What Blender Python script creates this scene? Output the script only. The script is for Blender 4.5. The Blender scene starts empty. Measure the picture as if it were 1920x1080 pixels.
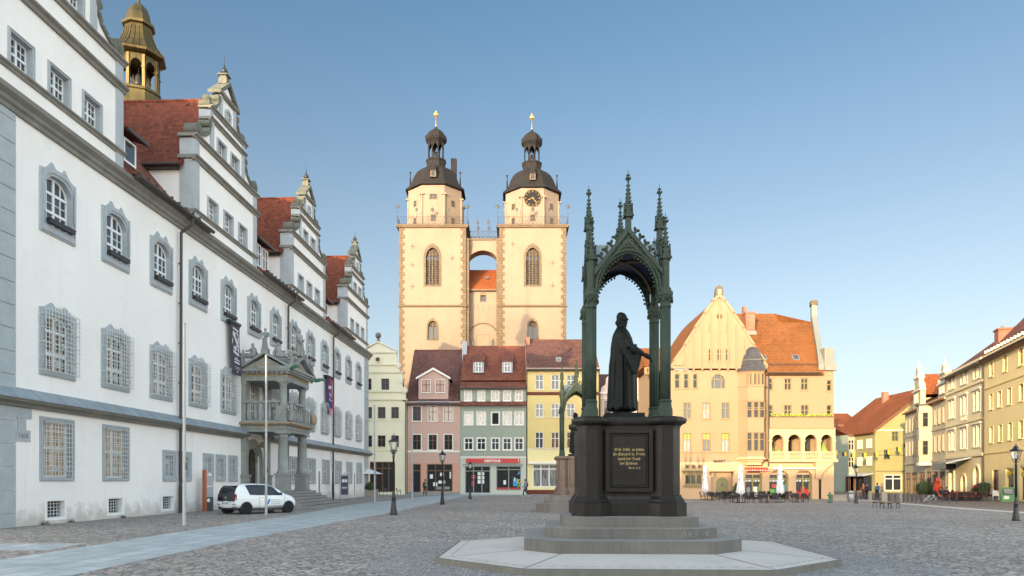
import bpy, math, random
from mathutils import Vector, Matrix
random.seed(7)
R=math.radians; PI=math.pi; cos=math.cos; sin=math.sin
scene=bpy.context.scene
COL=bpy.data.collections.new('market_square'); scene.collection.children.link(COL)
F=1380.0; HZ=902.0; EYE=1.6
def gp(u,v):            # ground point from a photo measurement
    Y=EYE*F/(v-HZ); return ((u-960)*Y/F, Y)
# ------------------------------------------------------------------ materials
MATS={}
class NT:
    def __init__(s,name):
        m=bpy.data.materials.new(name); m.use_nodes=True; s.m=m; s.t=m.node_tree; s.b=s.t.nodes['Principled BSDF']; MATS[name]=m
    def n(s,typ,**kw):
        nd=s.t.nodes.new(typ)
        for k,v in kw.items():
            if k in nd.inputs.keys(): nd.inputs[k].default_value=v
            else: setattr(nd,k,v)
        return nd
    def l(s,a,b): s.t.links.new(a,b)
    def coord(s,sc=(1,1,1),kind='Object'):
        c=s.n('ShaderNodeTexCoord'); mp=s.n('ShaderNodeMapping'); mp.inputs['Scale'].default_value=sc
        s.l(c.outputs[kind],mp.inputs['Vector']); return mp.outputs['Vector']
    def noise(s,vec,scale,detail=4,rough=.6):
        q=s.n('ShaderNodeTexNoise',Scale=scale,Detail=detail,Roughness=rough); s.l(vec,q.inputs['Vector']); return q
    def ramp(s,fac,stops):
        r=s.n('ShaderNodeValToRGB'); el=r.color_ramp.elements
        while len(el)<len(stops): el.new(.5)
        for e,(p,c) in zip(el,stops):
            e.position=p; e.color=(c[0],c[1],c[2],1) if not isinstance(c,(int,float)) else (c,c,c,1)
        s.l(fac,r.inputs['Fac']); return r.outputs['Color']
    def mix(s,fac,a,b,mode='MIX'):
        x=s.n('ShaderNodeMix',data_type='RGBA',blend_type=mode)
        if isinstance(fac,(int,float)): x.inputs[0].default_value=fac
        else: s.l(fac,x.inputs[0])
        for i,v in ((6,a),(7,b)):
            if isinstance(v,tuple): x.inputs[i].default_value=(v[0],v[1],v[2],1)
            else: s.l(v,x.inputs[i])
        return x.outputs[2]
    def math(s,op,a,b=None):
        x=s.n('ShaderNodeMath',operation=op)
        for i,v in enumerate((a,b)):
            if v is None: continue
            if isinstance(v,(int,float)): x.inputs[i].default_value=v
            else: s.l(v,x.inputs[i])
        return x.outputs[0]
    def bump(s,h,strength=.3,dist=.02):
        b=s.n('ShaderNodeBump',Strength=strength,Distance=dist); s.l(h,b.inputs['Height']); s.l(b.outputs['Normal'],s.b.inputs['Normal'])
    def col(s,c): 
        if isinstance(c,tuple): s.b.inputs['Base Color'].default_value=(c[0],c[1],c[2],1)
        else: s.l(c,s.b.inputs['Base Color'])
    def set(s,**k):
        for a,v in k.items(): s.b.inputs[a.replace('_',' ')].default_value=v
def k3(c,f): return tuple(min(1,x*f) for x in c)
def plaster(name,c,var=.10,bump=.25,rough=.9,streak=.08,fine=60):
    q=NT(name); v=q.coord()
    n1=q.noise(v,.35,5); n2=q.noise(v,3.2,5); n3=q.noise(q.coord((1.4,1.4,.10)),1.5,4)
    a=q.mix(q.ramp(n1.outputs[0],[(.3,0),(.7,1)]),k3(c,1-var),k3(c,1+var*.5))
    b=q.mix(q.math('MULTIPLY',q.ramp(n2.outputs[0],[(.45,0),(.75,1)]),.5),a,k3(c,1-var*1.2))
    d=q.mix(q.math('MULTIPLY',q.ramp(n3.outputs[0],[(.5,0),(.8,1)]),streak*4),b,k3((c[0]*.8,c[1]*.78,c[2]*.75),1))
    q.col(d); q.set(Roughness=rough)
    nf=q.noise(v,fine,3); q.bump(q.math('ADD',nf.outputs[0],q.math('MULTIPLY',n2.outputs[0],1.5)),bump,.012)
    return q.m
def stone(name,c,var=.25,scale=2.5,rough=.85,bump=.35):
    q=NT(name); v=q.coord(); n1=q.noise(v,scale,6,.65); n2=q.noise(v,scale*9,4)
    a=q.mix(q.ramp(n1.outputs[0],[(.3,0),(.7,1)]),k3(c,1-var),k3(c,1+var*.7))
    b=q.mix(q.math('MULTIPLY',n2.outputs[0],.5),a,k3(c,1-var))
    q.col(b); q.set(Roughness=rough); q.bump(n2.outputs[0],bump,.01); return q.m
def flat(name,c,rough=.5,metal=0,var=.06,scale=6,**kw):
    q=NT(name); n=q.noise(q.coord(),scale,4); q.col(q.mix(n.outputs[0],k3(c,1-var),k3(c,1+var)))
    q.set(Roughness=rough,Metallic=metal,**kw); return q.m
def tiles(name,c,axis='x',w=.20,h=.16,var=.35,patch=.5,bump=.6):
    q=NT(name); tc=q.n('ShaderNodeTexCoord'); sp=q.n('ShaderNodeSeparateXYZ'); q.l(tc.outputs['Object'],sp.inputs[0])
    cb=q.n('ShaderNodeCombineXYZ'); q.l(sp.outputs['X' if axis=='x' else 'Y'],cb.inputs[0]); q.l(sp.outputs['Z'],cb.inputs[1])
    br=q.n('ShaderNodeTexBrick'); q.l(cb.outputs[0],br.inputs['Vector'])
    br.inputs['Scale'].default_value=1; br.inputs['Brick Width'].default_value=w; br.inputs['Row Height'].default_value=h
    br.inputs['Mortar Size'].default_value=.012; br.inputs['Mortar Smooth'].default_value=.3
    br.inputs['Color1'].default_value=(*k3(c,1+var),1); br.inputs['Color2'].default_value=(*k3(c,1-var),1); br.inputs['Mortar'].default_value=(*k3(c,.3),1)
    n=q.noise(tc.outputs['Object'],.7,6,.7); n2=q.noise(tc.outputs['Object'],.25,3)
    a=q.mix(q.math('MULTIPLY',q.ramp(n.outputs[0],[(.42,0),(.7,1)]),patch),br.outputs['Color'],k3((c[0]*.7,c[1]*.85,c[2]*.9),.62))
    a=q.mix(q.math('MULTIPLY',q.ramp(n2.outputs[0],[(.4,0),(.65,1)]),.4),a,k3(c,1.25))
    q.col(a); q.set(Roughness=.85); q.b.inputs['Specular IOR Level'].default_value=.2
    fr=q.math('FRACT',q.math('DIVIDE',sp.outputs['Z'],h)); q.bump(q.math('SUBTRACT',q.math('MULTIPLY',br.outputs['Fac'],-.4),fr),bump,.03)
    return q.m
def brick(name,c1,c2,mort,w,h,rough=.85,axis='xz',ms=.012,bump=.4,var=.3,nscale=1.2):
    q=NT(name); tc=q.n('ShaderNodeTexCoord'); sp=q.n('ShaderNodeSeparateXYZ'); q.l(tc.outputs['Object'],sp.inputs[0])
    cb=q.n('ShaderNodeCombineXYZ'); q.l(sp.outputs[axis[0].upper()],cb.inputs[0]); q.l(sp.outputs[axis[1].upper()],cb.inputs[1])
    br=q.n('ShaderNodeTexBrick'); q.l(cb.outputs[0],br.inputs['Vector']); br.inputs['Scale'].default_value=1
    br.inputs['Brick Width'].default_value=w; br.inputs['Row Height'].default_value=h; br.inputs['Mortar Size'].default_value=ms
    br.inputs['Color1'].default_value=(*c1,1); br.inputs['Color2'].default_value=(*c2,1); br.inputs['Mortar'].default_value=(*mort,1)
    n=q.noise(tc.outputs['Object'],nscale,6,.65)
    q.col(q.mix(q.math('MULTIPLY',q.ramp(n.outputs[0],[(.4,0),(.7,1)]),var*1.6),br.outputs['Color'],k3(c2,.7))); q.set(Roughness=rough)
    n2=q.noise(tc.outputs['Object'],30,3)
    q.bump(q.math('ADD',q.math('MULTIPLY',br.outputs['Fac'],-1),q.math('MULTIPLY',n2.outputs[0],.4)),bump,.015); return q.m
def glass(name,c=(.035,.045,.055),rough=.04,wob=.08,curt_or_refl=None,spec=.55):
    q=NT(name); v=q.coord(); n=q.noise(v,1.7,2); q.set(Roughness=rough); q.b.inputs['Specular IOR Level'].default_value=spec
    if curt_or_refl:
        n2=q.noise(q.coord((5,5,.4)),1.6,3); q.col(q.mix(q.ramp(n2.outputs[0],[(.42,0),(.55,1)]),c,curt_or_refl))
    else: q.col(q.mix(n.outputs[0],k3(c,.7),k3(c,1.4)))
    q.bump(n.outputs[0],wob,.05); return q.m
def ground_cobble(name,scale,c1,c2,joint,rough=.75,bump=.8):
    q=NT(name); v=q.coord((1,1,1)); nz=q.noise(v,1.3,2)
    vv=q.mix(.05,v,nz.outputs['Color'],'ADD')
    e=q.n('ShaderNodeTexVoronoi',feature='DISTANCE_TO_EDGE',Scale=scale,Randomness=.8); q.l(vv,e.inputs['Vector'])
    f=q.n('ShaderNodeTexVoronoi',feature='F1',Scale=scale,Randomness=.8); q.l(vv,f.inputs['Vector'])
    sp=q.n('ShaderNodeSeparateColor'); q.l(f.outputs['Color'],sp.inputs[0])
    a=q.ramp(sp.outputs[0],[(.0,k3(c1,.62)),(.3,c1),(.55,c2),(.8,k3(c2,1.25)),(1,(c1[0]*1.25,c1[1]*1.02,c1[2]*.92))])
    big=q.noise(v,.16,5,.65); a=q.mix(q.math('MULTIPLY',q.ramp(big.outputs[0],[(.35,0),(.7,1)]),.55),a,k3(c1,.55))
    j=q.ramp(e.outputs[0],[(.02,0),(.14,1)])
    q.col(q.mix(j,joint,a)); q.set(Roughness=rough)
    nf=q.noise(v,45,3); hh=q.math('ADD',q.ramp(e.outputs[0],[(.0,0),(.12,.75),(.4,1)]),q.math('MULTIPLY',nf.outputs[0],.12))
    q.bump(hh,bump,.035); return q.m
# ------------------------------------------------------------------ mesh builder
class MB:
    def __init__(s,m=None): s.v=[]; s.f=[]; s.fm=[]; s.fs=[]; s.mats=[]; s.m=m; s.sm=False; s.X=None
    def _mi(s):
        if s.m not in s.mats: s.mats.append(s.m)
        return s.mats.index(s.m)
    def add(s,vs,fs,sm=None):
        o=len(s.v)
        if s.X is not None: vs=[tuple(s.X@Vector(p)) for p in vs]
        s.v+= [tuple(p) for p in vs]; mi=s._mi(); sm=s.sm if sm is None else sm
        for f in fs: s.f.append([i+o for i in f]); s.fm.append(mi); s.fs.append(sm)
        return s
    def box(s,x0,x1,y0,y1,z0,z1):
        return s.add([(x0,y0,z0),(x1,y0,z0),(x1,y1,z0),(x0,y1,z0),(x0,y0,z1),(x1,y0,z1),(x1,y1,z1),(x0,y1,z1)],
            [(0,3,2,1),(4,5,6,7),(0,1,5,4),(1,2,6,5),(2,3,7,6),(3,0,4,7)])
    def cbox(s,c,d): return s.box(c[0]-d[0]/2,c[0]+d[0]/2,c[1]-d[1]/2,c[1]+d[1]/2,c[2]-d[2]/2,c[2]+d[2]/2)
    def face(s,pts): return s.add(pts,[tuple(range(len(pts)))])
    def prism(s,pts,plane,a,b,sm=False):
        n=len(pts)
        def P(p,t): return {'xz':(p[0],t,p[1]),'xy':(p[0],p[1],t),'yz':(t,p[0],p[1])}[plane]
        vs=[P(p,a) for p in pts]+[P(p,b) for p in pts]
        s.add(vs,[tuple(range(n-1,-1,-1)),tuple(range(n,2*n))],False)
        o=len(s.v)-2*n; mi=s._mi()
        for i in range(n):
            s.f.append([o+i,o+(i+1)%n,o+n+(i+1)%n,o+n+i]); s.fm.append(mi); s.fs.append(sm)
        return s
    def ring(s,out,inn,y0,y1):          # facade frame with matched outlines in xz
        n=len(out); vs=[(p[0],y0,p[1]) for p in out]+[(p[0],y0,p[1]) for p in inn]+[(p[0],y1,p[1]) for p in out]+[(p[0],y1,p[1]) for p in inn]
        fs=[]
        for i in range(n):
            j=(i+1)%n
            fs+=[(i,j,n+j,n+i),(i,2*n+i,2*n+j,j),(n+i,n+j,3*n+j,3*n+i)]
        return s.add(vs,fs)
    def tube(s,p0,p1,r0,r1=None,n=8,caps=True,sm=True):
        r1=r0 if r1 is None else r1; p0=Vector(p0); p1=Vector(p1); d=(p1-p0)
        if d.length<1e-6: return s
        d.normalize(); a=d.orthogonal().normalized(); b=d.cross(a)
        vs=[]
        for p,r in ((p0,r0),(p1,r1)):
            for i in range(n):
                t=2*PI*i/n; vs.append(p+a*r*cos(t)+b*r*sin(t))
        s.add(vs,[(i,(i+1)%n,n+(i+1)%n,n+i) for i in range(n)],sm)
        if caps: s.add(vs,[tuple(range(n-1,-1,-1)),tuple(range(n,2*n))],False)
        return s
    def path(s,pts,r,n=6):
        for i in range(len(pts)-1):
            s.tube(pts[i],pts[i+1],r if not isinstance(r,list) else r[i],None if not isinstance(r,list) else r[i+1],n)
        return s
    def lathe(s,prof,n=16,c=(0,0,0),sm=True,rot=0,sx=1,sy=1,cap=True):
        vs=[];k=len(prof)
        for r,z in prof:
            for i in range(n):
                t=2*PI*i/n+rot; vs.append((c[0]+r*cos(t)*sx,c[1]+r*sin(t)*sy,c[2]+z))
        fs=[]
        for j in range(k-1):
            for i in range(n): fs.append((j*n+i,j*n+(i+1)%n,(j+1)*n+(i+1)%n,(j+1)*n+i))
        s.add(vs,fs,sm)
        if cap:
            o=len(s.v)-k*n; mi=s._mi()
            for idx in ([o+i for i in range(n-1,-1,-1)],[o+(k-1)*n+i for i in range(n)]): s.f.append(idx); s.fm.append(mi); s.fs.append(False)
        return s
    def ball(s,c,r,n=10,m=7):
        if isinstance(r,(int,float)): r=(r,r,r)
        vs=[];fs=[]
        for j in range(m+1):
            ph=-PI/2+PI*j/m
            for i in range(n): vs.append((c[0]+r[0]*cos(ph)*cos(2*PI*i/n),c[1]+r[1]*cos(ph)*sin(2*PI*i/n),c[2]+r[2]*sin(ph)))
        for j in range(m):
            for i in range(n): fs.append((j*n+i,j*n+(i+1)%n,(j+1)*n+(i+1)%n,(j+1)*n+i))
        return s.add(vs,fs,True)
    def wall(s,x0,x1,z0,z1,holes=(),y=0.,d=.25):     # front face with rectangular openings and their reveals
        xs=sorted({x0,x1}|{h[i] for h in holes for i in (0,1) if x0<h[i]<x1}); zs=sorted({z0,z1}|{h[i] for h in holes for i in (2,3) if z0<h[i]<z1})
        for j in range(len(zs)-1):
            run=None
            for i in range(len(xs)-1):
                cx=(xs[i]+xs[i+1])/2; cz=(zs[j]+zs[j+1])/2
                solid=not any(h[0]<cx<h[1] and h[2]<cz<h[3] for h in holes)
                if solid and run is None: run=xs[i]
                if run is not None and (not solid or i==len(xs)-2):
                    e=xs[i] if not solid else xs[i+1]
                    s.face([(run,y,zs[j]),(e,y,zs[j]),(e,y,zs[j+1]),(run,y,zs[j+1])]); run=None
        for a,b,c,e in holes:
            c=max(c,z0); 
            s.face([(a,y,c),(a,y+d,c),(a,y+d,e),(a,y,e)][::-1]); s.face([(b,y,c),(b,y+d,c),(b,y+d,e),(b,y,e)])
            s.face([(a,y,e),(b,y,e),(b,y+d,e),(a,y+d,e)]); s.face([(a,y,c),(b,y,c),(b,y+d,c),(a,y+d,c)][::-1])
        return s
    def mesh(s,name):
        me=bpy.data.meshes.new(name); me.from_pydata(s.v,[],s.f)
        for m in s.mats: me.materials.append(MATS[m])
        me.polygons.foreach_set('material_index',s.fm); me.polygons.foreach_set('use_smooth',s.fs); me.update(); return me
def link(o,parent=None):
    COL.objects.link(o)
    if parent is not None: o.parent=parent
    return o
def part(name,mb,parent,loc=(0,0,0),rz=0,label=None):
    me=mb if isinstance(mb,bpy.types.Mesh) else mb.mesh(name)
    o=bpy.data.objects.new(name,me); o.location=loc; o.rotation_euler=(0,0,rz)
    if label: o['label']=label
    return link(o,parent)
def tag(o,label,cat,group=None):
    o['label']=label; o['category']=cat
    if group: o['group']=group
    return o
def thing(name,label,cat,loc=(0,0,0),rz=0,group=None):
    o=bpy.data.objects.new(name,None); o.location=loc; o.rotation_euler=(0,0,rz); o.empty_display_size=.3
    return tag(link(o),label,cat,group)
def single(name,mb,label,cat,loc=(0,0,0),rz=0,group=None): return tag(part(name,mb,None,loc,rz),label,cat,group)
def dup(root,loc,rz=None,label=None,sc=None):
    def cp(o,p):
        c=o.copy(); COL.objects.link(c)
        if p is not None: c.parent=p
        for ch in o.children: cp(ch,c)
        return c
    r=cp(root,None); r.location=loc
    if rz is not None: r.rotation_euler=(0,0,rz)
    if label: r['label']=label
    if sc: r.scale=(sc,)*3
    return r
def struct(name,mb,stuff=False):
    o=part(name,mb,None); o['kind']='stuff' if stuff else 'structure'; return o
def add_text(body,size,m,parent,loc,rot=(PI/2,0,0),name='lettering',align='CENTER',ext=.004,shear=0,sx=1,bold=0):
    cu=bpy.data.curves.new(name,'FONT'); cu.body=body; cu.size=size; cu.align_x=align; cu.extrude=ext; cu.shear=shear; cu.offset=bold
    tmp=bpy.data.objects.new(name,cu); COL.objects.link(tmp)
    dg=bpy.context.evaluated_depsgraph_get(); dg.update(); me=bpy.data.meshes.new_from_object(tmp.evaluated_get(dg)); me.name=name
    bpy.data.objects.remove(tmp); me.materials.clear(); me.materials.append(MATS[m])
    o=bpy.data.objects.new(name,me); o.location=loc; o.rotation_euler=rot; o.scale=(sx,1,1); return link(o,parent)
def evalmesh(o,name):       # bake modifiers of a temporary object into a plain mesh
    COL.objects.link(o); dg=bpy.context.evaluated_depsgraph_get(); dg.update()
    me=bpy.data.meshes.new_from_object(o.evaluated_get(dg)); me.name=name; bpy.data.objects.remove(o); return me
def arc(cx,cz,r,a0,a1,n): return [(cx+r*cos(R(a0+(a1-a0)*i/n)),cz+r*sin(R(a0+(a1-a0)*i/n))) for i in range(n+1)]
def skin_mesh(name,pts,edges,rad,m,sub=2,vox=None):
    me=bpy.data.meshes.new(name); me.from_pydata(pts,edges,[]); o=bpy.data.objects.new(name,me)
    COL.objects.link(o); o.modifiers.new('s','SKIN'); 
    sv=me.skin_vertices[0].data
    for i,r in enumerate(rad): sv[i].radius=(r,r) if isinstance(r,(int,float)) else r
    sv[0].use_root=True
    ss=o.modifiers.new('u','SUBSURF'); ss.levels=sub; ss.render_levels=sub
    COL.objects.unlink(o); res=evalmesh(o,name); res.materials.clear(); res.materials.append(MATS[m])
    for p in res.polygons: p.use_smooth=True
    return res
# ------------------------------------------------------------------ camera, light, sky
cam=bpy.data.cameras.new('camera'); cam.lens=F/1920*36; cam.sensor_width=36; cam.shift_y=(HZ-540)/1920; cam.clip_end=4000
co=bpy.data.objects.new('camera',cam); co.location=(0,0,EYE); co.rotation_euler=(PI/2,0,0); COL.objects.link(co); scene.camera=co
SUN_EL=7.4; SUN_AZ=26         # light travels towards +y, a little towards +x
w=bpy.data.worlds.new('World'); scene.world=w; w.use_nodes=True; nt=w.node_tree; bg=nt.nodes['Background']
sky=nt.nodes.new('ShaderNodeTexSky'); sky.sky_type='NISHITA'; sky.sun_disc=False; sky.sun_elevation=R(SUN_EL); sky.sun_rotation=R(180+SUN_AZ)
sky.air_density=1.0; sky.dust_density=.6; sky.ozone_density=1.6; sky.altitude=80
def wn(t,**k):
    n_=nt.nodes.new(t)
    for a_,v_ in k.items(): setattr(n_,a_,v_)
    return n_
# evening sky: warm gain added behind camera fills shaded walls, paler near the horizon
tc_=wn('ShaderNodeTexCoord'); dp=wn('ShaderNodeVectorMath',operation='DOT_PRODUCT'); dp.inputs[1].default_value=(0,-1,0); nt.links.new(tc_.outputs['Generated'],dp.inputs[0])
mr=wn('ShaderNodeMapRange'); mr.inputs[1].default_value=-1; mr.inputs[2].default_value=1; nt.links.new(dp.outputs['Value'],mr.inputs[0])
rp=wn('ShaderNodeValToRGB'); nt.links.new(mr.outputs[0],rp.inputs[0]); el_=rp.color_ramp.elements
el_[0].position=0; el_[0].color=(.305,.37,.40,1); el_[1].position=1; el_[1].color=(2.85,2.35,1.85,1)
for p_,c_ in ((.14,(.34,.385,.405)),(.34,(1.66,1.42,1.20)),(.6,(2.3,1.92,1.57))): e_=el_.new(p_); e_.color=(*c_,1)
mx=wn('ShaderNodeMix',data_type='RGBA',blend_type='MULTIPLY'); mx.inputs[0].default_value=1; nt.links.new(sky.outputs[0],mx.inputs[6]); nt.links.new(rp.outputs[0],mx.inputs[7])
sp2=wn('ShaderNodeSeparateXYZ'); nt.links.new(tc_.outputs['Generated'],sp2.inputs[0]); mr2=wn('ShaderNodeMapRange'); mr2.inputs[1].default_value=0; mr2.inputs[2].default_value=.55; mr2.inputs[3].default_value=.85; mr2.inputs[4].default_value=0; nt.links.new(sp2.outputs['Z'],mr2.inputs[0])
bw=wn('ShaderNodeHueSaturation'); bw.inputs['Saturation'].default_value=.25; nt.links.new(mx.outputs[2],bw.inputs['Color'])
tint=wn('ShaderNodeMix',data_type='RGBA',blend_type='MULTIPLY'); tint.inputs[0].default_value=1; tint.inputs[7].default_value=(.88,.835,.84,1); nt.links.new(bw.outputs[0],tint.inputs[6])
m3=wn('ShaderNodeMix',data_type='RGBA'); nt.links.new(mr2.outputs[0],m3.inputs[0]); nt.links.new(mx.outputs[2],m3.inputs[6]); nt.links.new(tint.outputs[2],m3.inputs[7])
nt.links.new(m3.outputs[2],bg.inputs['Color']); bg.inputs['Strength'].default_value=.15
sl=bpy.data.lights.new('sun','SUN'); sl.energy=2.0; sl.angle=R(.5); sl.color=(1,.75,.40)
so=bpy.data.objects.new('sun',sl); COL.objects.link(so)
el=R(SUN_EL); d=Vector((sin(R(SUN_AZ))*cos(el),cos(R(SUN_AZ))*cos(el),-sin(el))); so.rotation_euler=d.to_track_quat('-Z','Y').to_euler(); so.location=(-20,-20,60)
scene.view_settings.view_transform='Standard'; scene.view_settings.look='None'; scene.view_settings.gamma=1; scene.view_settings.exposure=2.0
# ------------------------------------------------------------------ materials
plaster('white_plaster',(.84,.83,.81),.035,.2,streak=.05)
q=NT('town_plaster'); v=q.coord(); tc=q.n('ShaderNodeTexCoord'); sp=q.n('ShaderNodeSeparateXYZ'); q.l(tc.outputs['Object'],sp.inputs[0])
n1=q.noise(v,.22,5,.6); n2=q.noise(v,2.4,6,.65); n3=q.noise(q.coord((2.2,2.2,.12)),1.6,5,.6); n4=q.noise(v,.9,4)
a=q.mix(q.ramp(n1.outputs[0],[(.35,0),(.65,1)]),(.81,.78,.75),(.88,.85,.82)); a=q.mix(q.math('MULTIPLY',q.ramp(n2.outputs[0],[(.55,0),(.8,1)]),.35),a,(.68,.66,.62))
a=q.mix(q.math('MULTIPLY',q.ramp(n3.outputs[0],[(.56,0),(.76,1)]),.24),a,(.60,.585,.55)); a=q.mix(q.math('MULTIPLY',q.ramp(n4.outputs[0],[(.66,0),(.70,1)]),.35),a,(.72,.705,.66))
gz=q.math('SUBTRACT',q.math('MULTIPLY',n2.outputs[0],1.9),sp.outputs['Z']); a=q.mix(q.math('MULTIPLY',q.ramp(gz,[(.2,0),(.85,1)]),.7),a,(.42,.39,.335))
q.col(a); q.set(Roughness=.9); q.bump(q.math('ADD',q.math('MULTIPLY',n2.outputs[0],1.6),q.math('MULTIPLY',n1.outputs[0],3)),.35,.02)
stone('grey_stone',(.40,.435,.46),.16,1.6)
stone('stone_trim',(.23,.22,.195),.30,1.2)
stone('lichen_stone',(.145,.15,.12),.35,3)
flat('black_metal',(.02,.021,.023),.45)
flat('white_paint',(.78,.79,.79),.45,var=.03)
flat('grille_paint',(.60,.61,.60),.5)
glass('pane_glass',(.05,.06,.07))
glass('warm_glass',(.05,.045,.04),curt_or_refl=(.24,.15,.08))
glass('gold_reflect_glass',(.30,.20,.11),curt_or_refl=(.62,.44,.26))  # golden reflection of the sunlit houses opposite put into the pane colour
glass('dark_glass',(.02,.022,.025))
flat('dark_void',(.012,.012,.013),.9)
tiles('roof_tile_y',(.165,.046,.025),'y',.24,.20)
tiles('roof_tile_x',(.19,.065,.042),'x',.24,.20)
tiles('dark_tile_x',(.135,.062,.05),'x',.22,.18,.3)
tiles('bright_tile_x',(.25,.072,.024),'x',.22,.17,.2,.25)
tiles('bright_tile_y',(.25,.072,.024),'y',.22,.17,.2,.25)
flat('drain_pipe',(.045,.035,.03),.5)
brick('lead_sheet',(.29,.33,.36),(.24,.28,.31),(.12,.14,.15),1.3,9,.6,'xz',.03,.5,.5,2)
q=NT('copper_gold'); n=q.noise(q.coord((1,1,.3)),2.2,5); q.col(q.ramp(n.outputs[0],[(.3,(.06,.048,.02)),(.6,(.12,.088,.03)),(.8,(.04,.042,.03))])); q.set(Roughness=.4,Metallic=.7)
flat('gold_leaf',(.85,.55,.15),.3,.9)
ground_cobble('cobbles',6.3,(.345,.30,.265),(.425,.37,.325),(.12,.10,.088))
ground_cobble('small_setts',12,(.29,.275,.26),(.36,.34,.32),(.10,.09,.085),bump=.5)
ground_cobble('brown_paving',6,(.25,.19,.15),(.30,.225,.175),(.09,.07,.055),bump=.4)
brick('path_slabs',(.43,.455,.455),(.345,.375,.38),(.13,.135,.135),1.15,.62,.7,'yx',.016,.45,.6,1.4)
brick('light_slabs',(.60,.54,.46),(.54,.48,.41),(.3,.27,.23),1.3,.7,.7,'yx',.012,.3,.3)
# ------------------------------------------------------------------ ground
CX0,CY0=2.47,16.05
def sheet(name,pts,z,m):
    mb=MB(m); mb.face([(x,y,z) for x,y in pts]); return struct(name,mb)
sheet('ground',[(-900,-500),(900,-500),(900,1500),(-900,1500)],0,'cobbles')
sheet('footpath',[gp(-160,1096),gp(136,1079),gp(469,1009),gp(731,962),gp(872,930.5),(2.5,84),(-6,84),gp(800,930.5),gp(656,947),gp(558,965),gp(347,996),gp(0,1050),gp(-160,1071)],.004,'path_slabs')
sheet('setts_apron',[(CX0+a,CY0+b) for a,b in ((5.4,-2.9),(5.2,2.6),(2.9,5.1),(-2.6,5.0),(-5.0,2.7),(-5.2,-2.9),(-3.2,-5.2),(3.2,-5.4))],.003,'small_setts')
sheet('side_path',[gp(-200,1019),gp(155,1019),gp(90,1032),gp(-200,1032)],.004,'path_slabs')
sheet('house_pavement',[(-30,83.99),(14,83.99),(14,89),(-30,89)],.004,'path_slabs')
sheet('paving_strip',[(29.0,66),(28.95,62.5),(26.0,43.6),(25.2,34),(24.2,20),(25.3,20),(26.2,34),(26.9,43.6),(29.75,62.5),(29.8,66)],.004,'light_slabs')
sheet('street_pavement',[(29.8,66),(29.75,62.5),(26.9,43.6),(26.2,34),(25.3,20),(60,20),(70,140),(40,140)],.002,'brown_paving')
# ------------------------------------------------------------------ town hall
TH_R=PI/2-math.atan(.0417)
th=thing('town_hall','long white town hall with stepped scroll gables, grey stone window surrounds and red tiled roof','town hall',(-17.3,25.68,0),TH_R)
L0,L1=-1.9,51.76; EV=14.95; DEP=18.4; RID=25.8
UPX=[2.165+3.783*k for k in range(13)]; GC=[2.27,17.3,32.2,47.2]; GH=4.19
def mirror(right): return right+[(-x,z) for x,z in right[::-1] if abs(x)>1e-6]
# curtain-arched surround: outer outline (cusped) and the opening inside it, listed point for point
def curtain(w,h,cus):
    r=[(w,0),(w,h),(w*.86,h+.02),(w*.70,h+.07),(w*.55,h+.17),(w*.37,h+cus),(w*.30,h+cus*.75),(w*.18,h+cus*.56),(0,h+cus*.5)]
    return r
def curtain_in(w,z0,zs,zt):
    return [(w,z0),(w,zs),(w*.97,zs+(zt-zs)*.18),(w*.88,zs+(zt-zs)*.42),(w*.74,zs+(zt-zs)*.66),(w*.52,zs+(zt-zs)*.88),(w*.4,zs+(zt-zs)*.95),(w*.2,zs+(zt-zs)*.99),(0,zt)]
def loop(r): return r+[(-x,z) for x,z in r[::-1] if x>1e-6]
def shrink(r,d,dz=None):
    zm=max(z for x,z in r); z0=min(z for x,z in r); o=[]
    for x,z in r: o.append((max(0,x-d) if x>d else x*.3,(z0+d) if z==z0 else z-d*(.4 if x>.5 else 1)))
    return o
def arched_casement(op,mull,zbars,gl,y=.15):
    mb=MB('white_paint'); a=loop(op); b=loop(shrink(op,.07)); mb.ring(a,b,y,y+.07)
    def top(x):
        p=[(xx,z) for xx,z in op if z>op[0][1]]; 
        for (xa,za),(xb,zb) in zip(p,p[1:]):
            if xb<=abs(x)<=xa and xa>xb: return za+(zb-za)*(xa-abs(x))/(xa-xb)
        return p[0][1]
    z0=op[0][1]; w=op[0][0]
    for x,t in mull: mb.box(x-t,x+t,y-.012,y+.06,z0+.03,top(x)-.03)
    for z,t in zbars:
        ww=w-.03
        while ww>.1 and top(ww)<z+.02: ww-=.03
        mb.box(-ww,ww,y-.022,y+.058,z-t,z+t)
    for z in gl:
        ww=w-.04
        while ww>.1 and top(ww)<z+.02: ww-=.03
        mb.box(-ww,ww,y+.005,y+.05,z-.013,z+.013)
    return mb.mesh('casement')
def loop_pane(op,m,y=.185):
    mb=MB(m); mb.prism(loop(shrink(op,.03)),'xz',y,y+.03); return mb.mesh('pane')
upO=curtain(1.015,2.33,.38); upI=curtain_in(.79,.34,1.74,2.24)
mb=MB('grey_stone'); mb.ring(loop(upO),loop(upI),-.07,.27)
o2=[(x*.93,z-.06 if z>.1 else z+.06) for x,z in upO]; i2=[(x*1.14,z+.10 if z>.5 else z-.08) for x,z in upI]
mb.ring(loop(o2),loop(i2),-.11,-.06)
for s in (-1,1):
    mb.box(s*.88-.035,s*.88+.035,-.15,-.1,.75,2.28)
up_sur=mb.mesh('window'); up_cas=arched_casement(upI,[(0,.055),(-.40,.015),(.40,.015)],[(.92,.05),(1.62,.05)],[.62,1.27])
up_pane=loop_pane(upI,'pane_glass')
mb=MB('black_metal'); mb.box(-.72,.72,-.26,-.08,.36,.52); mb.box(-.74,.74,-.27,-.07,.50,.53); up_box=mb.mesh('flower_box')
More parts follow.
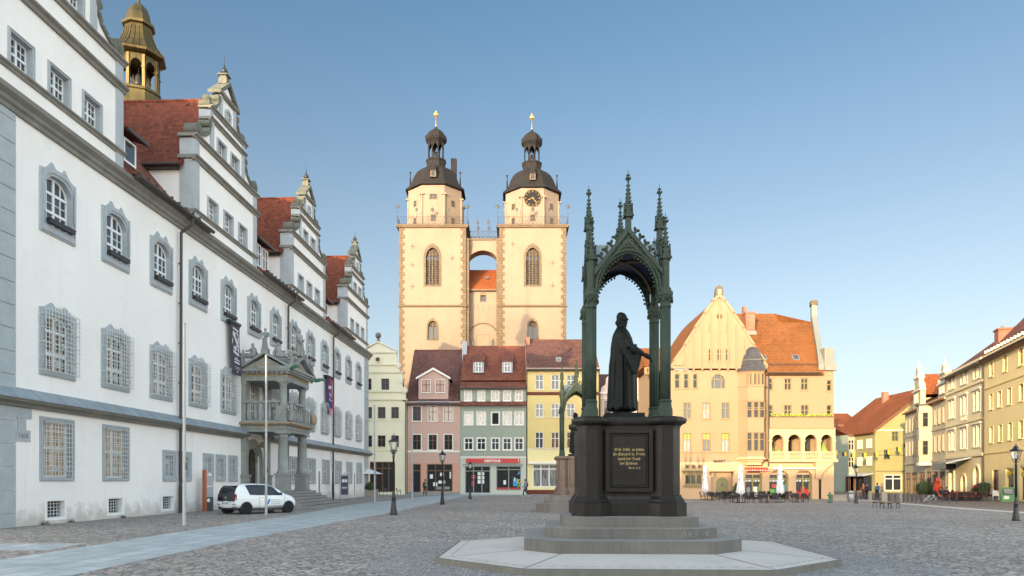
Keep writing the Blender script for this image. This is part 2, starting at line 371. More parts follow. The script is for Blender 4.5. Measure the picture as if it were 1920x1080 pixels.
miO=curtain(1.03,2.48,.28); miI=curtain_in(.78,.22,1.95,2.32)
mb=MB('grey_stone'); mb.ring(loop(miO),loop(miI),-.06,.27); mb.ring(loop([(x*.95,z-.05 if z>.1 else z+.05) for x,z in miO]),loop([(x*1.12,z+.08 if z>.5 else z-.06) for x,z in miI]),-.10,-.055); mi_sur=mb.mesh('window')
mi_cas=arched_casement(miI,[(0,.06),(-.39,.014),(.39,.014)],[(.88,.055),(1.72,.055)],[.55,1.3]); mi_pane=loop_pane(miI,'warm_glass')
def grille(w,z0,z1,dx,dz,y0,ros=(),top=None):
    mb=MB('grille_paint'); n=int(round(2*w/dx)); t=.0105
    for i in range(n+1):
        x=-w+2*w*i/n; zt=z1+(0 if top is None else top*(1-abs(x)/w)); mb.box(x-t,x+t,y0,y0+2*t,z0,zt)
    m=int(round((z1-z0)/dz))
    for j in range(m+1):
        z=z0+(z1-z0)*j/m; mb.box(-w-.07,w+.07,y0-.008,y0+.02,z-t,z+t)
        if j%3==0:
            for s in (-1,1): mb.box(s*(w+.05)-t,s*(w+.05)+t,y0,.0,z-t,z+t)
    for (x,z,r) in ros:
        for a in range(10): 
            p=(x+r*cos(a*PI/5),y0-.02,z+r*sin(a*PI/5)); p2=(x+r*cos((a+1)*PI/5),y0-.02,z+r*sin((a+1)*PI/5)); mb.tube(p,p2,.016,n=4,caps=False)
        for a in (0,1): mb.tube((x-r*cos(a*PI/2+.7),y0-.02,z-r*sin(a*PI/2+.7)),(x+r*cos(a*PI/2+.7),y0-.02,z+r*sin(a*PI/2+.7)),.014,n=4,caps=False)
    return mb.mesh('grille')
mi_gr=grille(.97,.18,2.42,.175,.17,-.26,[(-.4,2.1,.14),(.5,1.9,.12),(0,1.15,.13),(-.45,.45,.14),(.55,.42,.13)],.28)
def rect_surround(w,h,b,m='grey_stone',y0=-.05,y1=.27,step=True):
    mb=MB(m); out=[(w/2,0),(w/2,h),(-w/2,h),(-w/2,0)]; inn=[(w/2-b,b*.9),(w/2-b,h-b),(-w/2+b,h-b),(-w/2+b,b*.9)]
    mb.ring(out,inn,y0,y1)
    if step: c=b*.5; mb.ring([(w/2-.03,.03),(w/2-.03,h-.03),(-w/2+.03,h-.03),(-w/2+.03,.03)],[(w/2-c,c),(w/2-c,h-c),(-w/2+c,h-c),(-w/2+c,c)],y0-.035,y0+.005)
    return mb.mesh('window')
def rect_casement(w,h,z0,nx,zb,gl,m='white_paint',y=.19,fr=.06,mt=.05,gx=True,gt=.012):
    mb=MB(m); x=w/2
    mb.ring([(x,z0),(x,z0+h),(-x,z0+h),(-x,z0)],[(x-fr,z0+fr),(x-fr,z0+h-fr),(-x+fr,z0+h-fr),(-x+fr,z0+fr)],y,y+.06)
    for i in range(1,nx): cx=-x+w*i/nx; mb.box(cx-mt,cx+mt,y-.012,y+.05,z0+.03,z0+h-.03)
    for z in zb: mb.box(-x+.03,x-.03,y-.02,y+.048,z0+z-mt*.8,z0+z+mt*.8)
    for z in gl: mb.box(-x+.03,x-.03,y+.006,y+.045,z0+z-gt,z0+z+gt)
    if gx:
        for i in range(nx): cx=-x+w*(i+.5)/nx; mb.box(cx-gt,cx+gt,y+.008,y+.046,z0+.03,z0+h-.03)
    return mb.mesh('casement')
def rect_pane(w,h,z0,m,y=.225):
    mb=MB(m); mb.box(-w/2+.02,w/2-.02,y,y+.03,z0+.02,z0+h-.02); return mb.mesh('pane')
def win(parent,sur,x,z,subs,name='window',y=0,rz=0):
    o=part(name,sur,parent,(x,y,z),rz)
    for n,me in subs: part(n,me,o)
    return o
lo_sur=rect_surround(1.95,2.38,.15); lo_cas=rect_casement(1.65,2.095,.135,2,[1.1],[.36,.73,1.45,1.78]); lo_pane=rect_pane(1.65,2.095,.135,'gold_reflect_glass'); lo_gr=grille(.74,.2,2.2,.17,.19,-.12,[(-.2,1.15,.12),(.3,.5,.12),(-.3,.45,.1)])
rg_sur=rect_surround(2.1,2.05,.16); rg_cas=rect_casement(1.78,1.74,.145,2,[.9],[.3,.6,1.3]); rg_pane=rect_pane(1.78,1.74,.145,'pane_glass'); rg_gr=grille(.93,.12,1.95,.18,.17,-.10)
sm_sur=rect_surround(1.28,1.54,.24); sm_cas=rect_casement(.8,1.08,.215,2,[.72],[.36,.9]); sm_pane=rect_pane(.8,1.08,.215,'pane_glass'); sm_gr=grille(.38,.24,1.28,.2,.26,-.03)
ba_sur=rect_surround(1.25,.84,.12,'white_plaster',-.005,.27,False); ba_pane=rect_pane(1.01,.60,.11,'dark_glass',.24)
ba_gr=grille(.46,.10,.74,.19,.13,.14)
g1_sur=rect_surround(1.32,1.40,.12); g1_cas=rect_casement(1.08,1.17,.108,2,[.58],[.29,.87]); g1_pane=rect_pane(1.08,1.17,.108,'pane_glass')
g2_sur=rect_surround(1.23,1.30,.12); g2_cas=rect_casement(.99,1.07,.108,2,[.53],[.27,.8]); g2_pane=rect_pane(.99,1.07,.108,'pane_glass')
# wall with openings
holes=[]; RGX=[28.75,32.7,36.6,40.4,44.15,47.9]; SMX=[10.5,12.1,14.72,16.28,17.9]; BAX=[2.1,5.98,10.42,14.7]
for k,x in enumerate(UPX):
    holes.append((x-.802,x+.802,11.11,13.032))
    if k!=5: holes.append((x-.792,x+.792,5.71,7.832))
for x in (2.15,5.98): holes.append((x-.837,x+.837,1.725,3.842))
for x in RGX: holes.append((x-.902,x+.902,1.503,3.272))
for x in SMX: holes.append((x-.412,x+.412,1.783,2.892))
for x in BAX: holes.append((x-.517,x+.517,.228,.862))
PX0,PX1=19.2,23.25
DX=20.9; holes+= [(DX-1.0,DX+1.0,.98,4.05),(21.0-.75,21.0+.75,5.3,8.1)]
mb=MB('town_plaster'); mb.wall(L0,L1,-.3,EV,holes,0,.3)
mb.box(L0,L1,.32,DEP,-.3,EV)   # the body of the building behind the openings
mb.face([(L0,0,-.3),(L0,.32,-.3),(L0,.32,EV),(L0,0,EV)][::-1]); mb.face([(L1,0,-.3),(L1,.32,-.3),(L1,.32,EV),(L1,0,EV)])
part('wall',mb,th)
# end gables of the main roof, roof
mb=MB('white_plaster')
for x in (L0,L1-.4): mb=MB('white_plaster'); mb.prism([(0,EV+.003),(DEP,EV+.003),(DEP/2,RID-.1)],'yz',x,x+.4); part('end_wall',mb,th)
mb=MB('roof_tile_x'); sl=(RID-EV)/(DEP/2)
def slope(x0,x1,e,back=False):
    ze=EV+.12+e*sl; P=[(x0,e,ze),(x1,e,ze),(x1,DEP/2,RID+.12),(x0,DEP/2,RID+.12)]
    if back: P=[(x,DEP-y,z) for x,y,z in P][::-1]
    mb.face(P); mb.face([(x,y,z-.12) for x,y,z in P][::-1]); mb.face([P[0],(P[0][0],P[0][1],P[0][2]-.12),(P[1][0],P[1][1],P[1][2]-.12),P[1]])
    mb.face([P[1],(P[1][0],P[1][1],P[1][2]-.12),(P[2][0],P[2][1],P[2][2]-.12),P[2]]); mb.face([P[0],P[3],(P[3][0],P[3][1],P[3][2]-.12),(P[0][0],P[0][1],P[0][2]-.12)])
slope(L0+.05,L1-.05,-.4,True)
for c in GC: slope(max(L0+.05,c-GH+.2),min(L1-.05,c+GH-.2),.9)
for a,b in zip(GC,GC[1:]): slope(a+GH-.2,b-GH+.2,.3); mb.prism([(-.62,EV+.02),(-.62,EV+.14),(.31,EV+.14+.3*sl),(.31,EV+.02+.3*sl)],'yz',a+GH+.03,b-GH-.03 if b==GC[1] and 0 else b-GH-.03)
for a in GC[1:]:   # the gutter boards run on a little in front of the next gable
    mb.prism([(-.62,EV+.021),(-.62,EV+.121),(-.05,EV+.36),(-.05,EV+.25)],'yz',a-GH-.03,a-GH+1.0)
mb.box(L0,L1,DEP/2-.12,DEP/2+.12,RID,RID+.18)
part('roof',mb,th)
# quoins
for a,b in ((L0-.04,-.08),(50.1,L1+.04)):
    mb=MB('grey_stone'); z=-.3
    while z<14.3:
        h=.80
        for lo,hi in ((4.78,99),(-9,4.2)):
            za,zb=max(z,lo),min(z+h-.025,hi)
            if zb>za+.05: mb.box(a,b,-.05,.02,za,min(zb,14.35))
        z+=h
    part('quoin',mb,th)
mb=MB('grey_stone'); mb.box(L0-.04,.72,-.052,.015,3.82,4.18); mb.box(.02,.45,-.04,.015,3.4,3.82); mb.box(-.05,.68,-.035,.012,3.0,3.4)
part('date_stone',mb,th)
add_text('1668',.26,'stone_trim',th,(.30,-.036,3.12),(PI/2,0,0),'carved_date')
def cornice(mb,x0,x1,prof,ret=True): mb.prism(prof,'yz',x0,x1)
mb=MB('stone_trim')
mb.prism([(0,14.36),(-.10,14.36),(-.13,14.5),(-.22,14.56),(-.25,14.68),(-.42,14.80),(-.46,14.95),(0,14.95)],'yz',L0-.3,L1+.35)
part('main_cornice',mb,th)
mb=MB('stone_trim'); mb.m='stone_trim'
for a,b in ((L0-.3,PX0-.05),(PX1+.05,L1+.35)):
    mb.m='stone_trim'; mb.prism([(0,4.20),(-.16,4.20),(-.22,4.28),(-.42,4.36),(-.46,4.44),(0,4.44)],'yz',a,b)
    mb.m='lead_sheet'; mb.prism([(0,4.442),(-.52,4.442),(-.52,4.475),(0,4.88)],'yz',a,b)
part('string_course',mb,th)
# windows
for k,x in enumerate(UPX):
    w_=win(th,up_sur,x,10.78,[('casement',up_cas),('pane',up_pane)])
    part('flower_box',up_box,w_)
    if k!=5: win(th,mi_sur,x,5.50,[('casement',mi_cas),('pane',mi_pane),('grille',mi_gr)])
for x in (2.15,5.98): win(th,lo_sur,x,1.60,[('casement',lo_cas),('pane',lo_pane),('grille',lo_gr)])
for x in RGX: win(th,rg_sur,x,1.37,[('casement',rg_cas),('pane',rg_pane),('grille',rg_gr)])
for x in SMX: win(th,sm_sur,x,1.58,[('casement',sm_cas),('pane',sm_pane),('grille',sm_gr)])
for x in BAX: win(th,ba_sur,x,.13,[('pane',ba_pane),('grille',ba_gr)],'basement_window')
for x in (30.7,34.72,38.6,42.31,46.04):       # small arched wall niches
    mb=MB('stone_trim'); o=[(.36,0),(.36,2.2)]+arc(0,2.2,.36,20,160,6)+[(-.36,2.2),(-.36,0)]; i_=[(.25,.02),(.25,2.2)]+arc(0,2.2,.25,20,160,6)+[(-.25,2.2),(-.25,.02)]
    mb.m='white_plaster'; mb.ring(o,i_,-.06,.0); mb.m='stone_trim'; mb.prism(i_,'xz',-.012,-.004); part('wall_niche',mb,th,(x,0,.0))
# ------------------------------------------------------------------ stepped gables
def gable_parts(c,first):
    P={}
    mb=MB('town_plaster'); 
    hs=[(x-.552,x+.552,15.936,17.13) for x in (-2.04,0.0,2.04)]
    mb.wall(-GH,GH,EV+.002,19.7,hs,0,.28); mb.box(-GH,GH,.3,.75,EV+.002,19.7); mb.box(-GH,-GH+.3,.002,.3,EV+.002,19.7); mb.box(GH-.3,GH,.002,.3,EV+.002,19.7)
    mb.box(-GH+.02,-GH+.4,.75,7,EV+.002,18.5); mb.box(GH-.4,GH-.02,.75,7,EV+.002,18.5)
    h2=[(x-.507,x+.507,19.796,20.892) for x in (-.90,.90)]
    mb.wall(-2.3,2.3,19.7,22.2,h2,0,.28); mb.box(-2.3,2.3,.3,.62,19.7,22.2)
    ser=[(2.3,21.35),(2.38,20.95),(2.62,20.55),(3.0,20.3),(3.45,20.12),(3.75,20.05),(3.75,19.7),(2.3,19.7)]
    for s in (1,-1): mb.prism([(s*x,z) for x,z in ser],'xz',.02,.5)
    mb.prism([(1.02,22.2),(1.02,23.72),(-1.02,23.72),(-1.02,22.2)],'xz',.03,.5)
    mb.prism([(1.0,23.72),(0,24.5),(-1.0,23.72)],'xz',.02,.5)
    for s in (1,-1): mb.prism([(s*1.02,22.2),(s*1.9,22.3),(s*1.5,22.5),(s*1.2,23.0),(s*1.02,23.4)],'xz',.05,.5)
    P['gable_wall']=mb.mesh('gable_wall')
    mb=MB('stone_trim')
    pr=lambda z,h,d:[(.02,z),(-d*.4,z),(-d*.55,z+h*.45),(-d,z+h*.7),(-d,z+h),(.02,z+h)]
    for z,h,d,hw in ((15.75,.2,.16,GH+.1),(18.52,.26,.26,GH+.16),(19.68,.24,.24,GH+.16),(21.52,.2,.2,2.45),(22.12,.2,.22,2.5)):
        mb.prism(pr(z,h,d),'yz',-hw,hw)
        for s in (-1,1): mb.box(s*(hw-.12)-.12,s*(hw-.12)+.12,.02,.82 if hw>3 else .6,z+h*.3,z+h)
    mb.m='grey_stone'; PL=[]
    for s in (-1,1):
        for za,zb in ((EV+.01,15.75),(15.95,18.52),(18.78,19.68)): mb.box(s*(GH-.24)-.26,s*(GH-.24)+.26,-.06,.77,za,zb)
        mb.box(s*2.12-.2,s*2.12+.2,-.06,.6,19.92,21.52); mb.box(s*2.2-.2,s*2.2+.2,-.06,.6,21.72,22.12)
        mb.box(s*.94-.14,s*.94+.14,-.05,.5,22.32,23.62)
    mb.m='lichen_stone'
    for s in (1,-1):
        cp=[(2.3,21.35),(2.38,20.95),(2.62,20.55),(3.0,20.3),(3.45,20.12)]
        for (xa,za),(xb,zb) in zip(cp,cp[1:]): mb.prism([(s*xa,za),(s*xb,zb),(s*(xb+.1),zb+.16),(s*(xa+.14),za+.08)],'xz',-.09,.55)
        mb.tube((s*3.78,-.13,20.28),(s*3.78,.6,20.28),.36,n=16,sm=True); mb.tube((s*3.78,-.17,20.28),(s*3.78,.6,20.28),.2,n=12)
        mb.tube((s*3.78,-.2,20.28),(s*3.78,.6,20.28),.08,n=8)
        mb.tube((s*2.44,-.10,21.28),(s*2.44,.55,21.28),.2,n=12)
        mb.box(s*2.3-.24,s*2.3+.24,-.08,.55,22.32,22.55); mb.ball((s*2.3,.2,22.72),.25)
        cp=[(1.1,23.4),(1.24,23.0),(1.52,22.55),(1.85,22.35)]
        for (xa,za),(xb,zb) in zip(cp,cp[1:]): mb.prism([(s*xa,za),(s*xb,zb),(s*(xb+.1),zb+.13),(s*(xa+.12),za+.05)],'xz',-.06,.5)
        mb.tube((s*1.25,-.08,23.3),(s*1.25,.5,23.3),.18,n=12)
        mb.prism([(s*1.32,23.62),(s*1.32,23.80),(0,24.86),(0,24.62)],'xz',-.16,.6)
    mb.m='stone_trim'; mb.prism([(.02,23.60),(-.16,23.68),(-.2,23.80),(.02,23.80)],'yz',-1.3,1.3)
    mb.m='lichen_stone'; mb.box(-.24,.24,-.02,.46,24.7,25.0); mb.box(-.2,.2,.02,.42,25.0,25.22); mb.box(-.29,.29,-.07,.51,25.2,25.28)
    P['gable_trim']=mb.mesh('gable_trim')
    mb=MB('black_metal'); mb.lathe([(.09,25.28),(.07,25.34),(.17,25.42),(.2,25.52),(.15,25.64),(.05,25.74),(.035,25.9),(.02,26.1),(.006,26.4)],12,(0,.22,0)); P['finial']=mb.mesh('finial')
    mb=MB('roof_tile_y'); y0,y1=.5,DEP/2+.3; s_=(23.85-18.45)/(GH+.1)
    for s in (-1,1):
        a=[(s*(GH+.28),y0,18.45-.18*s_),(0,y0,23.85),(0,y1,23.85),(s*(GH+.28),y1,18.45-.18*s_)]
        if s<0: a=a[::-1]
        mb.face(a); mb.face([(x,y,z-.12) for x,y,z in a][::-1]); mb.face([a[0],a[3],(a[3][0],a[3][1],a[3][2]-.12),(a[0][0],a[0][1],a[0][2]-.12)])
    for i in range(24): y=y0+.36*i; mb.tube((0,y,23.83),(0,y+.38,23.83),.13,.115,n=8)
    mb.m='drain_pipe'; 
    for s in (-1,1): mb.tube((s*(GH+.34),.6,18.2),(s*(GH+.34),6,18.2),.09,n=8); mb.box(s*(GH+.12)-.14,s*(GH+.12)+.14,.76,6.2,18.02,18.16)
    for y in (2.2,4.6): 
        for s in (-1,): mb.tube((s*.35,y,23.4),(s*.35,y+.02,23.62),.03,n=6); mb.tube((s*.35,y,23.4),(s*.5,y,23.35),.04,n=6)
    P['gable_roof']=mb.mesh('gable_roof'); return P
GP=gable_parts(0,0)
mb=MB('grey_stone'); a=arc(0,0,.42,0,345,23); b=arc(0,0,.26,0,345,23); mb.ring(a,b,-.06,.05); oc_sur=mb.mesh('round_window')
mb=MB('dark_glass'); mb.prism(b,'xz',.0,.02); oc_pane=mb.mesh('pane'); mb=MB('white_paint'); mb.box(-.26,.26,-.02,.0,-.02,.02); mb.box(-.02,.02,-.021,.0,-.26,.26); oc_bar=mb.mesh('casement')
for c in GC:
    for n,me in GP.items(): part(n,me,th,(c,0,0))
    for x in (-2.04,0,2.04): win(th,g1_sur,c+x,15.84,[('casement',g1_cas),('pane',g1_pane)])
    for x in (-.9,.9): win(th,g2_sur,c+x,19.70,[('casement',g2_cas),('pane',g2_pane)])
    win(th,oc_sur,c,22.85,[('casement',oc_bar),('pane',oc_pane)],'round_window')
# gutters between the gables, downpipes
for a,b in ((GC[0]+GH+.1,GC[1]-GH-.1),(GC[1]+GH+.1,GC[2]-GH-.1),(GC[2]+GH+.1,GC[3]-GH-.1)):
    mb=MB('drain_pipe'); mb.tube((a,-.68,14.98),(b+.9,-.68,14.98),.1,n=10); mb.box(a,b+.8,-.62,-.5,14.9,15.02)
    for i in range(9): mb.box(a+.7*i,a+.7*i+.03,-.8,-.45,15.02,15.14)
    part('gutter',mb,th)
for x in (11.34,26.95,38.33):
    mb=MB('drain_pipe'); mb.path([(x+.25,-.68,14.9),(x+.2,-.66,14.55),(x,-.2,14.1),(x,-.16,.6)],.075,8); mb.tube((x,-.16,.0),(x,-.16,1.3),.095,n=8)
    for z in (1.3,3,6.5,8.5,10.5,12.5): mb.tube((x,-.16,z),(x,-.16,z+.06),.1,n=8)
    part('downpipe',mb,th)
# dormers
def dormer(x,n,w,zb,h):
    y=.6
    d=part('dormer',MB('dark_tile_x').box(-w/2,w/2,y+.02,5,zb-.5,zb+h),th,(x,0,0))
    mb=MB('roof_tile_x'); mb.prism([(y-.45,zb+h+.02),(y-.45,zb+h+.12),(5.5,zb+h+1.9),(5.5,zb+h+1.75)],'yz',-w/2-.25,w/2+.25); mb.m='drain_pipe'; mb.box(-w/2-.28,w/2+.28,y-.5,y-.42,zb+h-.02,zb+h+.12); part('dormer_roof',mb,d)
    for i in range(n):
        cx=-w/2+w*(i+.5)/n; ww=w/n-.25; f=MB('white_paint'); f.ring([(cx+ww/2,zb+.15),(cx+ww/2,zb+h-.12),(cx-ww/2,zb+h-.12),(cx-ww/2,zb+.15)],[(cx+ww/2-.09,zb+.24),(cx+ww/2-.09,zb+h-.21),(cx-ww/2+.09,zb+h-.21),(cx-ww/2+.09,zb+.24)],y-.06,y+.02)
        if n>1: f.box(cx-.04,cx+.04,y-.05,y+.01,zb+.2,zb+h-.15); f.box(cx-ww/2+.05,cx+ww/2-.05,y-.052,y+.012,zb+h*.55,zb+h*.55+.05)
        f.m='pane_glass'; f.box(cx-ww/2+.08,cx+ww/2-.08,y-.02,y+.0,zb+.22,zb+h-.2); part('dormer_window',f,d)
dormer(8.05,1,1.25,15.95,1.35); dormer(23.9,2,2.5,15.75,1.75); dormer(38.6,1,1.3,15.9,1.3)
# ------------------------------------------------------------------ bell tower on the ridge
bt=(24.2,DEP/2)
def octp(r,z,rot=PI/8): return [(r*cos(rot+i*PI/4),r*sin(rot+i*PI/4),z) for i in range(8)]
def oct_loft(mb,prof,rot=PI/8): mb.lathe(prof,8,(0,0,0),False,rot)
OR=R(-.8)
mb=MB('copper_gold'); oct_loft(mb,[(2.2,24.0),(1.75,26.6),(1.62,28.3),(1.62,28.5),(1.72,28.55),(1.72,28.72),(1.5,28.74)],OR)
for i in range(8):
    t=OR+i*PI/4; mb.tube((1.42*cos(t),1.42*sin(t),28.7),(1.42*cos(t),1.42*sin(t),30.9),.15,n=4,sm=False); mb.tube((1.42*cos(t),1.42*sin(t),30.05),(1.42*cos(t),1.42*sin(t),30.17),.2,n=4,sm=False)
    t2=t+PI/4; A=Vector((1.48*cos(t),1.48*sin(t),0)); B=Vector((1.48*cos(t2),1.48*sin(t2),0)); 
    pts=[(0,30.1),(0,31.0),(1,31.0),(1,30.1)]; ap=[(1-u_,z_) for u_,z_ in []]
    ar=[(.5+.36*cos(R(a)),30.1+.5*sin(R(a))) for a in range(0,181,20)]
    poly=[(0,30.1),(0,31.0),(.5,31.0),(.5,30.6)]
    for half in (ar[4:],[(1-u_,z_) for u_,z_ in ar[4:]]):
        e=0 if half is not None and half[-1][0]<.5 else 1
        vs=[A+(B-A)*u_+Vector((0,0,z_)) for u_,z_ in half]+[A+(B-A)*e+Vector((0,0,30.1)),A+(B-A)*e+Vector((0,0,31.0)),A+(B-A)*.5+Vector((0,0,31.0))]
        mb.add(vs,[tuple(range(len(vs)))])
oct_loft(mb,[(1.45,30.95),(1.75,31.0),(2.0,31.08),(2.05,31.2),(1.72,31.5),(1.35,32.0),(1.12,32.5),(1.0,33.0),(.98,33.2),(1.2,33.24),(1.22,33.4),(.98,33.5),(.95,33.7),(.86,34.1),(.66,34.5),(.36,34.8),(.16,34.9),(.11,35.1),(.09,37.0),(.02,38.5)],OR)
for i in range(8):
    for f_ in (0,.34,.67):
        t=OR+(i+f_)*PI/4; k=1 if f_==0 else cos(PI/8)/cos((f_-.5)*PI/4)
        mb.path([(2.03*k*cos(t),2.03*k*sin(t),31.22),(1.74*k*cos(t),1.74*k*sin(t),31.5),(1.37*k*cos(t),1.37*k*sin(t),32.0),(1.14*k*cos(t),1.14*k*sin(t),32.5),(1.02*k*cos(t),1.02*k*sin(t),33.0)],.035,4)
T=part('bell_tower',mb,th,(bt[0],bt[1],-.75)); T.scale=(.88,.88,1)
mb=MB('black_metal'); mb.lathe([(.36,29.3),(.3,29.5),(.24,29.9),(.2,30.05),(.05,30.1),(.04,30.9)],12); part('bell',mb,T)
# ------------------------------------------------------------------ portal with balcony in front of the town hall
stone('portal_stone',(.29,.30,.285),.25,2.2)
flat('ochre_stone',(.31,.235,.15),.8,var=.3,scale=3)
brick('step_stone',(.30,.29,.27),(.25,.245,.23),(.10,.1,.09),1.5,.163,.85,'xz',.008,.4,.4,3)
flat('green_copper',(.05,.16,.10),.7)
brick('door_wood',(.045,.028,.02),(.035,.022,.016),(.012,.009,.008),.18,9,.6,'xz',.012,.5)
po=thing('stone_portal','grey sandstone portal with a columned balcony, double pediment and carved figures before the town hall','portal',(-17.3,25.68,0),TH_R)
PC=21.22; XA,XB=19.45,23.0; YO=-2.5
def figure(mb,c,h,lean=0,seat=False,rz=0):
    old=mb.X; mb.X=(old if old is not None else Matrix())@Matrix.Translation(c)@Matrix.Rotation(rz,4,'Z')@Matrix.Rotation(lean,4,'Y')
    k=h
    if seat:   # reclining: body lying back, legs stretched
        mb.lathe([(.10*k,0),(.17*k,.08*k),(.16*k,.25*k),(.19*k,.40*k),(.12*k,.52*k),(.05*k,.56*k)],10,(0,0,0),True,0,1,.75)
        mb.ball((.03*k,0,.66*k),(.085*k,.085*k,.105*k),8,6)
        mb.tube((-.02*k,-.05*k,.1*k),(.42*k,-.06*k,.16*k),.12*k,.085*k); mb.tube((.42*k,-.06*k,.16*k),(.62*k,-.05*k,-.08*k),.08*k,.05*k)
        mb.tube((-.02*k,.07*k,.1*k),(.38*k,.08*k,.1*k),.11*k,.08*k); mb.tube((.38*k,.08*k,.1*k),(.66*k,.07*k,-.12*k),.075*k,.05*k)
        mb.tube((-.02*k,-.17*k,.44*k),(-.16*k,-.2*k,.18*k),.06*k,.05*k); mb.tube((-.16*k,-.2*k,.18*k),(-.1*k,-.2*k,-.02*k),.05*k,.04*k)
        mb.tube((0,.17*k,.44*k),(.2*k,.2*k,.3*k),.06*k,.05*k); mb.tube((.2*k,.2*k,.3*k),(.36*k,.12*k,.34*k),.05*k,.035*k)
        mb.ball((.25*k,0,.05*k),(.3*k,.16*k,.1*k),8,5)
    else:
        mb.lathe([(.15*k,0),(.155*k,.1*k),(.12*k,.35*k),(.105*k,.5*k),(.12*k,.58*k),(.135*k,.7*k),(.12*k,.78*k),(.05*k,.83*k)],10,(0,0,0),True,0,1,.72)
        mb.ball((.01*k,0,.91*k),(.065*k,.065*k,.085*k),8,6)
        for s in (-1,1):
            mb.tube((0,s*.13*k,.76*k),(.06*k,s*.19*k,.58*k),.05*k,.042*k,7); mb.tube((.06*k,s*.19*k,.58*k),(.15*k,s*.09*k,.62*k if s>0 else .45*k),.042*k,.03*k,7)
            mb.path([(.1*k,s*.06*k,.5*k),(.13*k,s*.08*k,.25*k),(.12*k,s*.1*k,0)],.035*k,5)
    mb.X=old
mb=MB('step_stone')
for i in range(6):
    t=.37*(5-i); mb.box(17.6-.15*(5-i),24.25,-3.05-t,.0 if i==0 else -.02*i,-.1 if i==0 else .163*i+.001,.163*(i+1))
part('stairs',mb,po)
for x in (XA,XB):
    mb=MB('portal_stone'); mb.box(x-.42,x+.42,YO-.42,YO+.42,.98,1.08); mb.box(x-.37,x+.37,YO-.37,YO+.37,1.08,1.95); mb.box(x-.44,x+.44,YO-.44,YO+.44,1.95,2.07)
    mb.lathe([(.40,2.07),(.40,2.16),(.34,2.2),(.36,2.27),(.305,2.32),(.31,3.0),(.27,4.25),(.30,4.27),(.30,4.33),(.27,4.35),(.29,4.42),(.38,4.5)],20,(x,YO,0)); mb.box(x-.4,x+.4,YO-.4,YO+.4,4.5,4.6)
    part('column',mb,po)
for x in (XA-.05,XB+.05):
    mb=MB('portal_stone'); mb.box(x-.32,x+.32,-.34,0,.98,1.9); mb.box(x-.38,x+.38,-.4,0,1.85,2.0); mb.box(x-.26,x+.26,-.26,0,2.0,4.35); mb.box(x-.36,x+.36,-.36,0,4.35,4.6); mb.m='ochre_stone'; mb.ball((x+(.55 if x<21 else -.75),-.1,3.95),(.2,.14,.2),8,5); part('pilaster',mb,po)
mb=MB('portal_stone')
for i,(r0,r1,y0,y1) in enumerate(((1.5,1.33,-.10,0),(1.33,1.18,-.16,.02),(1.18,1.02,-.05,.1),(1.03,.9,.05,.3))):
    o=[(r0,.98),(r0,2.75)]+arc(0,2.75,r0,8,172,14)+[(-r0,2.75),(-r0,.98)]; n=[(r1,.98),(r1,2.75)]+arc(0,2.75,r1,8,172,14)+[(-r1,2.75),(-r1,.98)]
    mb.ring(o,n,y0,y1)
part('door_arch',mb,po,(21.0,0,0))
mb=MB('door_wood'); o=[(.92,.98),(.92,2.75)]+arc(0,2.75,.92,8,172,14)+[(-.92,2.75),(-.92,.98)]; mb.prism(o,'xz',.2,.27); mb.box(-.03,.03,.16,.2,.98,3.6); d_=part('door',mb,po,(21.0,0,0))
mb=MB('black_metal'); 
for i in range(5):
    for s in (-1,1): mb.ball((s*.45,.19,1.4+.5*i),.05,6,4)
part('door_studs',mb,d_)
mb=MB('portal_stone'); X0_,X1_,Y1_=XA-.42,XB+.42,YO-.42
def slabs(mb,lst):
    for e,za,zb in lst: mb.box(X0_-e,X1_+e,Y1_-e,0,za,zb)
slabs(mb,[(-.06,4.601,4.78),(.0,4.78,4.86),(-.06,4.86,5.02)]); mb.m='ochre_stone'; slabs(mb,[(.12,5.02,5.08),(.2,5.08,5.17)]); mb.m='portal_stone'; slabs(mb,[(.05,5.17,5.24)])
mb.m='ochre_stone'; mb.box(X0_+.05,X0_+.07,-1.9,-1.0,4.86,5.0); mb.box(20.8,21.8,Y1_+.05,Y1_+.07,4.86,5.0)
part('balcony_floor',mb,po)
mb=MB('portal_stone'); zt=6.5
mb.box(X0_+.06,X0_+.34,Y1_+.5,-.1,zt-.13,zt); mb.box(X0_+.8,X1_-.8,Y1_+.06,Y1_+.34,zt-.13,zt); mb.box(X1_-.34,X1_-.06,Y1_+.5,-.1,zt-.13,zt)
mb.box(X0_+.08,X0_+.32,Y1_+.5,-.1,5.24,5.32); mb.box(X0_+.8,X1_-.8,Y1_+.08,Y1_+.32,5.24,5.32); mb.box(X1_-.32,X1_-.08,Y1_+.5,-.1,5.24,5.32)
bal=[(.07,5.32),(.07,5.4),(.12,5.62),(.075,5.95),(.055,6.2),(.09,6.32),(.09,6.37)]
for i in range(5):
    for x in (X0_+.2,X1_-.2): mb.lathe(bal,8,(x,-.42-.44*i,0))
for i in range(6): mb.lathe(bal,8,(X0_+1.0+.42*i,Y1_+.2,0))
part('balustrade',mb,po)
for x in (XA,XB):
    mb=MB('portal_stone'); mb.box(x-.34,x+.34,YO-.34,YO+.34,5.24,6.2); mb.lathe([(.29,6.2),(.27,6.3),(.235,6.36),(.24,6.8),(.21,7.45),(.25,7.48),(.25,7.54),(.3,7.62)],16,(x,YO,0)); mb.box(x-.31,x+.31,YO-.31,YO+.31,7.62,7.7); part('column',mb,po)
    mb=MB('portal_stone'); mb.box(x-.26,x+.26,-.26,0,5.24,7.5); mb.box(x-.32,x+.32,-.32,0,7.5,7.7); part('pilaster',mb,po)
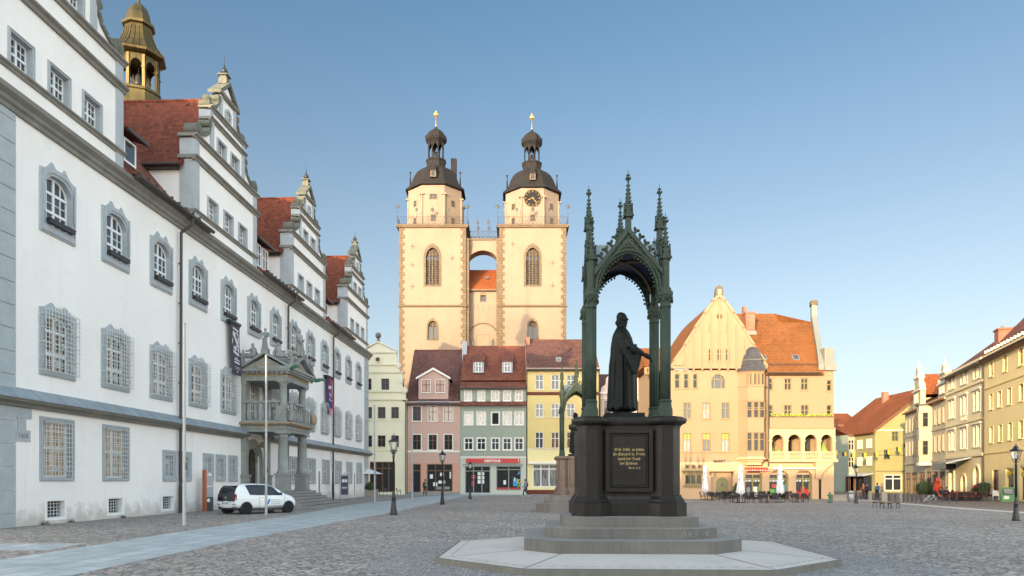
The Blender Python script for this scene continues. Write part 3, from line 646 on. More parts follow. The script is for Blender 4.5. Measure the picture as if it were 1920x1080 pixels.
mb=MB('portal_stone'); slabs(mb,[(-.08,7.701,7.95)]); slabs(mb,[(-.08,7.95,8.2)]); slabs(mb,[(.1,8.2,8.26),(.22,8.26,8.38)])
for i in range(9):
    for x in (X0_-.16,X1_+.16): mb.box(x-.06,x+.06,Y1_-.1+.3*i,Y1_+.06+.3*i,8.12,8.2)
for i in range(12): mb.box(X0_-.1+.36*i,X0_+.05+.36*i,Y1_-.2,Y1_-.04,8.12,8.2)
mb.m='ochre_stone'; mb.box(X0_+.055,X0_+.075,-2.7,-.25,7.97,8.16); mb.box(X0_+.4,X1_-.4,Y1_+.055,Y1_+.075,7.97,8.16)
part('entablature',mb,po)
# front pediment (over the long front) and side pediments
mb=MB('portal_stone'); ym=(Y1_-.2)/2
mb.prism([(Y1_-.1,8.383),(-.02,8.383),(ym,9.15)],'yz',X0_+.0,X1_-.0)
for a,b in (((Y1_-.3,8.383),(ym,9.3)),((-.02,8.383),(ym,9.3))):
    mb.prism([a,(a[0],a[1]+.14),(b[0],b[1]+.14),b],'yz',X0_-.28,X1_+.28)
mb.m='ochre_stone'; mb.prism([(-2.1,8.5),(-.85,8.5),(-.85,8.72),(-2.1,8.72)],'yz',X0_-.03,X0_+.01)
mb.m='portal_stone'; mb.prism([(X0_-.1,8.383),(X1_+.1,8.383),(PC,9.25)],'xz',Y1_-.0,-1.2)
for s in (-1,1): mb.prism([(PC+s*2.45,8.383),(PC+s*2.45,8.53),(PC,9.52),(PC,9.36)],'xz',Y1_-.3,-1.2)
mb.m='ochre_stone'; mb.prism([(PC-.9,8.5),(PC+.9,8.5),(PC,9.0)],'xz',Y1_-.03,Y1_+.01)
part('pediment',mb,po)
fm=MB('portal_stone'); figure(fm,(0,0,0),1.3); st=fm.mesh('standing_figure')
fm=MB('portal_stone'); figure(fm,(0,0,0),1.15,0,True); rc=fm.mesh('reclining_figure')
part('pedestal',MB('portal_stone').box(X0_-.25,X0_+.2,ym-.2,ym+.2,9.3,9.62),po); part('standing_figure',st,po,(X0_,ym,9.6),PI)
part('reclining_figure',rc,po,(X0_,ym+.75,9.1),PI/2); part('reclining_figure',rc,po,(X0_,ym-.75,9.12),-PI/2)
part('standing_figure',st,po,(X0_,-.2,8.55),PI).scale=(.8,.8,.8)
part('standing_figure',st,po,(X0_+.2,Y1_-.1,8.55),-PI/2-.5).scale=(.95,.95,1)
part('standing_figure',st,po,(PC-.2,Y1_-.05,9.45),-PI/2).scale=(1.3,1.3,1.35); part('reclining_figure',rc,po,(PC-.9,Y1_,9.1),PI); part('reclining_figure',rc,po,(PC+.8,Y1_,9.2),0)
part('standing_figure',st,po,(X1_-.1,Y1_-.05,8.55),-PI/2).scale=(.85,.85,.9)
part('standing_figure',st,po,(X0_+.1,Y1_-.18,5.24),-PI*.75).scale=(1.05,1.05,.95)
mb=MB('portal_stone'); figure(mb,(0,0,0),1.15); mb.m='ochre_stone'; mb.ball((.12,0,.45),(.2,.3,.4)); part('carved_lion',mb,po,(X1_+.02,Y1_-.1,5.24),-PI/2)
mb=MB('green_copper'); mb.path([(0,0,0),(-.12,-.25,.05),(-.1,-.5,.12),(0,-.65,.05)],[.13,.12,.09,.06],6); mb.prism([(-.1,0),(.35,.15),(.2,-.15)],'yz',-.02,.02)
g_=mb.mesh('gargoyle'); part('gargoyle',g_,po,(X1_+.25,Y1_-.2,8.3),.6); part('gargoyle',g_,po,(X0_-.1,Y1_-.25,8.4),-.4)
# balcony door
op=curtain_in(.72,.0,2.1,2.72); mb=MB('grey_stone'); mb.ring(loop([(x*1.25,z+.15 if z>.1 else 0) for x,z in op]),loop(op),-.08,.27); bd=part('balcony_door',mb,po,(21.0,0,5.26))
part('casement',arched_casement(op,[(0,.07),(-.36,.014),(.36,.014)],[(.8,.05),(1.9,.06)],[1.2,1.55]),bd); part('pane',loop_pane(op,'warm_glass'),bd)
# ------------------------------------------------------------------ canopy monuments
def granite(name,c,rough=.42):
    q=NT(name); v=q.coord(); n=q.noise(v,38,3,.7); n2=q.noise(v,1.6,5,.65); n3=q.noise(q.coord((3,3,.35)),1.6,4)
    a=q.mix(q.ramp(n.outputs[0],[(.35,0),(.65,1)]),k3(c,.6),k3(c,1.7)); a=q.mix(q.ramp(n2.outputs[0],[(.4,0),(.7,1)]),a,k3((c[0],c[1]*.93,c[2]*.86),.75))
    a=q.mix(q.math('MULTIPLY',q.ramp(n3.outputs[0],[(.5,0),(.75,1)]),.45),a,k3(c,2.2))
    q.col(a); q.set(Roughness=rough); q.b.inputs['Specular IOR Level'].default_value=.28; q.l(q.ramp(n2.outputs[0],[(.3,rough*.65),(.7,rough*1.5)]),q.b.inputs['Roughness']); q.bump(n.outputs[0],.08,.004); return q.m
granite('dark_granite',(.015,.0125,.011)); granite('brown_granite',(.13,.095,.075)); 
def patina(name,c,c2,rough,metal):
    q=NT(name); v=q.coord(); n=q.noise(v,4,6,.7); n2=q.noise(q.coord((6,6,.8)),1.4,4)
    a=q.mix(q.ramp(n.outputs[0],[(.4,0),(.7,1)]),c,c2); a=q.mix(q.math('MULTIPLY',q.ramp(n2.outputs[0],[(.5,0),(.8,1)]),.5),a,k3(c,.6))
    q.col(a); q.set(Roughness=rough,Metallic=metal); q.b.inputs['Specular IOR Level'].default_value=.16; q.bump(n.outputs[0],.15,.01); return q.m
patina('green_iron',(.033,.049,.037),(.050,.069,.052),.5,.0); patina('bronze_dark',(.007,.009,.0085),(.012,.016,.014),.5,.0); flat('vault_blue',(.016,.017,.055),.6); flat('vault_gold',(.16,.11,.05),.5,.4); flat('zinc_grey',(.22,.26,.27),.45,.3)
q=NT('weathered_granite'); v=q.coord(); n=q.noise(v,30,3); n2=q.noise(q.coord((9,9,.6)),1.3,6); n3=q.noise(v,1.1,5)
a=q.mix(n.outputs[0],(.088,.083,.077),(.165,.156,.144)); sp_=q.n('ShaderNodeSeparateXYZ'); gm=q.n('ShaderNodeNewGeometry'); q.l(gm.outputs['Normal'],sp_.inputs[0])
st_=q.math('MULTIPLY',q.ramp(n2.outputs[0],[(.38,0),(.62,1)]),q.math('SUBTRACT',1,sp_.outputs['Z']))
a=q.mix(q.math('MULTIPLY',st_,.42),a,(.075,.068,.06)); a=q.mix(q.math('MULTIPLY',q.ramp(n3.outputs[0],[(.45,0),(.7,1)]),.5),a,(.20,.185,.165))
tr_=q.ramp(sp_.outputs['Z'],[(.5,0),(.8,1)]); a=q.mix(q.math('MULTIPLY',tr_,.55),a,(.30,.285,.265)); q.col(a); q.set(Roughness=.8); q.bump(n.outputs[0],.3,.008)  # treads lightened by upward normal: brighter light on top put into the colour
q=NT('platform_stone'); v=q.coord(); n=q.noise(v,26,3); n3=q.noise(v,.9,5,.65)
a=q.mix(n.outputs[0],(.46,.415,.37),(.56,.505,.455)); a=q.mix(q.math('MULTIPLY',q.ramp(n3.outputs[0],[(.45,0),(.7,1)]),.5),a,(.38,.34,.30)); q.col(a); q.set(Roughness=.7); q.bump(n.outputs[0],.15,.005)
flat('edge_stone',(.15,.142,.120),.85,var=.35,scale=5)
MR=-math.atan(.0417)
def chamf(w,c,d=None):
    d=w if d is None else d
    return [(w,-d+c),(w,d-c),(w-c,d),(-w+c,d),(-w,d-c),(-w,-d+c),(-w+c,-d),(w-c,-d)]
CX,CY=2.44,16.02
# the low paved platform
pf=thing('paved_platform','wide pale eight-sided stone platform under the nearest canopy monument','platform',(CX+.02,16.08,0),MR)
o=chamf(3.86,1.72,3.76); i_=chamf(2.08,.7); e2=[(x*.985,y*.985) for x,y in o]
mb=MB('edge_stone'); mb.prism(o,'xy',-.05,.115); part('kerb',mb,pf)
mb=MB('platform_stone'); n=8
vs=[(x,y,.118) for x,y in e2]+[(x,y,.23) for x,y in i_]; mb.add(vs,[(k,(k+1)%n,n+(k+1)%n,n+k) for k in range(n)]+[tuple(range(n,2*n))])
mb.m='edge_stone'
for k in range(8):     # open joints and the line of drain slots along the rim
    a=Vector(vs[k]); b=Vector(vs[8+k]); d=(b-a); s_=d.cross(Vector((0,0,1))).normalized()*.012; z=Vector((0,0,.004))
    mb.add([a+s_+z,a-s_+z,b-s_+z,b+s_+z],[(0,1,2,3)])
    a2=Vector(vs[(k+1)%8]); L=(a2-a).length; t=(a2-a).normalized(); inn=Vector((0,0,0)); inn=((b-a).normalized())*.22
    c0=a+inn+z+t*.1; m=int((L-.2)/.24)
    for j in range(m):
        p=c0+t*(j*.24); w=t.cross(Vector((0,0,1))).normalized()*.014; mb.add([p+w,p-w,p-w+t*.11,p+w+t*.11],[(0,1,2,3)])
part('paving',mb,pf)
# --- monument prototype, built once for the near statue
def pillar_outline(h,r,ex=0):      # square with eight-sided corner turrets
    c=h; pts=[]
    for sx,sy in ((1,-1),(1,1),(-1,1),(-1,-1)):
        a0={(1,-1):-90,(1,1):0,(-1,1):90,(-1,-1):180}[(sx,sy)]
        for k in range(-1,5):
            a=R(a0-22.5+45*k); pts.append((sx*c+(r+ex)*cos(a),sy*c+(r+ex)*sin(a)))
    return pts
def monument(root,base):
    H=.765; r=.30
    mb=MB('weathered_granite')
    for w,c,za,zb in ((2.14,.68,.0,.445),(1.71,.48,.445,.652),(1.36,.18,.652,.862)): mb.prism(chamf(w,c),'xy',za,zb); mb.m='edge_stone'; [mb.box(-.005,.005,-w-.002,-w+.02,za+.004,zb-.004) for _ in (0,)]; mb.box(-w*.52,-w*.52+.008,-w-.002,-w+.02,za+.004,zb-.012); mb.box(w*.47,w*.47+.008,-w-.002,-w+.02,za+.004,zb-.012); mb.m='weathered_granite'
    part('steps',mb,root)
    mb=MB(base)
    def lay(e,za,zb,e2=None):
        a=pillar_outline(H,r,e); b=pillar_outline(H,r,e if e2 is None else e2); n=len(a)
        mb.add([(x,y,za) for x,y in a]+[(x,y,zb) for x,y in b],[(k,(k+1)%n,n+(k+1)%n,n+k) for k in range(n)]+[tuple(range(n))[::-1],tuple(range(n,2*n))])
    lay(.14,.864,1.13); lay(.14,1.13,1.16,.09); lay(.09,1.16,1.2); lay(.09,1.2,1.27,.03); lay(.03,1.27,1.30); lay(0,1.30,2.68); lay(.02,2.68,2.71); lay(.02,2.71,2.76,.10); lay(.12,2.76,2.80,.14); lay(.14,2.80,2.86,.14); lay(.10,2.86,2.90,.04)
    core=H+.02
    mb.prism([(core,-core),(core,core),(-core,core),(-core,-core)],'xy',.87,2.87)
    pd=part('pedestal',mb,root)
    mb=MB(base); y=-(H+.115)
    for s in range(4):
        mb.X=Matrix.Rotation(s*PI/2,4,'Z')
        mb.ring([(.48,1.36),(.48,2.64),(-.48,2.64),(-.48,1.36)],[(.40,1.44),(.40,2.56),(-.40,2.56),(-.40,1.44)],y-.09,y+.02)
        mb.ring([(.385,1.455),(.385,2.545),(-.385,2.545),(-.385,1.455)],[(.355,1.485),(.355,2.515),(-.355,2.515),(-.355,1.485)],y-.045,y+.02); mb.box(-.345,.345,y-.055,y+.01,1.495,2.505)
    mb.X=None; part('panel',mb,pd)
    zc=2.90
    # four clustered columns
    col=MB('green_iron'); col.X=Matrix.Diagonal((.74,.74,1,1))
    col.lathe([(.205,0),(.205,.16),(.175,.22),(.17,.3),(.19,.33),(.15,.37)],8,rot=PI/8,sm=False)
    for k in range(4):
        a=PI/4+k*PI/2; col.lathe([(.066,.35),(.066,2.29)],8,(.075*cos(a),.075*sin(a),0))
        a=k*PI/2; col.lathe([(.05,.35),(.05,2.29)],8,(.10*cos(a),.10*sin(a),0))
    col.lathe([(.11,.35),(.11,2.29)],8)
    col.lathe([(.15,2.26),(.17,2.28),(.155,2.31),(.16,2.38),(.20,2.50),(.215,2.52),(.215,2.57),(.20,2.60)],8,rot=PI/8,sm=False)
    for k in range(12):
        a=k*PI/6; col.ball((.185*cos(a),.185*sin(a),2.40+.05*(k%2)),(.04,.04,.05),6,4)
    col.lathe([(.165,2.6),(.165,2.65),(.115,2.70),(.115,3.32)],8,rot=PI/8,sm=False); col_m=col.mesh('column')
    pin=MB('green_iron'); 
    def crocket(mb,z,r,s,n=4,rot=PI/4):
        for k in range(n):
            a=rot+k*2*PI/n; mb.tube((r*.6*cos(a),r*.6*sin(a),z),((r+s)*cos(a),(r+s)*sin(a),z+s*.55),s*.34,s*.42,5); mb.ball(((r+s)*cos(a),(r+s)*sin(a),z+s*.6),s*.42,5,4)
    def spire(mb,z0,w,h,cr,gab=True):
        if gab:
            for k in range(4):
                mb.X=Matrix.Rotation(k*PI/2,4,'Z'); mb.prism([(-w*1.15,z0-.02),(w*1.15,z0-.02),(0,z0+w*3.4)],'xz',-w*1.28,-w*.9); mb.ball((0,-w*1.1,z0+w*3.5),w*.3,5,4)
                mb.ball((w*1.2,-w*1.2,z0),w*.35,5,4)
            mb.X=None
        mb.lathe([(w,z0),(w*.92,z0+.1),(w*.2,z0+h*.83),(w*.15,z0+h*.86)],8,rot=PI/8,sm=False)
        for j in range(cr): 
            t=(j+.3)/cr; crocket(mb,z0+h*.80*t,w*(1-.8*t),w*.52*(1-.35*t))
        z=z0+h*.83; mb.lathe([(w*.2,z),(w*.42,z+.015),(w*.2,z+.03),(w*.16,z+.08)],6); crocket(mb,z+.05,w*.15,w*.62); mb.ball((0,0,z+.10),w*.3,6,4); crocket(mb,z+.13,w*.1,w*.4,4,PI/4); mb.lathe([(w*.16,z+.1),(w*.1,z+.18),(0.004,z+.26)],6)
    spire(pin,3.28,.082,.84,7); pin_m=pin.mesh('pinnacle')
    for sx in (-1,1):
        for sy in (-1,1):
            c_=part('column',col_m,root,(sx*H,sy*H,zc)); part('pinnacle',pin_m,c_)
    # one gable per side
    zs=2.62; ap=3.88; rise=3.45         # spring of arch, gable tip, crown of arch (above column foot)
    def pointed(w,zs_,zt,n=12):
        # slightly pointed arch from (w,zs_) to (0,zt)
        pts=[]
        for k in range(n+1):
            t=k/n; a=t*PI/2; x=w*cos(a); z=zs_+(zt-zs_)*(sin(a)*.90+t*.10); pts.append((x,z))
        pts[-1]=(0,zt); return pts
    def gable_mesh():
        mb=MB('green_iron'); w=H-.1; A=pointed(w,zs,rise); half=[]
        top=lambda x: ap-(ap-2.98)*abs(x)/(H-.08)
        for s in (1,-1):
            for k in range(len(A)-1):
                (xa,za),(xb,zb)=A[k],A[k+1]; q_=[(s*xa,za),(s*xb,zb),(s*xb,max(zb+.02,top(xb)-.05)),(s*xa,max(za+.02,top(xa)-.05))]
                mb.prism(q_ if s>0 else q_[::-1],'xz',-.035,.035)
            B=pointed(w-.03,zs,rise-.03); 
            for k in range(len(A)-1):
                mb.tube((s*A[k][0],-.05,A[k][1]),(s*A[k+1][0],-.05,A[k+1][1]),.03,n=6); mb.tube((s*(A[k][0]-.045),-.02,A[k][1]-.03),(s*max(0,A[k+1][0]-.045),-.02,A[k+1][1]-.035),.028,n=6)
            x0,z0=s*(H-.06),2.98
            mb.X=None
            mb.prism([(x0,z0-.05),(x0,z0+.07),(0,ap+.06),(0,ap-.07)],'xz',-.085,.085)
            mb.prism([(s*(H-.16),z0-.02),(s*(H-.16),z0+.05),(0,ap-.17),(0,ap-.25)],'xz',-.06,.06)
            for j in range(6):      # crockets up the slope
                t=.12+.80*j/5.5; x=x0*(1-t); z=z0+.08+(ap-.03-z0)*t; mb.tube((x,0,z-.02),(x+s*.06,0,z+.07),.028,.034,5); mb.ball((x+s*.09,0,z+.07),(.05,.05,.032),6,4); mb.ball((x+s*.03,0,z+.11),(.032,.04,.045),6,4)
            for k in range(1,11):   # hanging cusps
                x,z=A[k][0]*s,A[k][1]; nx,nz=-x/w,-(z-zs)/(rise-zs)*.8; L=math.hypot(nx,nz); nx/=L; nz/=L
                mb.tube((x,0,z),(x+nx*.10,0,z+nz*.10),.018,.014,5); mb.ball((x+nx*.115,0,z+nz*.115),.026,6,4)
                for e in (-1,1): mb.ball((x+nx*.075-nz*e*.035,0,z+nz*.075+nx*e*.035),.022,5,4)
        for a in range(4):         # quatrefoil in the gable field
            t=PI/4+a*PI/2; cx_,cz_=.075*cos(t),3.62+.06*sin(t)
            for k in range(8): mb.tube((cx_+.07*cos(k*PI/4),-.045,cz_+.07*sin(k*PI/4)),(cx_+.07*cos((k+1)*PI/4),-.045,cz_+.07*sin((k+1)*PI/4)),.016,n=4,caps=False)
        for s in (-1,1):
            mb.path([(s*.1,-.045,3.55),(s*.25,-.045,3.47),(s*.4,-.045,3.33)],.018,5); mb.path([(s*.12,-.045,3.5),(s*.24,-.045,3.43),(s*.36,-.045,3.39)],.016,5); mb.ball((s*.33,-.05,3.42),.03,5,4); mb.ball((s*.2,-.05,3.53),.03,5,4)
        mb.lathe([(.085,ap-.05),(.068,ap+.04),(.068,ap+.3),(.08,ap+.32)],8,rot=PI/8,sm=False)
        sp=MB('green_iron'); 
        o=mb; spire(o,ap+.28,.075,.86,8)
        return mb.mesh('canopy_gable')
    gm_=gable_mesh()
    for k in range(4):
        a=k*PI/2; part('canopy_gable',gm_,root,(H*sin(a),-H*cos(a),zc),a)
    # crossed saddle roof and ribbed vault
    mb=MB('zinc_grey'); hr=3.80
    for k in range(2):
        mb.X=Matrix.Rotation(k*PI/2,4,'Z')
        for s in (-1,1):
            for e in (-1,1): f_=[(s*(H-.02),e*(H-.02),zc+2.98),(0,e*(H-.02),zc+hr),(0,0,zc+hr)]; mb.face(f_)
        mb.tube((0,-H,zc+hr),(0,H,zc+hr),.025,n=6)
    mb.X=None; part('canopy_roof',mb,root)
    mb=MB('vault_blue'); N=12
    def vz(x,y):
        zx=zs+(rise-zs)*math.sqrt(max(0,1-(x/(H-.02))**2))*.97; zy=zs+(rise-zs)*math.sqrt(max(0,1-(y/(H-.02))**2))*.97; return zc+max(zx,zy)+.03
    g=[[( -H+.04+(2*H-.08)*i/N,-H+.04+(2*H-.08)*j/N) for i in range(N+1)] for j in range(N+1)]
    vs=[(x,y,vz(x,y)) for row in g for x,y in row]; fs=[(j*(N+1)+i,j*(N+1)+i+1,(j+1)*(N+1)+i+1,(j+1)*(N+1)+i) for j in range(N) for i in range(N)]
    mb.add(vs,fs,True); mb.m='vault_gold'
    for s in (-1,1):
        P_=[( -H+.06+(2*H-.12)*i/16,s*(-H+.06+(2*H-.12)*i/16)) for i in range(17)]; mb.path([(x,y,vz(x,y)-.03) for x,y in P_],.025,5)
    part('vault',mb,root)
m1=thing('canopy_monument','near monument of dark granite pedestal and green cast-iron gothic canopy on the octagonal platform','monument',(CX,CY,.02),MR)
monument(m1,'dark_granite')
flat('inscription_gold',(.42,.31,.12),.5,.2)
def frak(s):
    o=''
    ex={'C':'\u212d','H':'\u210c','I':'\u2111','R':'\u211c','Z':'\u2128'}
    for ch in s:
        if ch in ex: o+=ex[ch]
        elif 'A'<=ch<='Z': o+=chr(0x1D504+ord(ch)-65)
        elif 'a'<=ch<='z': o+=chr(0x1D51E+ord(ch)-97)
        else: o+=ch
    return o
yp=-(.765+.115)-.058
for s,z,sz,x in (('Seid fleißig zu halten',2.20,.085,0),('die Einigkeit im Geiste',2.105,.085,0),('durch das Band',2.01,.085,0),('des Friedens.',1.915,.085,0),('Ephes. 4. 3.',1.83,.06,.11)):
    add_text(frak(s),sz*.94,'inscription_gold',m1,(x,yp,z),(PI/2,0,0),'inscription',ext=.003,bold=.0012)
m2=thing('canopy_monument','farther canopy monument with brown granite pedestal, mostly hidden behind the nearer one','monument',(3.42,39.2,-.0),MR)
monument(m2,'brown_granite')
# chalk scribble on the second step
flat('chalk_mark',(.34,.34,.33),.9)
mb=MB('white_paint'); y=-1.712; mb.m='chalk_mark'
for st_ in ([(0,0),(.06,.11),(.10,0)],[(.15,.0),(.14,.10)],[(.22,.1),(.15,.05),(.22,0)],[(.27,.08),(.33,.1),(.30,.03),(.26,.05)],[(.37,.05),(.44,.06)],[(.47,.09),(.53,.08),(.50,.02),(.46,.04),(.48,.09)]):
    for a,b in zip(st_,st_[1:]): mb.tube((a[0],y,a[1]),(b[0],y,b[1]),.0035,n=4)
part('scribble',mb,m1,(.92,0,.50))
# ------------------------------------------------------------------ bronze statue
def statue_mesh():
    mb=MB('bronze_dark'); K=[(.02,.0,.305,.31),(.06,.0,.31,.315),(.3,.0,.295,.30),(.6,.005,.285,.285),(.9,.01,.275,.275),(1.2,.0,.265,.27),(1.4,-.01,.25,.275),(1.55,-.015,.225,.28),(1.66,-.025,.195,.265),(1.74,-.03,.155,.22),(1.80,-.035,.115,.15),(1.85,-.03,.09,.10),(1.9,-.02,.075,.078),(1.97,-.02,.07,.07)]
    n=64; rows=[]; zs_=[.02+1.95*i/44 for i in range(45)]
    def at(z):
        for a,b in zip(K,K[1:]):
            if a[0]<=z<=b[0]: t=(z-a[0])/(b[0]-a[0]); return [a[i]+(b[i]-a[i])*t for i in range(1,4)]
        return K[-1][1:]
    vs=[]
    for z in zs_:
        cx,rx,ry=at(z); am=.075*min(1,max(0,(1.72-z)/1.3))**.8+.012*(z<1.8)
        for k in range(n):
            t=2*PI*k/n; f=1+am*(sin(9*t+.5+.5*sin(z*2))*.7+sin(17*t+1.7+z*.6)*.38+sin(5*t+z*1.1)*.5)
            vs.append((cx+rx*f*cos(t),ry*f*sin(t),z+ (.012*sin(7*t) if z<.05 else 0)))
    m=len(zs_); fs=[(j*n+i,j*n+(i+1)%n,(j+1)*n+(i+1)%n,(j+1)*n+i) for j in range(m-1) for i in range(n)]+[tuple(range(n))[::-1],tuple(range((m-1)*n,m*n))]
    mb.add(vs,fs,True)
    # head with face turned to +x, thick hair to the collar
    mb.ball((-.005,0,2.03),(.098,.082,.125),20,14); mb.ball((.035,0,1.985),(.062,.062,.07),14,10)
    mb.ball((-.045,0,2.05),(.095,.098,.118),18,12); mb.ball((-.07,0,1.96),(.075,.1,.075),14,10)
    for a in range(9):
        t=PI*.55+a*PI*.9/8; mb.ball((-.045+.088*cos(t),.095*sin(t),1.935),(.034,.034,.05),8,6)
    for s in (-1,1):
        mb.ball((-.005,s*.084,2.01),(.024,.018,.036),8,6); mb.ball((.073,s*.034,2.032),(.02,.024,.012),8,6); mb.ball((.082,s*.032,2.052),(.016,.026,.010),8,6); mb.ball((.06,s*.045,1.995),(.032,.026,.03),8,6)
    mb.tube((.085,0,2.045),(.122,0,2.0),.012,.018,8); mb.ball((.112,0,1.997),(.018,.02,.014),8,6); mb.ball((.092,0,1.962),(.018,.03,.008),8,6); mb.ball((.09,0,1.947),(.017,.026,.009),8,6); mb.ball((.078,0,1.918),(.028,.032,.022),8,6)
    mb.lathe([(.10,1.84),(.115,1.86),(.105,1.90),(.085,1.915)],20,(-.02,0,0))
    # sleeves: near arm reaching forward and down, far arm carrying a book
    mb.path([(-.02,-.20,1.66),(.04,-.27,1.5),(.12,-.30,1.33),(.27,-.30,1.26),(.40,-.29,1.2)],[.09,.11,.115,.085,.055],12)
    for i in range(6):      # the wide sleeve hangs in swags from shoulder to wrist
        d=.075*i; mb.path([(-.10+.03*i,-.29,1.50-.02*i),(-.05+.04*i,-.335,1.30-.5*d),(.04+.03*i,-.35,1.16-.9*d),(.15+.015*i,-.345,1.10-.85*d),(.25+.008*i,-.325,1.15-.5*d),(.345,-.30,1.225-.12*d)],[.04,.045,.05,.048,.04,.03],8)
    mb.path([(-.02,.2,1.66),(.05,.29,1.45),(.12,.28,1.25),(.26,.1,1.28)],[.09,.11,.11,.06],12)
    mb.box(.22,.30,-.08,.2,1.16,1.46)
    for i,(x,y) in enumerate(((.16,-.20),(.22,-.1),(.24,.06),(.08,-.28),(-.06,-.3),(-.2,-.2),(-.26,-.02))):   # front facing and long folds
        mb.path([(x*.75,y*.8,1.6),(x*1.05,y*1.02,1.0),(x*1.2,y*1.13,.05)],[.03,.032,.045],8)
    for x,y in ((.12,-.10),(-.12,.1)): pass
    mb.path([(-.10,-.1,.06),(-.02,-.1,.0)],.075,10); mb.path([(-.08,.1,.06),(.1,.1,.0)],.075,10)
    o=bpy.data.objects.new('tmp',mb.mesh('tmp')); r=o.modifiers.new('r','REMESH'); r.mode='VOXEL'; r.voxel_size=.0125; sm=o.modifiers.new('s','SMOOTH'); sm.iterations=2; sm.factor=.5
    me=evalmesh(o,'body'); 
    for p in me.polygons: p.use_smooth=True
    me.materials.clear(); me.materials.append(MATS['bronze_dark'])
    return me
st=thing('bronze_statue','dark bronze robed man standing in profile under the near green canopy, one hand stretched out','statue',(CX-.03,CY,2.925),MR)
part('plinth',MB('bronze_dark').box(-.40,.43,-.36,.36,0,.13).box(-.42,.45,-.38,.38,0,.05),st)
SB=statue_mesh(); b_=part('body',SB,st,(0,0,.185)); 
mb=MB('bronze_dark')
for s,x in ((-1,-.13),(1,-.02)):      # shoes below the hem
    mb.ball((x,s*.11,-.01),(.10,.06,.05),12,8); mb.ball((x+.13,s*.115,-.025),(.13,.058,.033),12,8); mb.tube((x-.02,s*.11,0),(x-.02,s*.11,.14),.055,.06,10)
part('shoe',mb,b_)
def hand(mb,o,d,up,side,s=1.0,curl=.5):
    o=Vector(o); d=Vector(d).normalized(); side=Vector(side).normalized(); up=Vector(up).normalized()
    W=lambda a,b,c: tuple(o+(d*a+side*b+up*c)*s)
    mb.tube(W(-.05,0,0),W(.0,0,0),.03*s,.032*s,10); mb.path([W(0,-.0,0),W(.05,0,.005),W(.095,0,.0)],[.034*s,.042*s,.036*s],10)
    for i,(b,l) in enumerate(((-.034,.062),(-.011,.076),(.012,.070),(.033,.055))):
        p0=W(.085,b,.002); p1=W(.085+l*.45,b*1.15,-.006*curl); p2=W(.085+l*.8,b*1.2,-.024*curl); p3=W(.085+l*1.02,b*1.2,-.046*curl); mb.path([p0,p1,p2,p3],[.0125*s,.0115*s,.0105*s,.008*s],7); mb.ball(p3,.008*s,6,5)
    p=[W(.02,-.03,-.005),W(.05,-.056,-.012),W(.08,-.062,-.026),W(.10,-.056,-.036)]; mb.path(p,[.016*s,.0135*s,.0115*s,.009*s],7)
mb=MB('bronze_dark'); hand(mb,(.43,-.29,1.185),(1,.0,-.55),(.5,0,.85),(0,1,0),1.35,1.0); part('hand',mb,b_)
st2=dup(st,(3.40,39.2,2.905),MR,'dark bronze statue under the farther canopy, mostly hidden behind the near monument')
# ------------------------------------------------------------------ small white hatchback
q=NT('car_white'); q.col((.80,.81,.82)); q.set(Roughness=.28); q.b.inputs['Coat Weight'].default_value=.5; q.b.inputs['Coat Roughness'].default_value=.08
flat('tyre',(.010,.010,.011),.9); flat('steel_black',(.022,.023,.025),.45); flat('rear_red',(.16,.012,.012),.25); flat('plate_white',(.7,.7,.7),.5); flat('plate_blue',(.02,.07,.35),.5); flat('logo_blue',(.03,.16,.5),.5); flat('chrome',(.6,.6,.62),.18,.9); flat('text_grey',(.16,.17,.19),.6)
q=NT('car_glass'); q.col((.012,.016,.02)); q.set(Roughness=.03); q.b.inputs['Specular IOR Level'].default_value=.5
car=thing('parked_car','small white three-door hatchback with a blue emblem on its door, parked before the portal','car',(-12.68,36.75,0),R(54.4))
# stations along the car: x, half widths and heights of (sill, waist, shoulder, glass base, roof rail, roof)
ST=[(-1.78,.62,.36,.70,.56,.70,.74,.64,.84,.60,.87,.55,.885),(-1.765,.68,.31,.76,.57,.76,.80,.71,.93,.64,.99,.58,1.01),(-1.70,.74,.28,.795,.57,.80,.82,.755,.97,.66,1.17,.60,1.20),(-1.60,.765,.26,.81,.565,.82,.82,.775,.98,.665,1.315,.60,1.35),(-1.44,.79,.23,.815,.56,.825,.81,.79,.97,.665,1.40,.595,1.44),
(-1.0,.80,.21,.815,.55,.822,.80,.79,.94,.66,1.445,.59,1.475),(-.4,.80,.20,.82,.55,.82,.80,.79,.92,.66,1.455,.59,1.485),(.1,.80,.20,.82,.55,.82,.80,.79,.91,.655,1.415,.585,1.45),(.5,.80,.20,.82,.55,.82,.80,.79,.905,.63,1.28,.56,1.31),
(.85,.80,.21,.82,.55,.82,.79,.79,.905,.66,1.10,.60,1.14),(1.08,.80,.22,.815,.55,.81,.78,.77,.895,.72,.93,.66,.955),(1.35,.79,.23,.80,.54,.79,.74,.74,.85,.68,.885,.62,.905),(1.62,.76,.25,.77,.52,.75,.68,.69,.77,.62,.80,.55,.815),(1.76,.66,.28,.68,.48,.66,.60,.58,.66,.5,.68,.45,.69),(1.80,.52,.34,.56,.46,.54,.56,.48,.61,.42,.62,.38,.63)]
def section(s): return [(s[1],s[2]),(s[3],s[4]),(s[5],s[6]),(s[7],s[8]),(s[9],s[10]),(s[11],s[12])]
vs=[];fs=[];nn=14
for s in ST:
    h=section(s); ring=[(0,s[2]-.01)]+h+[(0,h[-1][1]+.012)]+[(-y,z) for y,z in h[::-1]]; 
    vs+=[(s[0],y,z) for y,z in ring]
nn=len(ring)
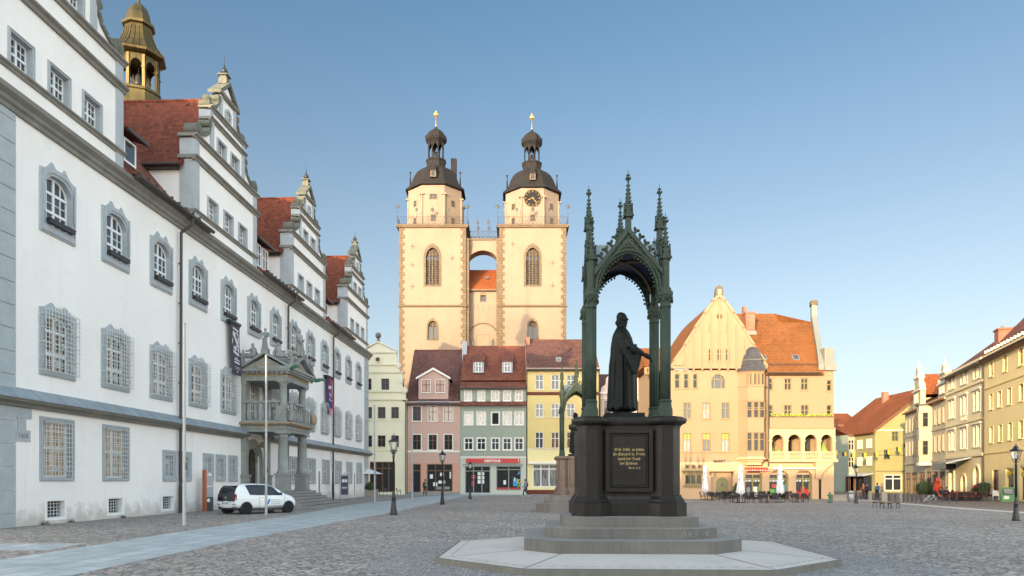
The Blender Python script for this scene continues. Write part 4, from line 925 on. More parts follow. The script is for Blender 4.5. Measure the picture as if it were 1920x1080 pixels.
for j in range(len(ST)-1):
    for i in range(nn): fs.append((j*nn+i,j*nn+(i+1)%nn,(j+1)*nn+(i+1)%nn,(j+1)*nn+i))
fs+=[tuple(range(nn)),tuple(range((len(ST)-1)*nn,len(ST)*nn))[::-1]]
bm=bpy.data.meshes.new('tmp'); bm.from_pydata(vs,[],fs); o=bpy.data.objects.new('tmp',bm); m_=o.modifiers.new('u','SUBSURF'); m_.levels=3; m_.render_levels=3
body_me=evalmesh(o,'body'); import bmesh; bb=bmesh.new(); bb.from_mesh(body_me); bmesh.ops.recalc_face_normals(bb,faces=bb.faces); bb.to_mesh(body_me); bb.free(); body_me.materials.clear(); body_me.materials.append(MATS['car_white'])
for p in body_me.polygons: p.use_smooth=True
body_me.materials.append(MATS['car_glass'])
for p in body_me.polygons:
    c=p.center
    if c.x<-1.45 and p.normal.x<-.42 and .63<c.z<1.36 and abs(c.y)<.69-.10*(c.z-.63): p.material_index=1
cb=part('body',body_me,car)
def wrap(mb,name,parent,off=.006):
    o=bpy.data.objects.new('tmp',mb.mesh('tmp')); w_=o.modifiers.new('w','SHRINKWRAP'); w_.target=cbw; w_.wrap_method='NEAREST_SURFACEPOINT'; w_.wrap_mode='ABOVE_SURFACE'; w_.offset=off
    return part(name,evalmesh(o,name),parent)
cbw=bpy.data.objects.new('tmp_wrap',body_me); COL.objects.link(cbw)
def lerp_st(x):
    for a,b in zip(ST,ST[1:]):
        if a[0]<=x<=b[0]: t=(x-a[0])/(b[0]-a[0]); return [a[i]+(b[i]-a[i])*t for i in range(13)]
def side_pt(x,f,s,off=.0):     # f 0..1 between glass base and roof rail
    q_=lerp_st(x); return (x,s*(q_[7]+(q_[9]-q_[7])*f+off),q_[8]+(q_[10]-q_[8])*f)
def side_glass(xs0,xs1,xt0,xt1,s,n=20):
    mb=MB('car_glass'); N=n; v=[]
    for i in range(N+1):
        for j in range(5):
            f=-.02+1.0*j/4; x=(xs0+(xs1-xs0)*i/N)*(1-j/4)+(xt0+(xt1-xt0)*i/N)*j/4; v.append(side_pt(x,f,s,.006))
    mb.add(v,[(i*5+j,i*5+j+1,(i+1)*5+j+1,(i+1)*5+j) for i in range(N) for j in range(4)],True); return mb
for s in (-1,1):
    wrap(side_glass(-.51,-.41,-.41,-.29,s,4),'door_pillar',car,.004).data.materials[0]=MATS['steel_black']
    wrap(side_glass(-.42,.90,-.30,.42,s),'side_window',car); wrap(side_glass(-1.02,-.50,-1.22,-.40,s),'side_window',car)
mb=MB('car_glass'); v=[]
for i in range(9):     # windscreen
    a=-1+2*i/8
    for j in range(5):
        f=j/4; x=1.02-.50*f; q_=lerp_st(x); v.append((x+.02,a*(.66-.08*f)*.95,q_[12]+.018-.03*a*a))
mb.add(v,[(i*5+j,i*5+j+1,(i+1)*5+j+1,(i+1)*5+j) for i in range(8) for j in range(4)],True); wrap(mb,'windscreen',car)
mb=MB('car_glass'); v=[]     # black glass tailgate
for i in range(25):
    a=-1+2*i/24
    for j in range(17):
        f=j/16; z=.64+.70*f; v.append((-1.86+.75*max(0,z-.9)+.05*a**4,a*(.64-.07*f),z))
mb.add(v,[(i*17+j,i*17+j+1,(i+1)*17+j+1,(i+1)*17+j) for i in range(24) for j in range(16)],True); tg=wrap(mb,'tailgate',car)
mb=MB('chrome'); mb.tube((-1.80,0,.80),(-1.76,0,.80),.055,n=16); part('badge',mb,tg)
for s in (-1,1):
    mb=MB('rear_red'); v=[]
    for i in range(4):
        for j in range(5): a=s*(.60+.15*i/3); z=.68+.30*j/4; v.append((-1.80+.10*(i/3)**1.5,a,z))
    mb.add(v,[(i*5+j,i*5+j+1,(i+1)*5+j+1,(i+1)*5+j) for i in range(3) for j in range(4)],True); wrap(mb,'tail_light',car,.012)
    mb=MB('steel_black'); mb.box(-1.79,-1.72,s*.62-.11,s*.62+.11,.46,.49); part('reflector',mb,car)
    mb=MB('steel_black'); mb.box(.62,.76,s*.84-.02,s*.93+.02,.93,1.04); part('mirror',mb,car)
    mb=MB('chrome'); mb.ball((1.62,s*.58,.63),(.14,.12,.10),12,8); part('headlight',mb,car)
mb=MB('plate_white'); mb.box(-1.80,-1.74,-.26,.26,.49,.60); mb.m='plate_blue'; mb.box(-1.805,-1.76,.22,.262,.49,.60); pl=part('number_plate',mb,car)
bpy.data.objects.remove(cbw)
mb=MB('text_grey')
for k in range(7):
    if k not in (2,): mb.box(-1.804,-1.799,.17-.055*k-.035,.17-.055*k,.515,.575)
part('plate_lettering',mb,pl)
mb=MB('steel_black'); mb.box(-1.765,-1.6,-.66,.66,.24,.36); part('bumper_trim',mb,car)
wm=MB('tyre'); wm.X=Matrix.Rotation(PI/2,4,'X'); wm.lathe([(.17,-.09),(.27,-.092),(.288,-.075),(.292,0),(.288,.075),(.27,.092),(.17,.09)],24); wm.X=None; tyre=wm.mesh('wheel')
flat('rim_grey',(.055,.057,.06),.4,.3); wm=MB('rim_grey'); wm.X=Matrix.Rotation(PI/2,4,'X'); wm.lathe([(.02,-.06),(.08,-.07),(.1,-.05),(.17,-.06),(.185,-.085),(.185,.085),(.17,.06),(.1,.05),(.08,.07),(.02,.06)],24)
wm.X=None
for k in range(8): wm.tube((.14*cos(k*PI/4),-.085,.14*sin(k*PI/4)),(.14*cos(k*PI/4),.085,.14*sin(k*PI/4)),.018,n=6)
rim=wm.mesh('rim')
for x in (-1.21,1.21):
    for s in (-1,1):
        mb=MB('steel_black'); mb.tube((x,s*.60,.30),(x,s*.835,.30),.318,n=28); part('wheel_arch',mb,car)
        w_=part('wheel',tyre,car,(x,s*.765,.292)); part('rim',rim,w_)
mb=MB('steel_black'); mb.box(-1.0,1.0,-.78,.78,.16,.24); part('underbody',mb,car)
for s in (-1,1):
    mb=MB('text_grey'); y=s*.829; mb.box(-.50,-.492,y-.004,y+.004,.28,.9); mb.box(.94,.948,y-.012,y-.004,.34,.9); mb.box(-.5,.94,y-.004,y+.004,.275,.283); mb.m='chrome'; mb.box(-.42,-.28,y-.02,y+.01,.80,.825); part('door_seam',mb,car)
mb=MB('logo_blue'); y=-.835; mb.prism([(-.10,.46),(.0,.46),(.13,.72),(.03,.72)],'xz',y-.004,y); mb.prism([(-.16,.62),(-.09,.62),(-.06,.52),(-.1,.46)],'xz',y-.006,y-.001); part('emblem',mb,car)
mb=MB('text_grey'); random.seed(4)
for z,x0,x1,h in ((.655,.17,.62,.018),(.57,.17,.78,.02),(.485,.17,.70,.018),(.33,.02,.80,.05)):
    x=x0
    while x<x1:
        w_=random.uniform(.03,.09); mb.box(x,min(x+w_,x1),y-.005,y-.001,z,z+h); x+=w_+random.uniform(.015,.05)
mb.m='logo_blue'; mb.box(-.13,-.06,y-.005,y-.001,.31,.40); part('door_lettering',mb,car)
# ------------------------------------------------------------------ church with two towers
YC=107.0
plaster('church_plaster',(.222,.168,.120),.12,.3,streak=.12,fine=20)
brick('sandstone',(.155,.112,.066),(.115,.082,.049),(.05,.038,.028),.9,.42,.9,'xz',.02,.5,.5,1.5)
stone('sand_trim',(.135,.095,.055),.3,1.5); stone('slate_roof',(.024,.0225,.022),.35,2.2,.9).node_tree.nodes['Principled BSDF'].inputs['Specular IOR Level'].default_value=.12; flat('iron_rail',(.05,.048,.045),.6); flat('louvre_wood',(.055,.042,.03),.8,var=.3); flat('clock_black',(.008,.008,.009),.95)
ch=thing('church','tall cream church front with two square towers, dark onion domes and a clock','church',(0,YC,0))
TL,TR=-11.55,3.02; TW=4.85; TZ=38.7
mb=MB('church_plaster')
def gothic(hw,zs,zt,n=8):   # right half outline from springing to point
    out=[]
    for k in range(n+1):
        t=k/n; x=hw*cos(t*PI/2)**.85 if t<1 else 0; out.append((hw*(1-t**1.9),zs+(zt-zs)*(1-(1-t)**1.55)))
    return out
GW=[]
def gothic_window(parent,x,z0,hw,zs,zt,nm,y=0,louv=False):
    o=[(hw,z0)]+gothic(hw,zs,zt); i=[(hw*.74,z0+.25)]+gothic(hw*.74,zs,zt-hw*.45)
    mb=MB('sandstone'); mb.ring(loop(o),loop(i),y-.03,y+.55)
    sp_=MB('church_plaster'); g_=gothic(hw,zs,zt)
    for s in (1,-1): P=[(s*a,y,b) for a,b in g_]+[(s*hw,y,zt)]; sp_.face(P[::-s])
    part('spandrel',sp_,parent,(x,0,0)); w_=part('gothic_window',mb,parent,(x,0,0))
    t=MB('sand_trim'); ii=hw*.74
    for k in range(1,nm): xx=-ii+2*ii*k/nm; t.box(xx-.05,xx+.05,y+.25,y+.45,z0+.25,zs+(zt-zs)*(.55 if abs(xx)<ii*.6 else .25))
    zq=zs+(zt-zs)*.12
    for k in range(nm):
        xx=-ii+2*ii*(k+.5)/nm; r=ii/nm
        for a in range(6): t.tube((xx+r*cos(a*PI/6),y+.35,zq+r*1.3*sin(a*PI/6)),(xx+r*cos((a+1)*PI/6),y+.35,zq+r*1.3*sin((a+1)*PI/6)),.05,n=4,caps=False)
    for (cx,cz,r) in ((0,zs+(zt-zs)*.6,ii*.33),(-ii*.42,zs+(zt-zs)*.33,ii*.26),(ii*.42,zs+(zt-zs)*.33,ii*.26)):
        for a in range(10): t.tube((cx+r*cos(a*PI/5),y+.35,cz+r*sin(a*PI/5)),(cx+r*cos((a+1)*PI/5),y+.35,cz+r*sin((a+1)*PI/5)),.05,n=4,caps=False)
        for a in range(4): t.tube((cx,y+.35,cz),(cx+r*cos(a*PI/2+.8),y+.35,cz+r*sin(a*PI/2+.8)),.04,n=4,caps=False)
    part('tracery',t,w_)
    p=MB('louvre_wood' if louv else 'dark_glass')
    p.m='dark_glass'; p.prism(loop([(ii*.98,z0+.26)]+gothic(ii*.98,zs,zt-hw*.46)),'xz',y+.5,y+.54)
    if louv:
        p.m='louvre_wood'
        z=z0+.4
        while z<zs-.1: p.prism([(y+.36,z),(y+.48,z+.22),(y+.49,z+.17),(y+.37,z-.04)],'yz',-ii,ii); z+=.34
    part('pane',p,w_)
def chtower(x,clock):
    tw=part('tower',MB('church_plaster').wall(-TW,TW,-.5,TZ,[(-1.32,1.32,29.85,36.15),(-.88,.88,22.05,25.3)],0,.6).box(-TW,TW,.62,2*TW,-.5,TZ),ch,(x,0,0))
    m2_=MB('church_plaster'); 
    for s in (-1,1): m2_.face([(s*TW,0,-.5),(s*TW,.62,-.5),(s*TW,.62,TZ),(s*TW,0,TZ)][::s])
    part('tower_cheek',m2_,tw)
    for s in (-1,1):
        q_=MB('sandstone'); z=-.5
        while z<TZ-.3:
            h=.55; wd=.5+.28*(int(z/.55)%2); q_.box(min(s*TW,s*(TW-wd)),max(s*TW,s*(TW-wd)),-.05,.4,z,min(z+h-.02,TZ-.3)); q_.box(s*TW-.03,s*TW+.03,-.04,.6+.3*(int(z/.55)%2),z,min(z+h-.02,TZ-.3)); z+=h
        part('quoin',q_,tw)
    t=MB('sand_trim'); t.prism([(.02,26.85),(-.22,26.95),(-.22,27.05),(.02,27.25)],'yz',-TW-.15,TW+.15); part('ledge',t,tw); t=MB('sand_trim'); t.box(-TW-.3,TW+.3,-.3,2*TW+.3,TZ-.28,TZ-.1); t.box(-TW-.42,TW+.42,-.42,2*TW+.42,TZ-.1,TZ+.08)
    part('cornice',t,tw)
    gothic_window(tw,0,29.85,1.32,34.0,36.15,4,0,True); gothic_window(tw,0,22.05,.88,23.9,25.3,2)
    a=MB('iron_rail')
    for (ax,az) in ((-2.9,35.7),(-2.9,33),(-2.9,29.9),(2.9,34)) if not clock else ((2.9,33.3),(2.9,30),(-2.9,36)):
        a.box(ax-.35,ax+.35,-.05,.0,az-.04,az+.04); a.box(ax-.04,ax+.04,-.06,.0,az-.4,az+.4)
    part('wall_anchor',a,tw)
    r=MB('iron_rail'); zr=TZ+.08
    def rail(p,q2):
        p=Vector(p); q2=Vector(q2); L=(q2-p).length; n=max(2,int(L/.55))
        for z in (.12,1.15): r.tube(p+Vector((0,0,z)),q2+Vector((0,0,z)),.03,n=4)
        for k in range(n):
            A=p+(q2-p)*k/n; B=p+(q2-p)*(k+1)/n; r.tube(A+Vector((0,0,.12)),B+Vector((0,0,1.15)),.018,n=3,caps=False); r.tube(A+Vector((0,0,1.15)),B+Vector((0,0,.12)),.018,n=3,caps=False)
            if k%4==0: r.tube(A,A+Vector((0,0,1.3)),.035,n=4)
    W=TW+.25
    rail((-W,-.25,zr),(W,-.25,zr)); rail((-W,-.25,zr),(-W,2*TW+.25,zr)); rail((W,-.25,zr),(W,2*TW+.25,zr)); rail((-W,2*TW+.25,zr),(W,2*TW+.25,zr))
    for s in (-1,1):
        r.tube((s*W,-.25,zr),(s*W,-.25,zr+3.0),.05,.03,5); r.tube((s*W-.4,-.25,zr+2.8),(s*W+.3,-.25,zr+2.6),.05,n=5); r.ball((s*W,-.25,zr+2.6),(.22,.06,.3),6,5)
        r.path([(s*W*.45,-.25,zr+1.2),(s*W*.45,-.25,zr+2.5)],.03,4); r.ball((s*W*.45,-.25,zr+2.2),(.2,.03,.22),6,5)
    r.tube((0,-.25,zr+1.2),(0,-.25,zr+2.6),.03,n=4); r.ball((0,-.25,zr+2.2),(.25,.03,.3),6,5)
    part('railing',r,tw)
    AP=3.97; RO=AP/cos(PI/8); cy=TW; dz=-.45 if clock else 0
    u_=MB('church_plaster'); u_.lathe([(RO,TZ),(RO,45.1+dz)],8,(0,cy,0),False,PI/8)
    for k in range(8):
        t_=PI/8+k*PI/4; u_.tube((RO*cos(t_),cy+RO*sin(t_),TZ),(RO*cos(t_),cy+RO*sin(t_),43.6+dz),.17,n=6,sm=False); u_.cbox((RO*cos(t_),cy+RO*sin(t_),43.7+dz),(.7,.5,.2))
    oc=part('octagon_storey',u_,tw)
    def owin(ang,z,w,h):
        m=MB('sand_trim'); m.ring([(w/2,0),(w/2,h),(-w/2,h),(-w/2,0)],[(w/2-.12,.12),(w/2-.12,h-.12),(-w/2+.12,h-.12),(-w/2+.12,.12)],-.04,.03); m.box(-.04,.04,-.03,.02,.1,h-.1); m.box(-w/2+.05,w/2-.05,-.031,.021,h*.5-.03,h*.5+.03); m.m='dark_glass'; m.box(-w/2+.1,w/2-.1,-.005,.02,.1,h-.1)
        part('small_window',m,oc,(AP*sin(ang),cy-AP*cos(ang)-.0,z),ang)
    for ang in (-PI/4,PI/4): owin(ang,42.2+dz,.75,.95); owin(ang,39.6,.75,1.0)
    if not clock: owin(0,42.9,1.2,.85)
    owin(0,39.7,.8,1.0)
    d_=MB('slate_roof'); d_.lathe([(RO+.1,45.0),(RO+.45,45.05),(RO+.45,45.25),(3.95,46.0),(3.72,46.6),(3.4,47.4),(2.95,48.1),(2.3,48.65),(1.6,49.0),(1.5,49.05)],8,(0,cy,dz),False,PI/8); d_.lathe([(1.45,48.9),(1.5,49.9),(1.62,50.05),(1.62,50.2),(1.3,50.25)],8,(0,cy,dz),False,PI/8)
    for k in range(8):
        t_=PI/8+k*PI/4; d_.tube((1.16*cos(t_),cy+1.16*sin(t_),50.2+dz),(1.16*cos(t_),cy+1.16*sin(t_),53.0+dz),.10,n=5,sm=False)
        t2=t_+PI/4; A=Vector((1.16*cos(t_),cy+1.16*sin(t_),dz)); B=Vector((1.16*cos(t2),cy+1.16*sin(t2),dz))
        for half in (0,1):
            pts=[(.5,52.75),(.42,52.6),(.36,52.4),(.24,52.3),(.16,52.0),(0,51.9),(0,53),(.5,53)]; pts=[(1-p,z) for p,z in pts] if half else pts
            d_.add([tuple(A+(B-A)*p+Vector((0,0,z))) for p,z in pts],[tuple(range(8))])
    d_.lathe([(1.2,52.8),(1.35,52.95),(1.62,53.2),(1.7,53.4),(1.72,53.75),(1.5,53.85),(1.35,54.15),(1.05,54.55),(.6,54.9),(.25,55.15),(.1,55.5)],8,(0,cy,dz),False,PI/8)
    if not clock: d_.box(2.3,3.15,cy-.6,cy+.3,46.6,50.4)
    dm=part('dome',d_,tw)
    b_=MB('black_metal'); b_.lathe([(.5,50.6),(.42,50.8),(.33,51.3),(.25,51.55),(.05,51.6),(.03,52.8)],12,(0,cy,dz)); part('bell',b_,dm)
    m=MB('sand_trim'); m.box(-.42,.42,-.1,.6,0,.95); m.m='slate_roof'; m.prism([(-.55,.9),(.55,.9),(.2,1.5),(0,2.4),(-.2,1.5)],'xz',-.2,.7); m.m='dark_glass'; m.box(-.25,.25,-.12,-.1,.15,.8); part('roof_dormer',m,dm,(0,cy-3.95,46.2+dz))
    for s in (-1,1):
        m=MB('slate_roof'); m.lathe([(.12,0),(.1,1.2),(.06,1.25),(.06,1.9),(.18,2.0),(.1,2.15)],8); part('spike',m,dm,(s*3.75,cy-1,46+dz))
    g=MB('gold_leaf'); g.lathe([(.12,55.3),(.09,55.6),(.05,57.0)],10,(0,cy,dz)); g.ball((0,cy,57.3+dz),.38,12,9); g.lathe([(.06,57.6),(.02,58.1)],6,(0,cy,dz)); part('gilded_ball',g,tw)
    if clock:
        y=cy-AP
        c=MB('sand_trim'); c.ring(arc(0,0,1.31,0,350,35),arc(0,0,1.2,0,350,35),-.09,.05); c.m='clock_black'; c.prism(arc(0,0,1.22,0,350,35),'xz',-.06,.03)
        ck=part('clock',c,tw,(0,y,43.05))
        g=MB('gold_leaf')
        for k in range(12):
            a=R(30*k); sx_,cz_=sin(a),cos(a); n_=(2,1,2,3,2,1,2,3,3,2,1,2)[k]
            for j in range(n_):
                o_=(j-(n_-1)/2)*.09; g.tube((sx_*.90+cz_*o_,-.075,cz_*.90-sx_*o_),(sx_*1.09+cz_*o_,-.075,cz_*1.09-sx_*o_),.016,n=4)
        part('numeral',g,ck)
        for nm_,ang,L,w_ in (('hour_hand',R(250),.72,.04),('minute_hand',R(138),.98,.03)):
            g=MB('gold_leaf'); g.tube((-sin(ang)*.2,-.10,-cos(ang)*.2),(sin(ang)*L,-.10,cos(ang)*L),w_,w_*.6,4); g.ball((sin(ang)*L*.72,-.10,cos(ang)*L*.72),(.07,.03,.07),8,5); part(nm_,g,ck)
chtower(TL,False); chtower(TR,True)
A,B=TL+TW,TR-TW; CM=(A+B)/2; hw=(B-A)/2
mb=MB('church_plaster'); mb.wall(A+.002,B-.002,-.5,29.9,[(CM-.36,CM+.36,28.1,29.0)],1.5,.4); mb.box(A,B,1.95,3.2,-.5,29.9)
part('middle_wall',mb,ch)
mb=MB('church_plaster')       # bridge with a flat arch
ar=arc(CM,30.9,4.7,180-59,59,16); ar=[(CM+(hw+.0)*cos(R(180-180*i/16)),33.3+2.2*sin(R(180*i/16))) for i in range(17)]
for (xa,za),(xb,zb) in zip(ar,ar[1:]): mb.prism([(xa,za),(xb,zb),(xb,37.0),(xa,37.0)],'xz',1.2,3.4)
for (xa,za),(xb,zb) in zip(ar,ar[1:]): mb.prism([(xa,za-.02),(xb,zb-.02),(CM+(xb-CM)*1.0,zb+.75),(CM+(xa-CM)*1.0,za+.75)],'xz',1.08,1.21)
mb.m='sand_trim'; mb.box(A,B,1.0,3.6,37.0,37.2); part('bridge',mb,ch)
for y in (1.05,3.55):
    r=MB('iron_rail')
    for z in (37.3,38.3): r.tube((A,y,z),(B,y,z),.035,n=4)
    for k in range(9):
        x=A+(B-A)*k/8; r.tube((x,y,37.2),(x,y,38.35),.03,n=4)
        if k<8: x2=A+(B-A)*(k+1)/8; r.tube((x,y,37.3),(x2,y,38.3),.02,n=3); r.tube((x,y,38.3),(x2,y,37.3),.02,n=3)
    for k in (3,6): r.tube((A+(B-A)*k/9,y,38.3),(A+(B-A)*k/9,y,40.4),.04,n=4); r.ball((A+(B-A)*k/9,y,39.6),(.2,.05,.28),6,5)
    part('bridge_railing',r,ch)
mb=MB('bright_tile_x'); mb.face([(A,1.0,29.75),(B,1.0,29.75),(B,5.6,33.9),(A,5.6,33.9)]); mb.face([(A,5.6,33.9),(B,5.6,33.9),(B,40,33.9),(A,40,33.9)]); mb.m='sand_trim'; mb.box(A,B,.95,1.5,29.55,29.75); mb.m='pane_glass'; mb.box(CM+.3,CM+.8,3.0,3.1,31.9,32.2); part('middle_roof',mb,ch)
for s in (-1,1): mb=MB('sandstone'); mb.box(CM+s*(hw-.22)-.22,CM+s*(hw-.22)+.22,.2,1.52,-.5,37); part('quoin',mb,ch)
o=[(.48,28.0),(.48,28.7)]+arc(0,28.9,.48,10,170,8)+[(-.48,28.7),(-.48,28.0)]; i_=[(.36,28.1),(.36,28.7)]+arc(0,28.9,.36,10,170,8)+[(-.36,28.7),(-.36,28.1)]
mb=MB('sand_trim'); mb.ring(o,i_,1.45,1.9); w_=part('arched_window',mb,ch,(CM,0,0)); mb=MB('dark_glass'); mb.prism(i_,'xz',1.85,1.89); part('pane',mb,w_)
for s in (-1,1): mb=MB('church_plaster'); mb.ring([(a+s*1.0,b) for a,b in arc(0,27.3,.34,0,340,17)],[(a+s*1.0,b) for a,b in arc(0,27.3,.26,0,340,17)],1.42,1.52); part('wall_ring',mb,ch,(CM,0,0))
mb=MB('church_plaster'); mb.box(-.04,.04,1.44,1.52,26.7,27.9); part('wall_rib',mb,ch,(CM,0,0))
mb=MB('sandstone'); o=[(2.35,18),(2.35,22.6)]+arc(0,22.6,2.35,5,175,16)+[(-2.35,22.6),(-2.35,18)]; i_=[(2.15,18.1),(2.15,22.6)]+arc(0,22.6,2.15,5,175,16)+[(-2.15,22.6),(-2.15,18.1)]; mb.ring(o,i_,1.35,1.52); ba=part('blind_arch',mb,ch,(CM,0,0))
mb=MB('church_plaster'); mb.prism(i_,'xz',1.46,1.51); mb.m='sand_trim'; mb.ring([(1.0,20.6),(1.0,23.2),(-1.0,23.2),(-1.0,20.6)],[(.95,20.65),(.95,23.15),(-.95,23.15),(-.95,20.65)],1.44,1.47); part('arch_field',mb,ba)
for s in (-1,1): 
    mb=MB('sand_trim'); mb.prism([(s*1.45-.25,21.5),(s*1.45+.25,21.5),(s*1.45+.25,22.3),(s*1.45,22.65),(s*1.45-.25,22.3)],'xz',1.42,1.5); mb.m='dark_glass'; mb.box(s*1.45-.15,s*1.45+.15,1.40,1.43,21.6,22.35); part('arch_window',mb,ba)
# ------------------------------------------------------------------ houses closing the square
def facx(u,Y): return (u-960)*Y/F
def facz(v,Y): return EYE+(HZ-v)*Y/F
plaster('cream_wall',(.72,.67,.50),.06,.2,streak=.05); plaster('pink_wall',(.52,.34,.28),.06,.2,streak=.05); plaster('salmon_wall',(.56,.31,.225),.07,.2); plaster('sage_wall',(.29,.325,.265),.06,.2); plaster('pale_sage',(.50,.52,.45),.06,.2)
plaster('lemon_wall',(.60,.49,.21),.06,.2); plaster('pale_lemon',(.76,.68,.36),.06,.2); plaster('blush_wall',(.60,.49,.46),.06,.2); plaster('maroon_wall',(.13,.035,.022),.1,.2)
flat('trim_white',(.74,.72,.66),.7); flat('trim_cream',(.66,.60,.46),.7); flat('brown_frame',(.14,.062,.028),.5); flat('white_frame',(.72,.72,.70),.5); flat('sign_red',(.50,.015,.02),.4); flat('poster_white',(.75,.75,.73),.6); flat('poster_red',(.45,.02,.03),.6); flat('poster_yellow',(.75,.5,.03),.6); flat('poster_green',(.1,.4,.08),.6); flat('poster_blue',(.03,.25,.5),.6); flat('shop_grey',(.22,.23,.22),.6); flat('zinc_sheet',(.22,.25,.28),.45,.2)
glass('shop_glass',(.028,.03,.032),.08,.05,None,.22); glass('sky_glass',(.06,.07,.08),.04,.03,None,.45); glass('curtain_glass',(.10,.11,.12),.05,.04,curt_or_refl=(.27,.27,.255)); brick('chimney_brick',(.36,.12,.06),(.27,.085,.045),(.3,.25,.2),.26,.09,.9,'xz',.01,.4)
WC={}
def house_window(parent,x,z,w,h,fr='white_frame',gl='sky_glass',trim='trim_white',tw=.10,cross=True,name='window',mull=1,tr=.62,sill=True,yo=0,rz=0,open_=False,d=.16):
    key=(round(w,2),round(h,2),fr,gl,trim,tw,cross,mull,tr,sill,open_,d)
    if key not in WC:
        m=MB(trim)
        if tw>0: m.ring([(w/2+tw,-tw*.6),(w/2+tw,h+tw),(-w/2-tw,h+tw),(-w/2-tw,-tw*.6)],[(w/2,0),(w/2,h),(-w/2,h),(-w/2,0)],-.035,.0)
        if sill: m.box(-w/2-tw-.04,w/2+tw+.04,-.10,.0,-tw*.6-.06,-tw*.6+.0)
        m.m=fr; f=.055; m.ring([(w/2,0),(w/2,h),(-w/2,h),(-w/2,0)],[(w/2-f,f),(w/2-f,h-f),(-w/2+f,h-f),(-w/2+f,f)],d-.09,d)
        if not open_:
            for i in range(1,mull+1): cx=-w/2+w*i/(mull+1); m.box(cx-.04,cx+.04,d-.10,d-.01,f,h-f)
            if cross: m.box(-w/2+f,w/2-f,d-.105,d-.012,h*tr-.035,h*tr+.035)
        g=MB('dark_void' if open_ else gl); g.box(-w/2+.03,w/2-.03,d-.04,d-.02,.03,h-.03)
        WC[key]=(m.mesh(name),g.mesh('pane'))
    a,b=WC[key]; o=part(name,a,parent,(x,yo,z),rz); part('pane',b,o); return o
def simple_roof(mb,x0,x1,y0,y1,ze,zr,over=.35,yr=None,th=.12):
    yr=(y0+y1)/2 if yr is None else yr; s=(zr-ze)/(yr-y0)
    for P in ([(x0,y0-over,ze-over*s),(x1,y0-over,ze-over*s),(x1,yr,zr),(x0,yr,zr)],[(x1,y1+over,ze-over*s),(x0,y1+over,ze-over*s),(x0,yr,zr),(x1,yr,zr)]):
        mb.face(P); mb.face([(x,y,z-th) for x,y,z in P][::-1])
        n=4
        for i in range(4):
            a=P[i]; b=P[(i+1)%4]; mb.face([a,(a[0],a[1],a[2]-th),(b[0],b[1],b[2]-th),b])
    mb.tube((x0,yr,zr),(x1,yr,zr),.11,n=8)
def gutter(parent,x0,x1,y,z,pipes=()):
    mb=MB('drain_pipe'); mb.tube((x0,y,z),(x1,y,z),.08,n=8); part('gutter',mb,parent)
    for x in pipes: mb=MB('drain_pipe'); mb.path([(x,y,z),(x,-.1,z-.5),(x,-.1,.05)],.05,6); part('downpipe',mb,parent)
YH=88.0; X=lambda u:facx(u,YH); Z=lambda v:facz(v,YH)
def body(parent,x0,x1,ze,col,holes,dep=11,z0=-.1,d=.17,bands=()):
    mb=MB(col); mb.wall(x0,x1,z0,ze,holes,0,d); mb.box(x0,x1,d+.003,dep,z0,ze)
    for x,s in ((x0,-1),(x1,1)): mb.face([(x,0,z0),(x,d,z0),(x,d,ze),(x,0,ze)][::s])
    for za,zb,m,pr in bands: mb.m=m; mb.box(x0-.003,x1+.003,-pr,.0,za,zb)
    return part('wall',mb,parent)
def wr(us,va,vb,Yx=None): # windows from photo measurements
    Xx,Zz=(X,Z) if Yx is None else ((lambda u:facx(u,Yx)),(lambda v:facz(v,Yx)))
    return [((Xx(a)+Xx(b))/2,Zz(vb),Xx(b)-Xx(a),Zz(va)-Zz(vb)) for a,b in us]
def hole(l): return [(x-w/2,x+w/2,z,z+h) for x,z,w,h in l]
def shopwin(parent,x0,x1,z0,z1,fr,gl='shop_glass',nm=2,tz=.75,name='shop_window',items=(),y=0):
    m=MB(fr); m.ring([(x1,z0),(x1,z1),(x0,z1),(x0,z0)],[(x1-.1,z0+.1),(x1-.1,z1-.1),(x0+.1,z1-.1),(x0+.1,z0+.1)],y+.0,y+.16)
    for i in range(1,nm): cx=x0+(x1-x0)*i/nm; m.box(cx-.06,cx+.06,y+.02,y+.15,z0+.05,z1-.05)
    if tz: zt=z0+(z1-z0)*tz; m.box(x0+.05,x1-.05,y+.015,y+.152,zt-.06,zt+.06)
    o=part(name,m,parent); g=MB(gl); g.box(x0+.05,x1-.05,y+.10,y+.13,z0+.05,z1-.05); part('pane',g,o)
    for k,(xx,zz,w,h,c) in enumerate(items):
        p=MB(c); p.box(xx,xx+w,y+.085-.001*k,y+.099,zz,zz+h); part('poster',p,o)
    return o
# cream gabled house
h1=thing('town_house','pale cream house with a small scroll gable and stone ball, first beyond the town hall','house',(0,YH-.5,0))
x0,x1=X(657.5),X(762.5); cm=(x0+x1)/2
r2=wr([(667+25*k-7,667+25*k+7) for k in range(0,4)],764,785); r3=wr([(667+25*k-7,667+25*k+7) for k in range(0,4)],817,838); rg=wr([(684,698),(716.5,731)],711,732); ra=wr([(706.5,713.5)],672,679)
body(h1,x0,x1,Z(750),'cream_wall',hole(r2+r3)+[(X(668),X(682),.3,3.6),(X(695),X(742),.3,3.9)],10,bands=((Z(790)-.05,Z(790)+.05,'trim_cream',.05),(Z(845)-.05,Z(845)+.06,'trim_cream',.06)))
for x,z,w,h in r2+r3: house_window(h1,x,z,w,h,'brown_frame','shop_glass' if z<8 else 'sky_glass','trim_cream',.05)
mb=MB('cream_wall'); hw=X(750)-cm+.4
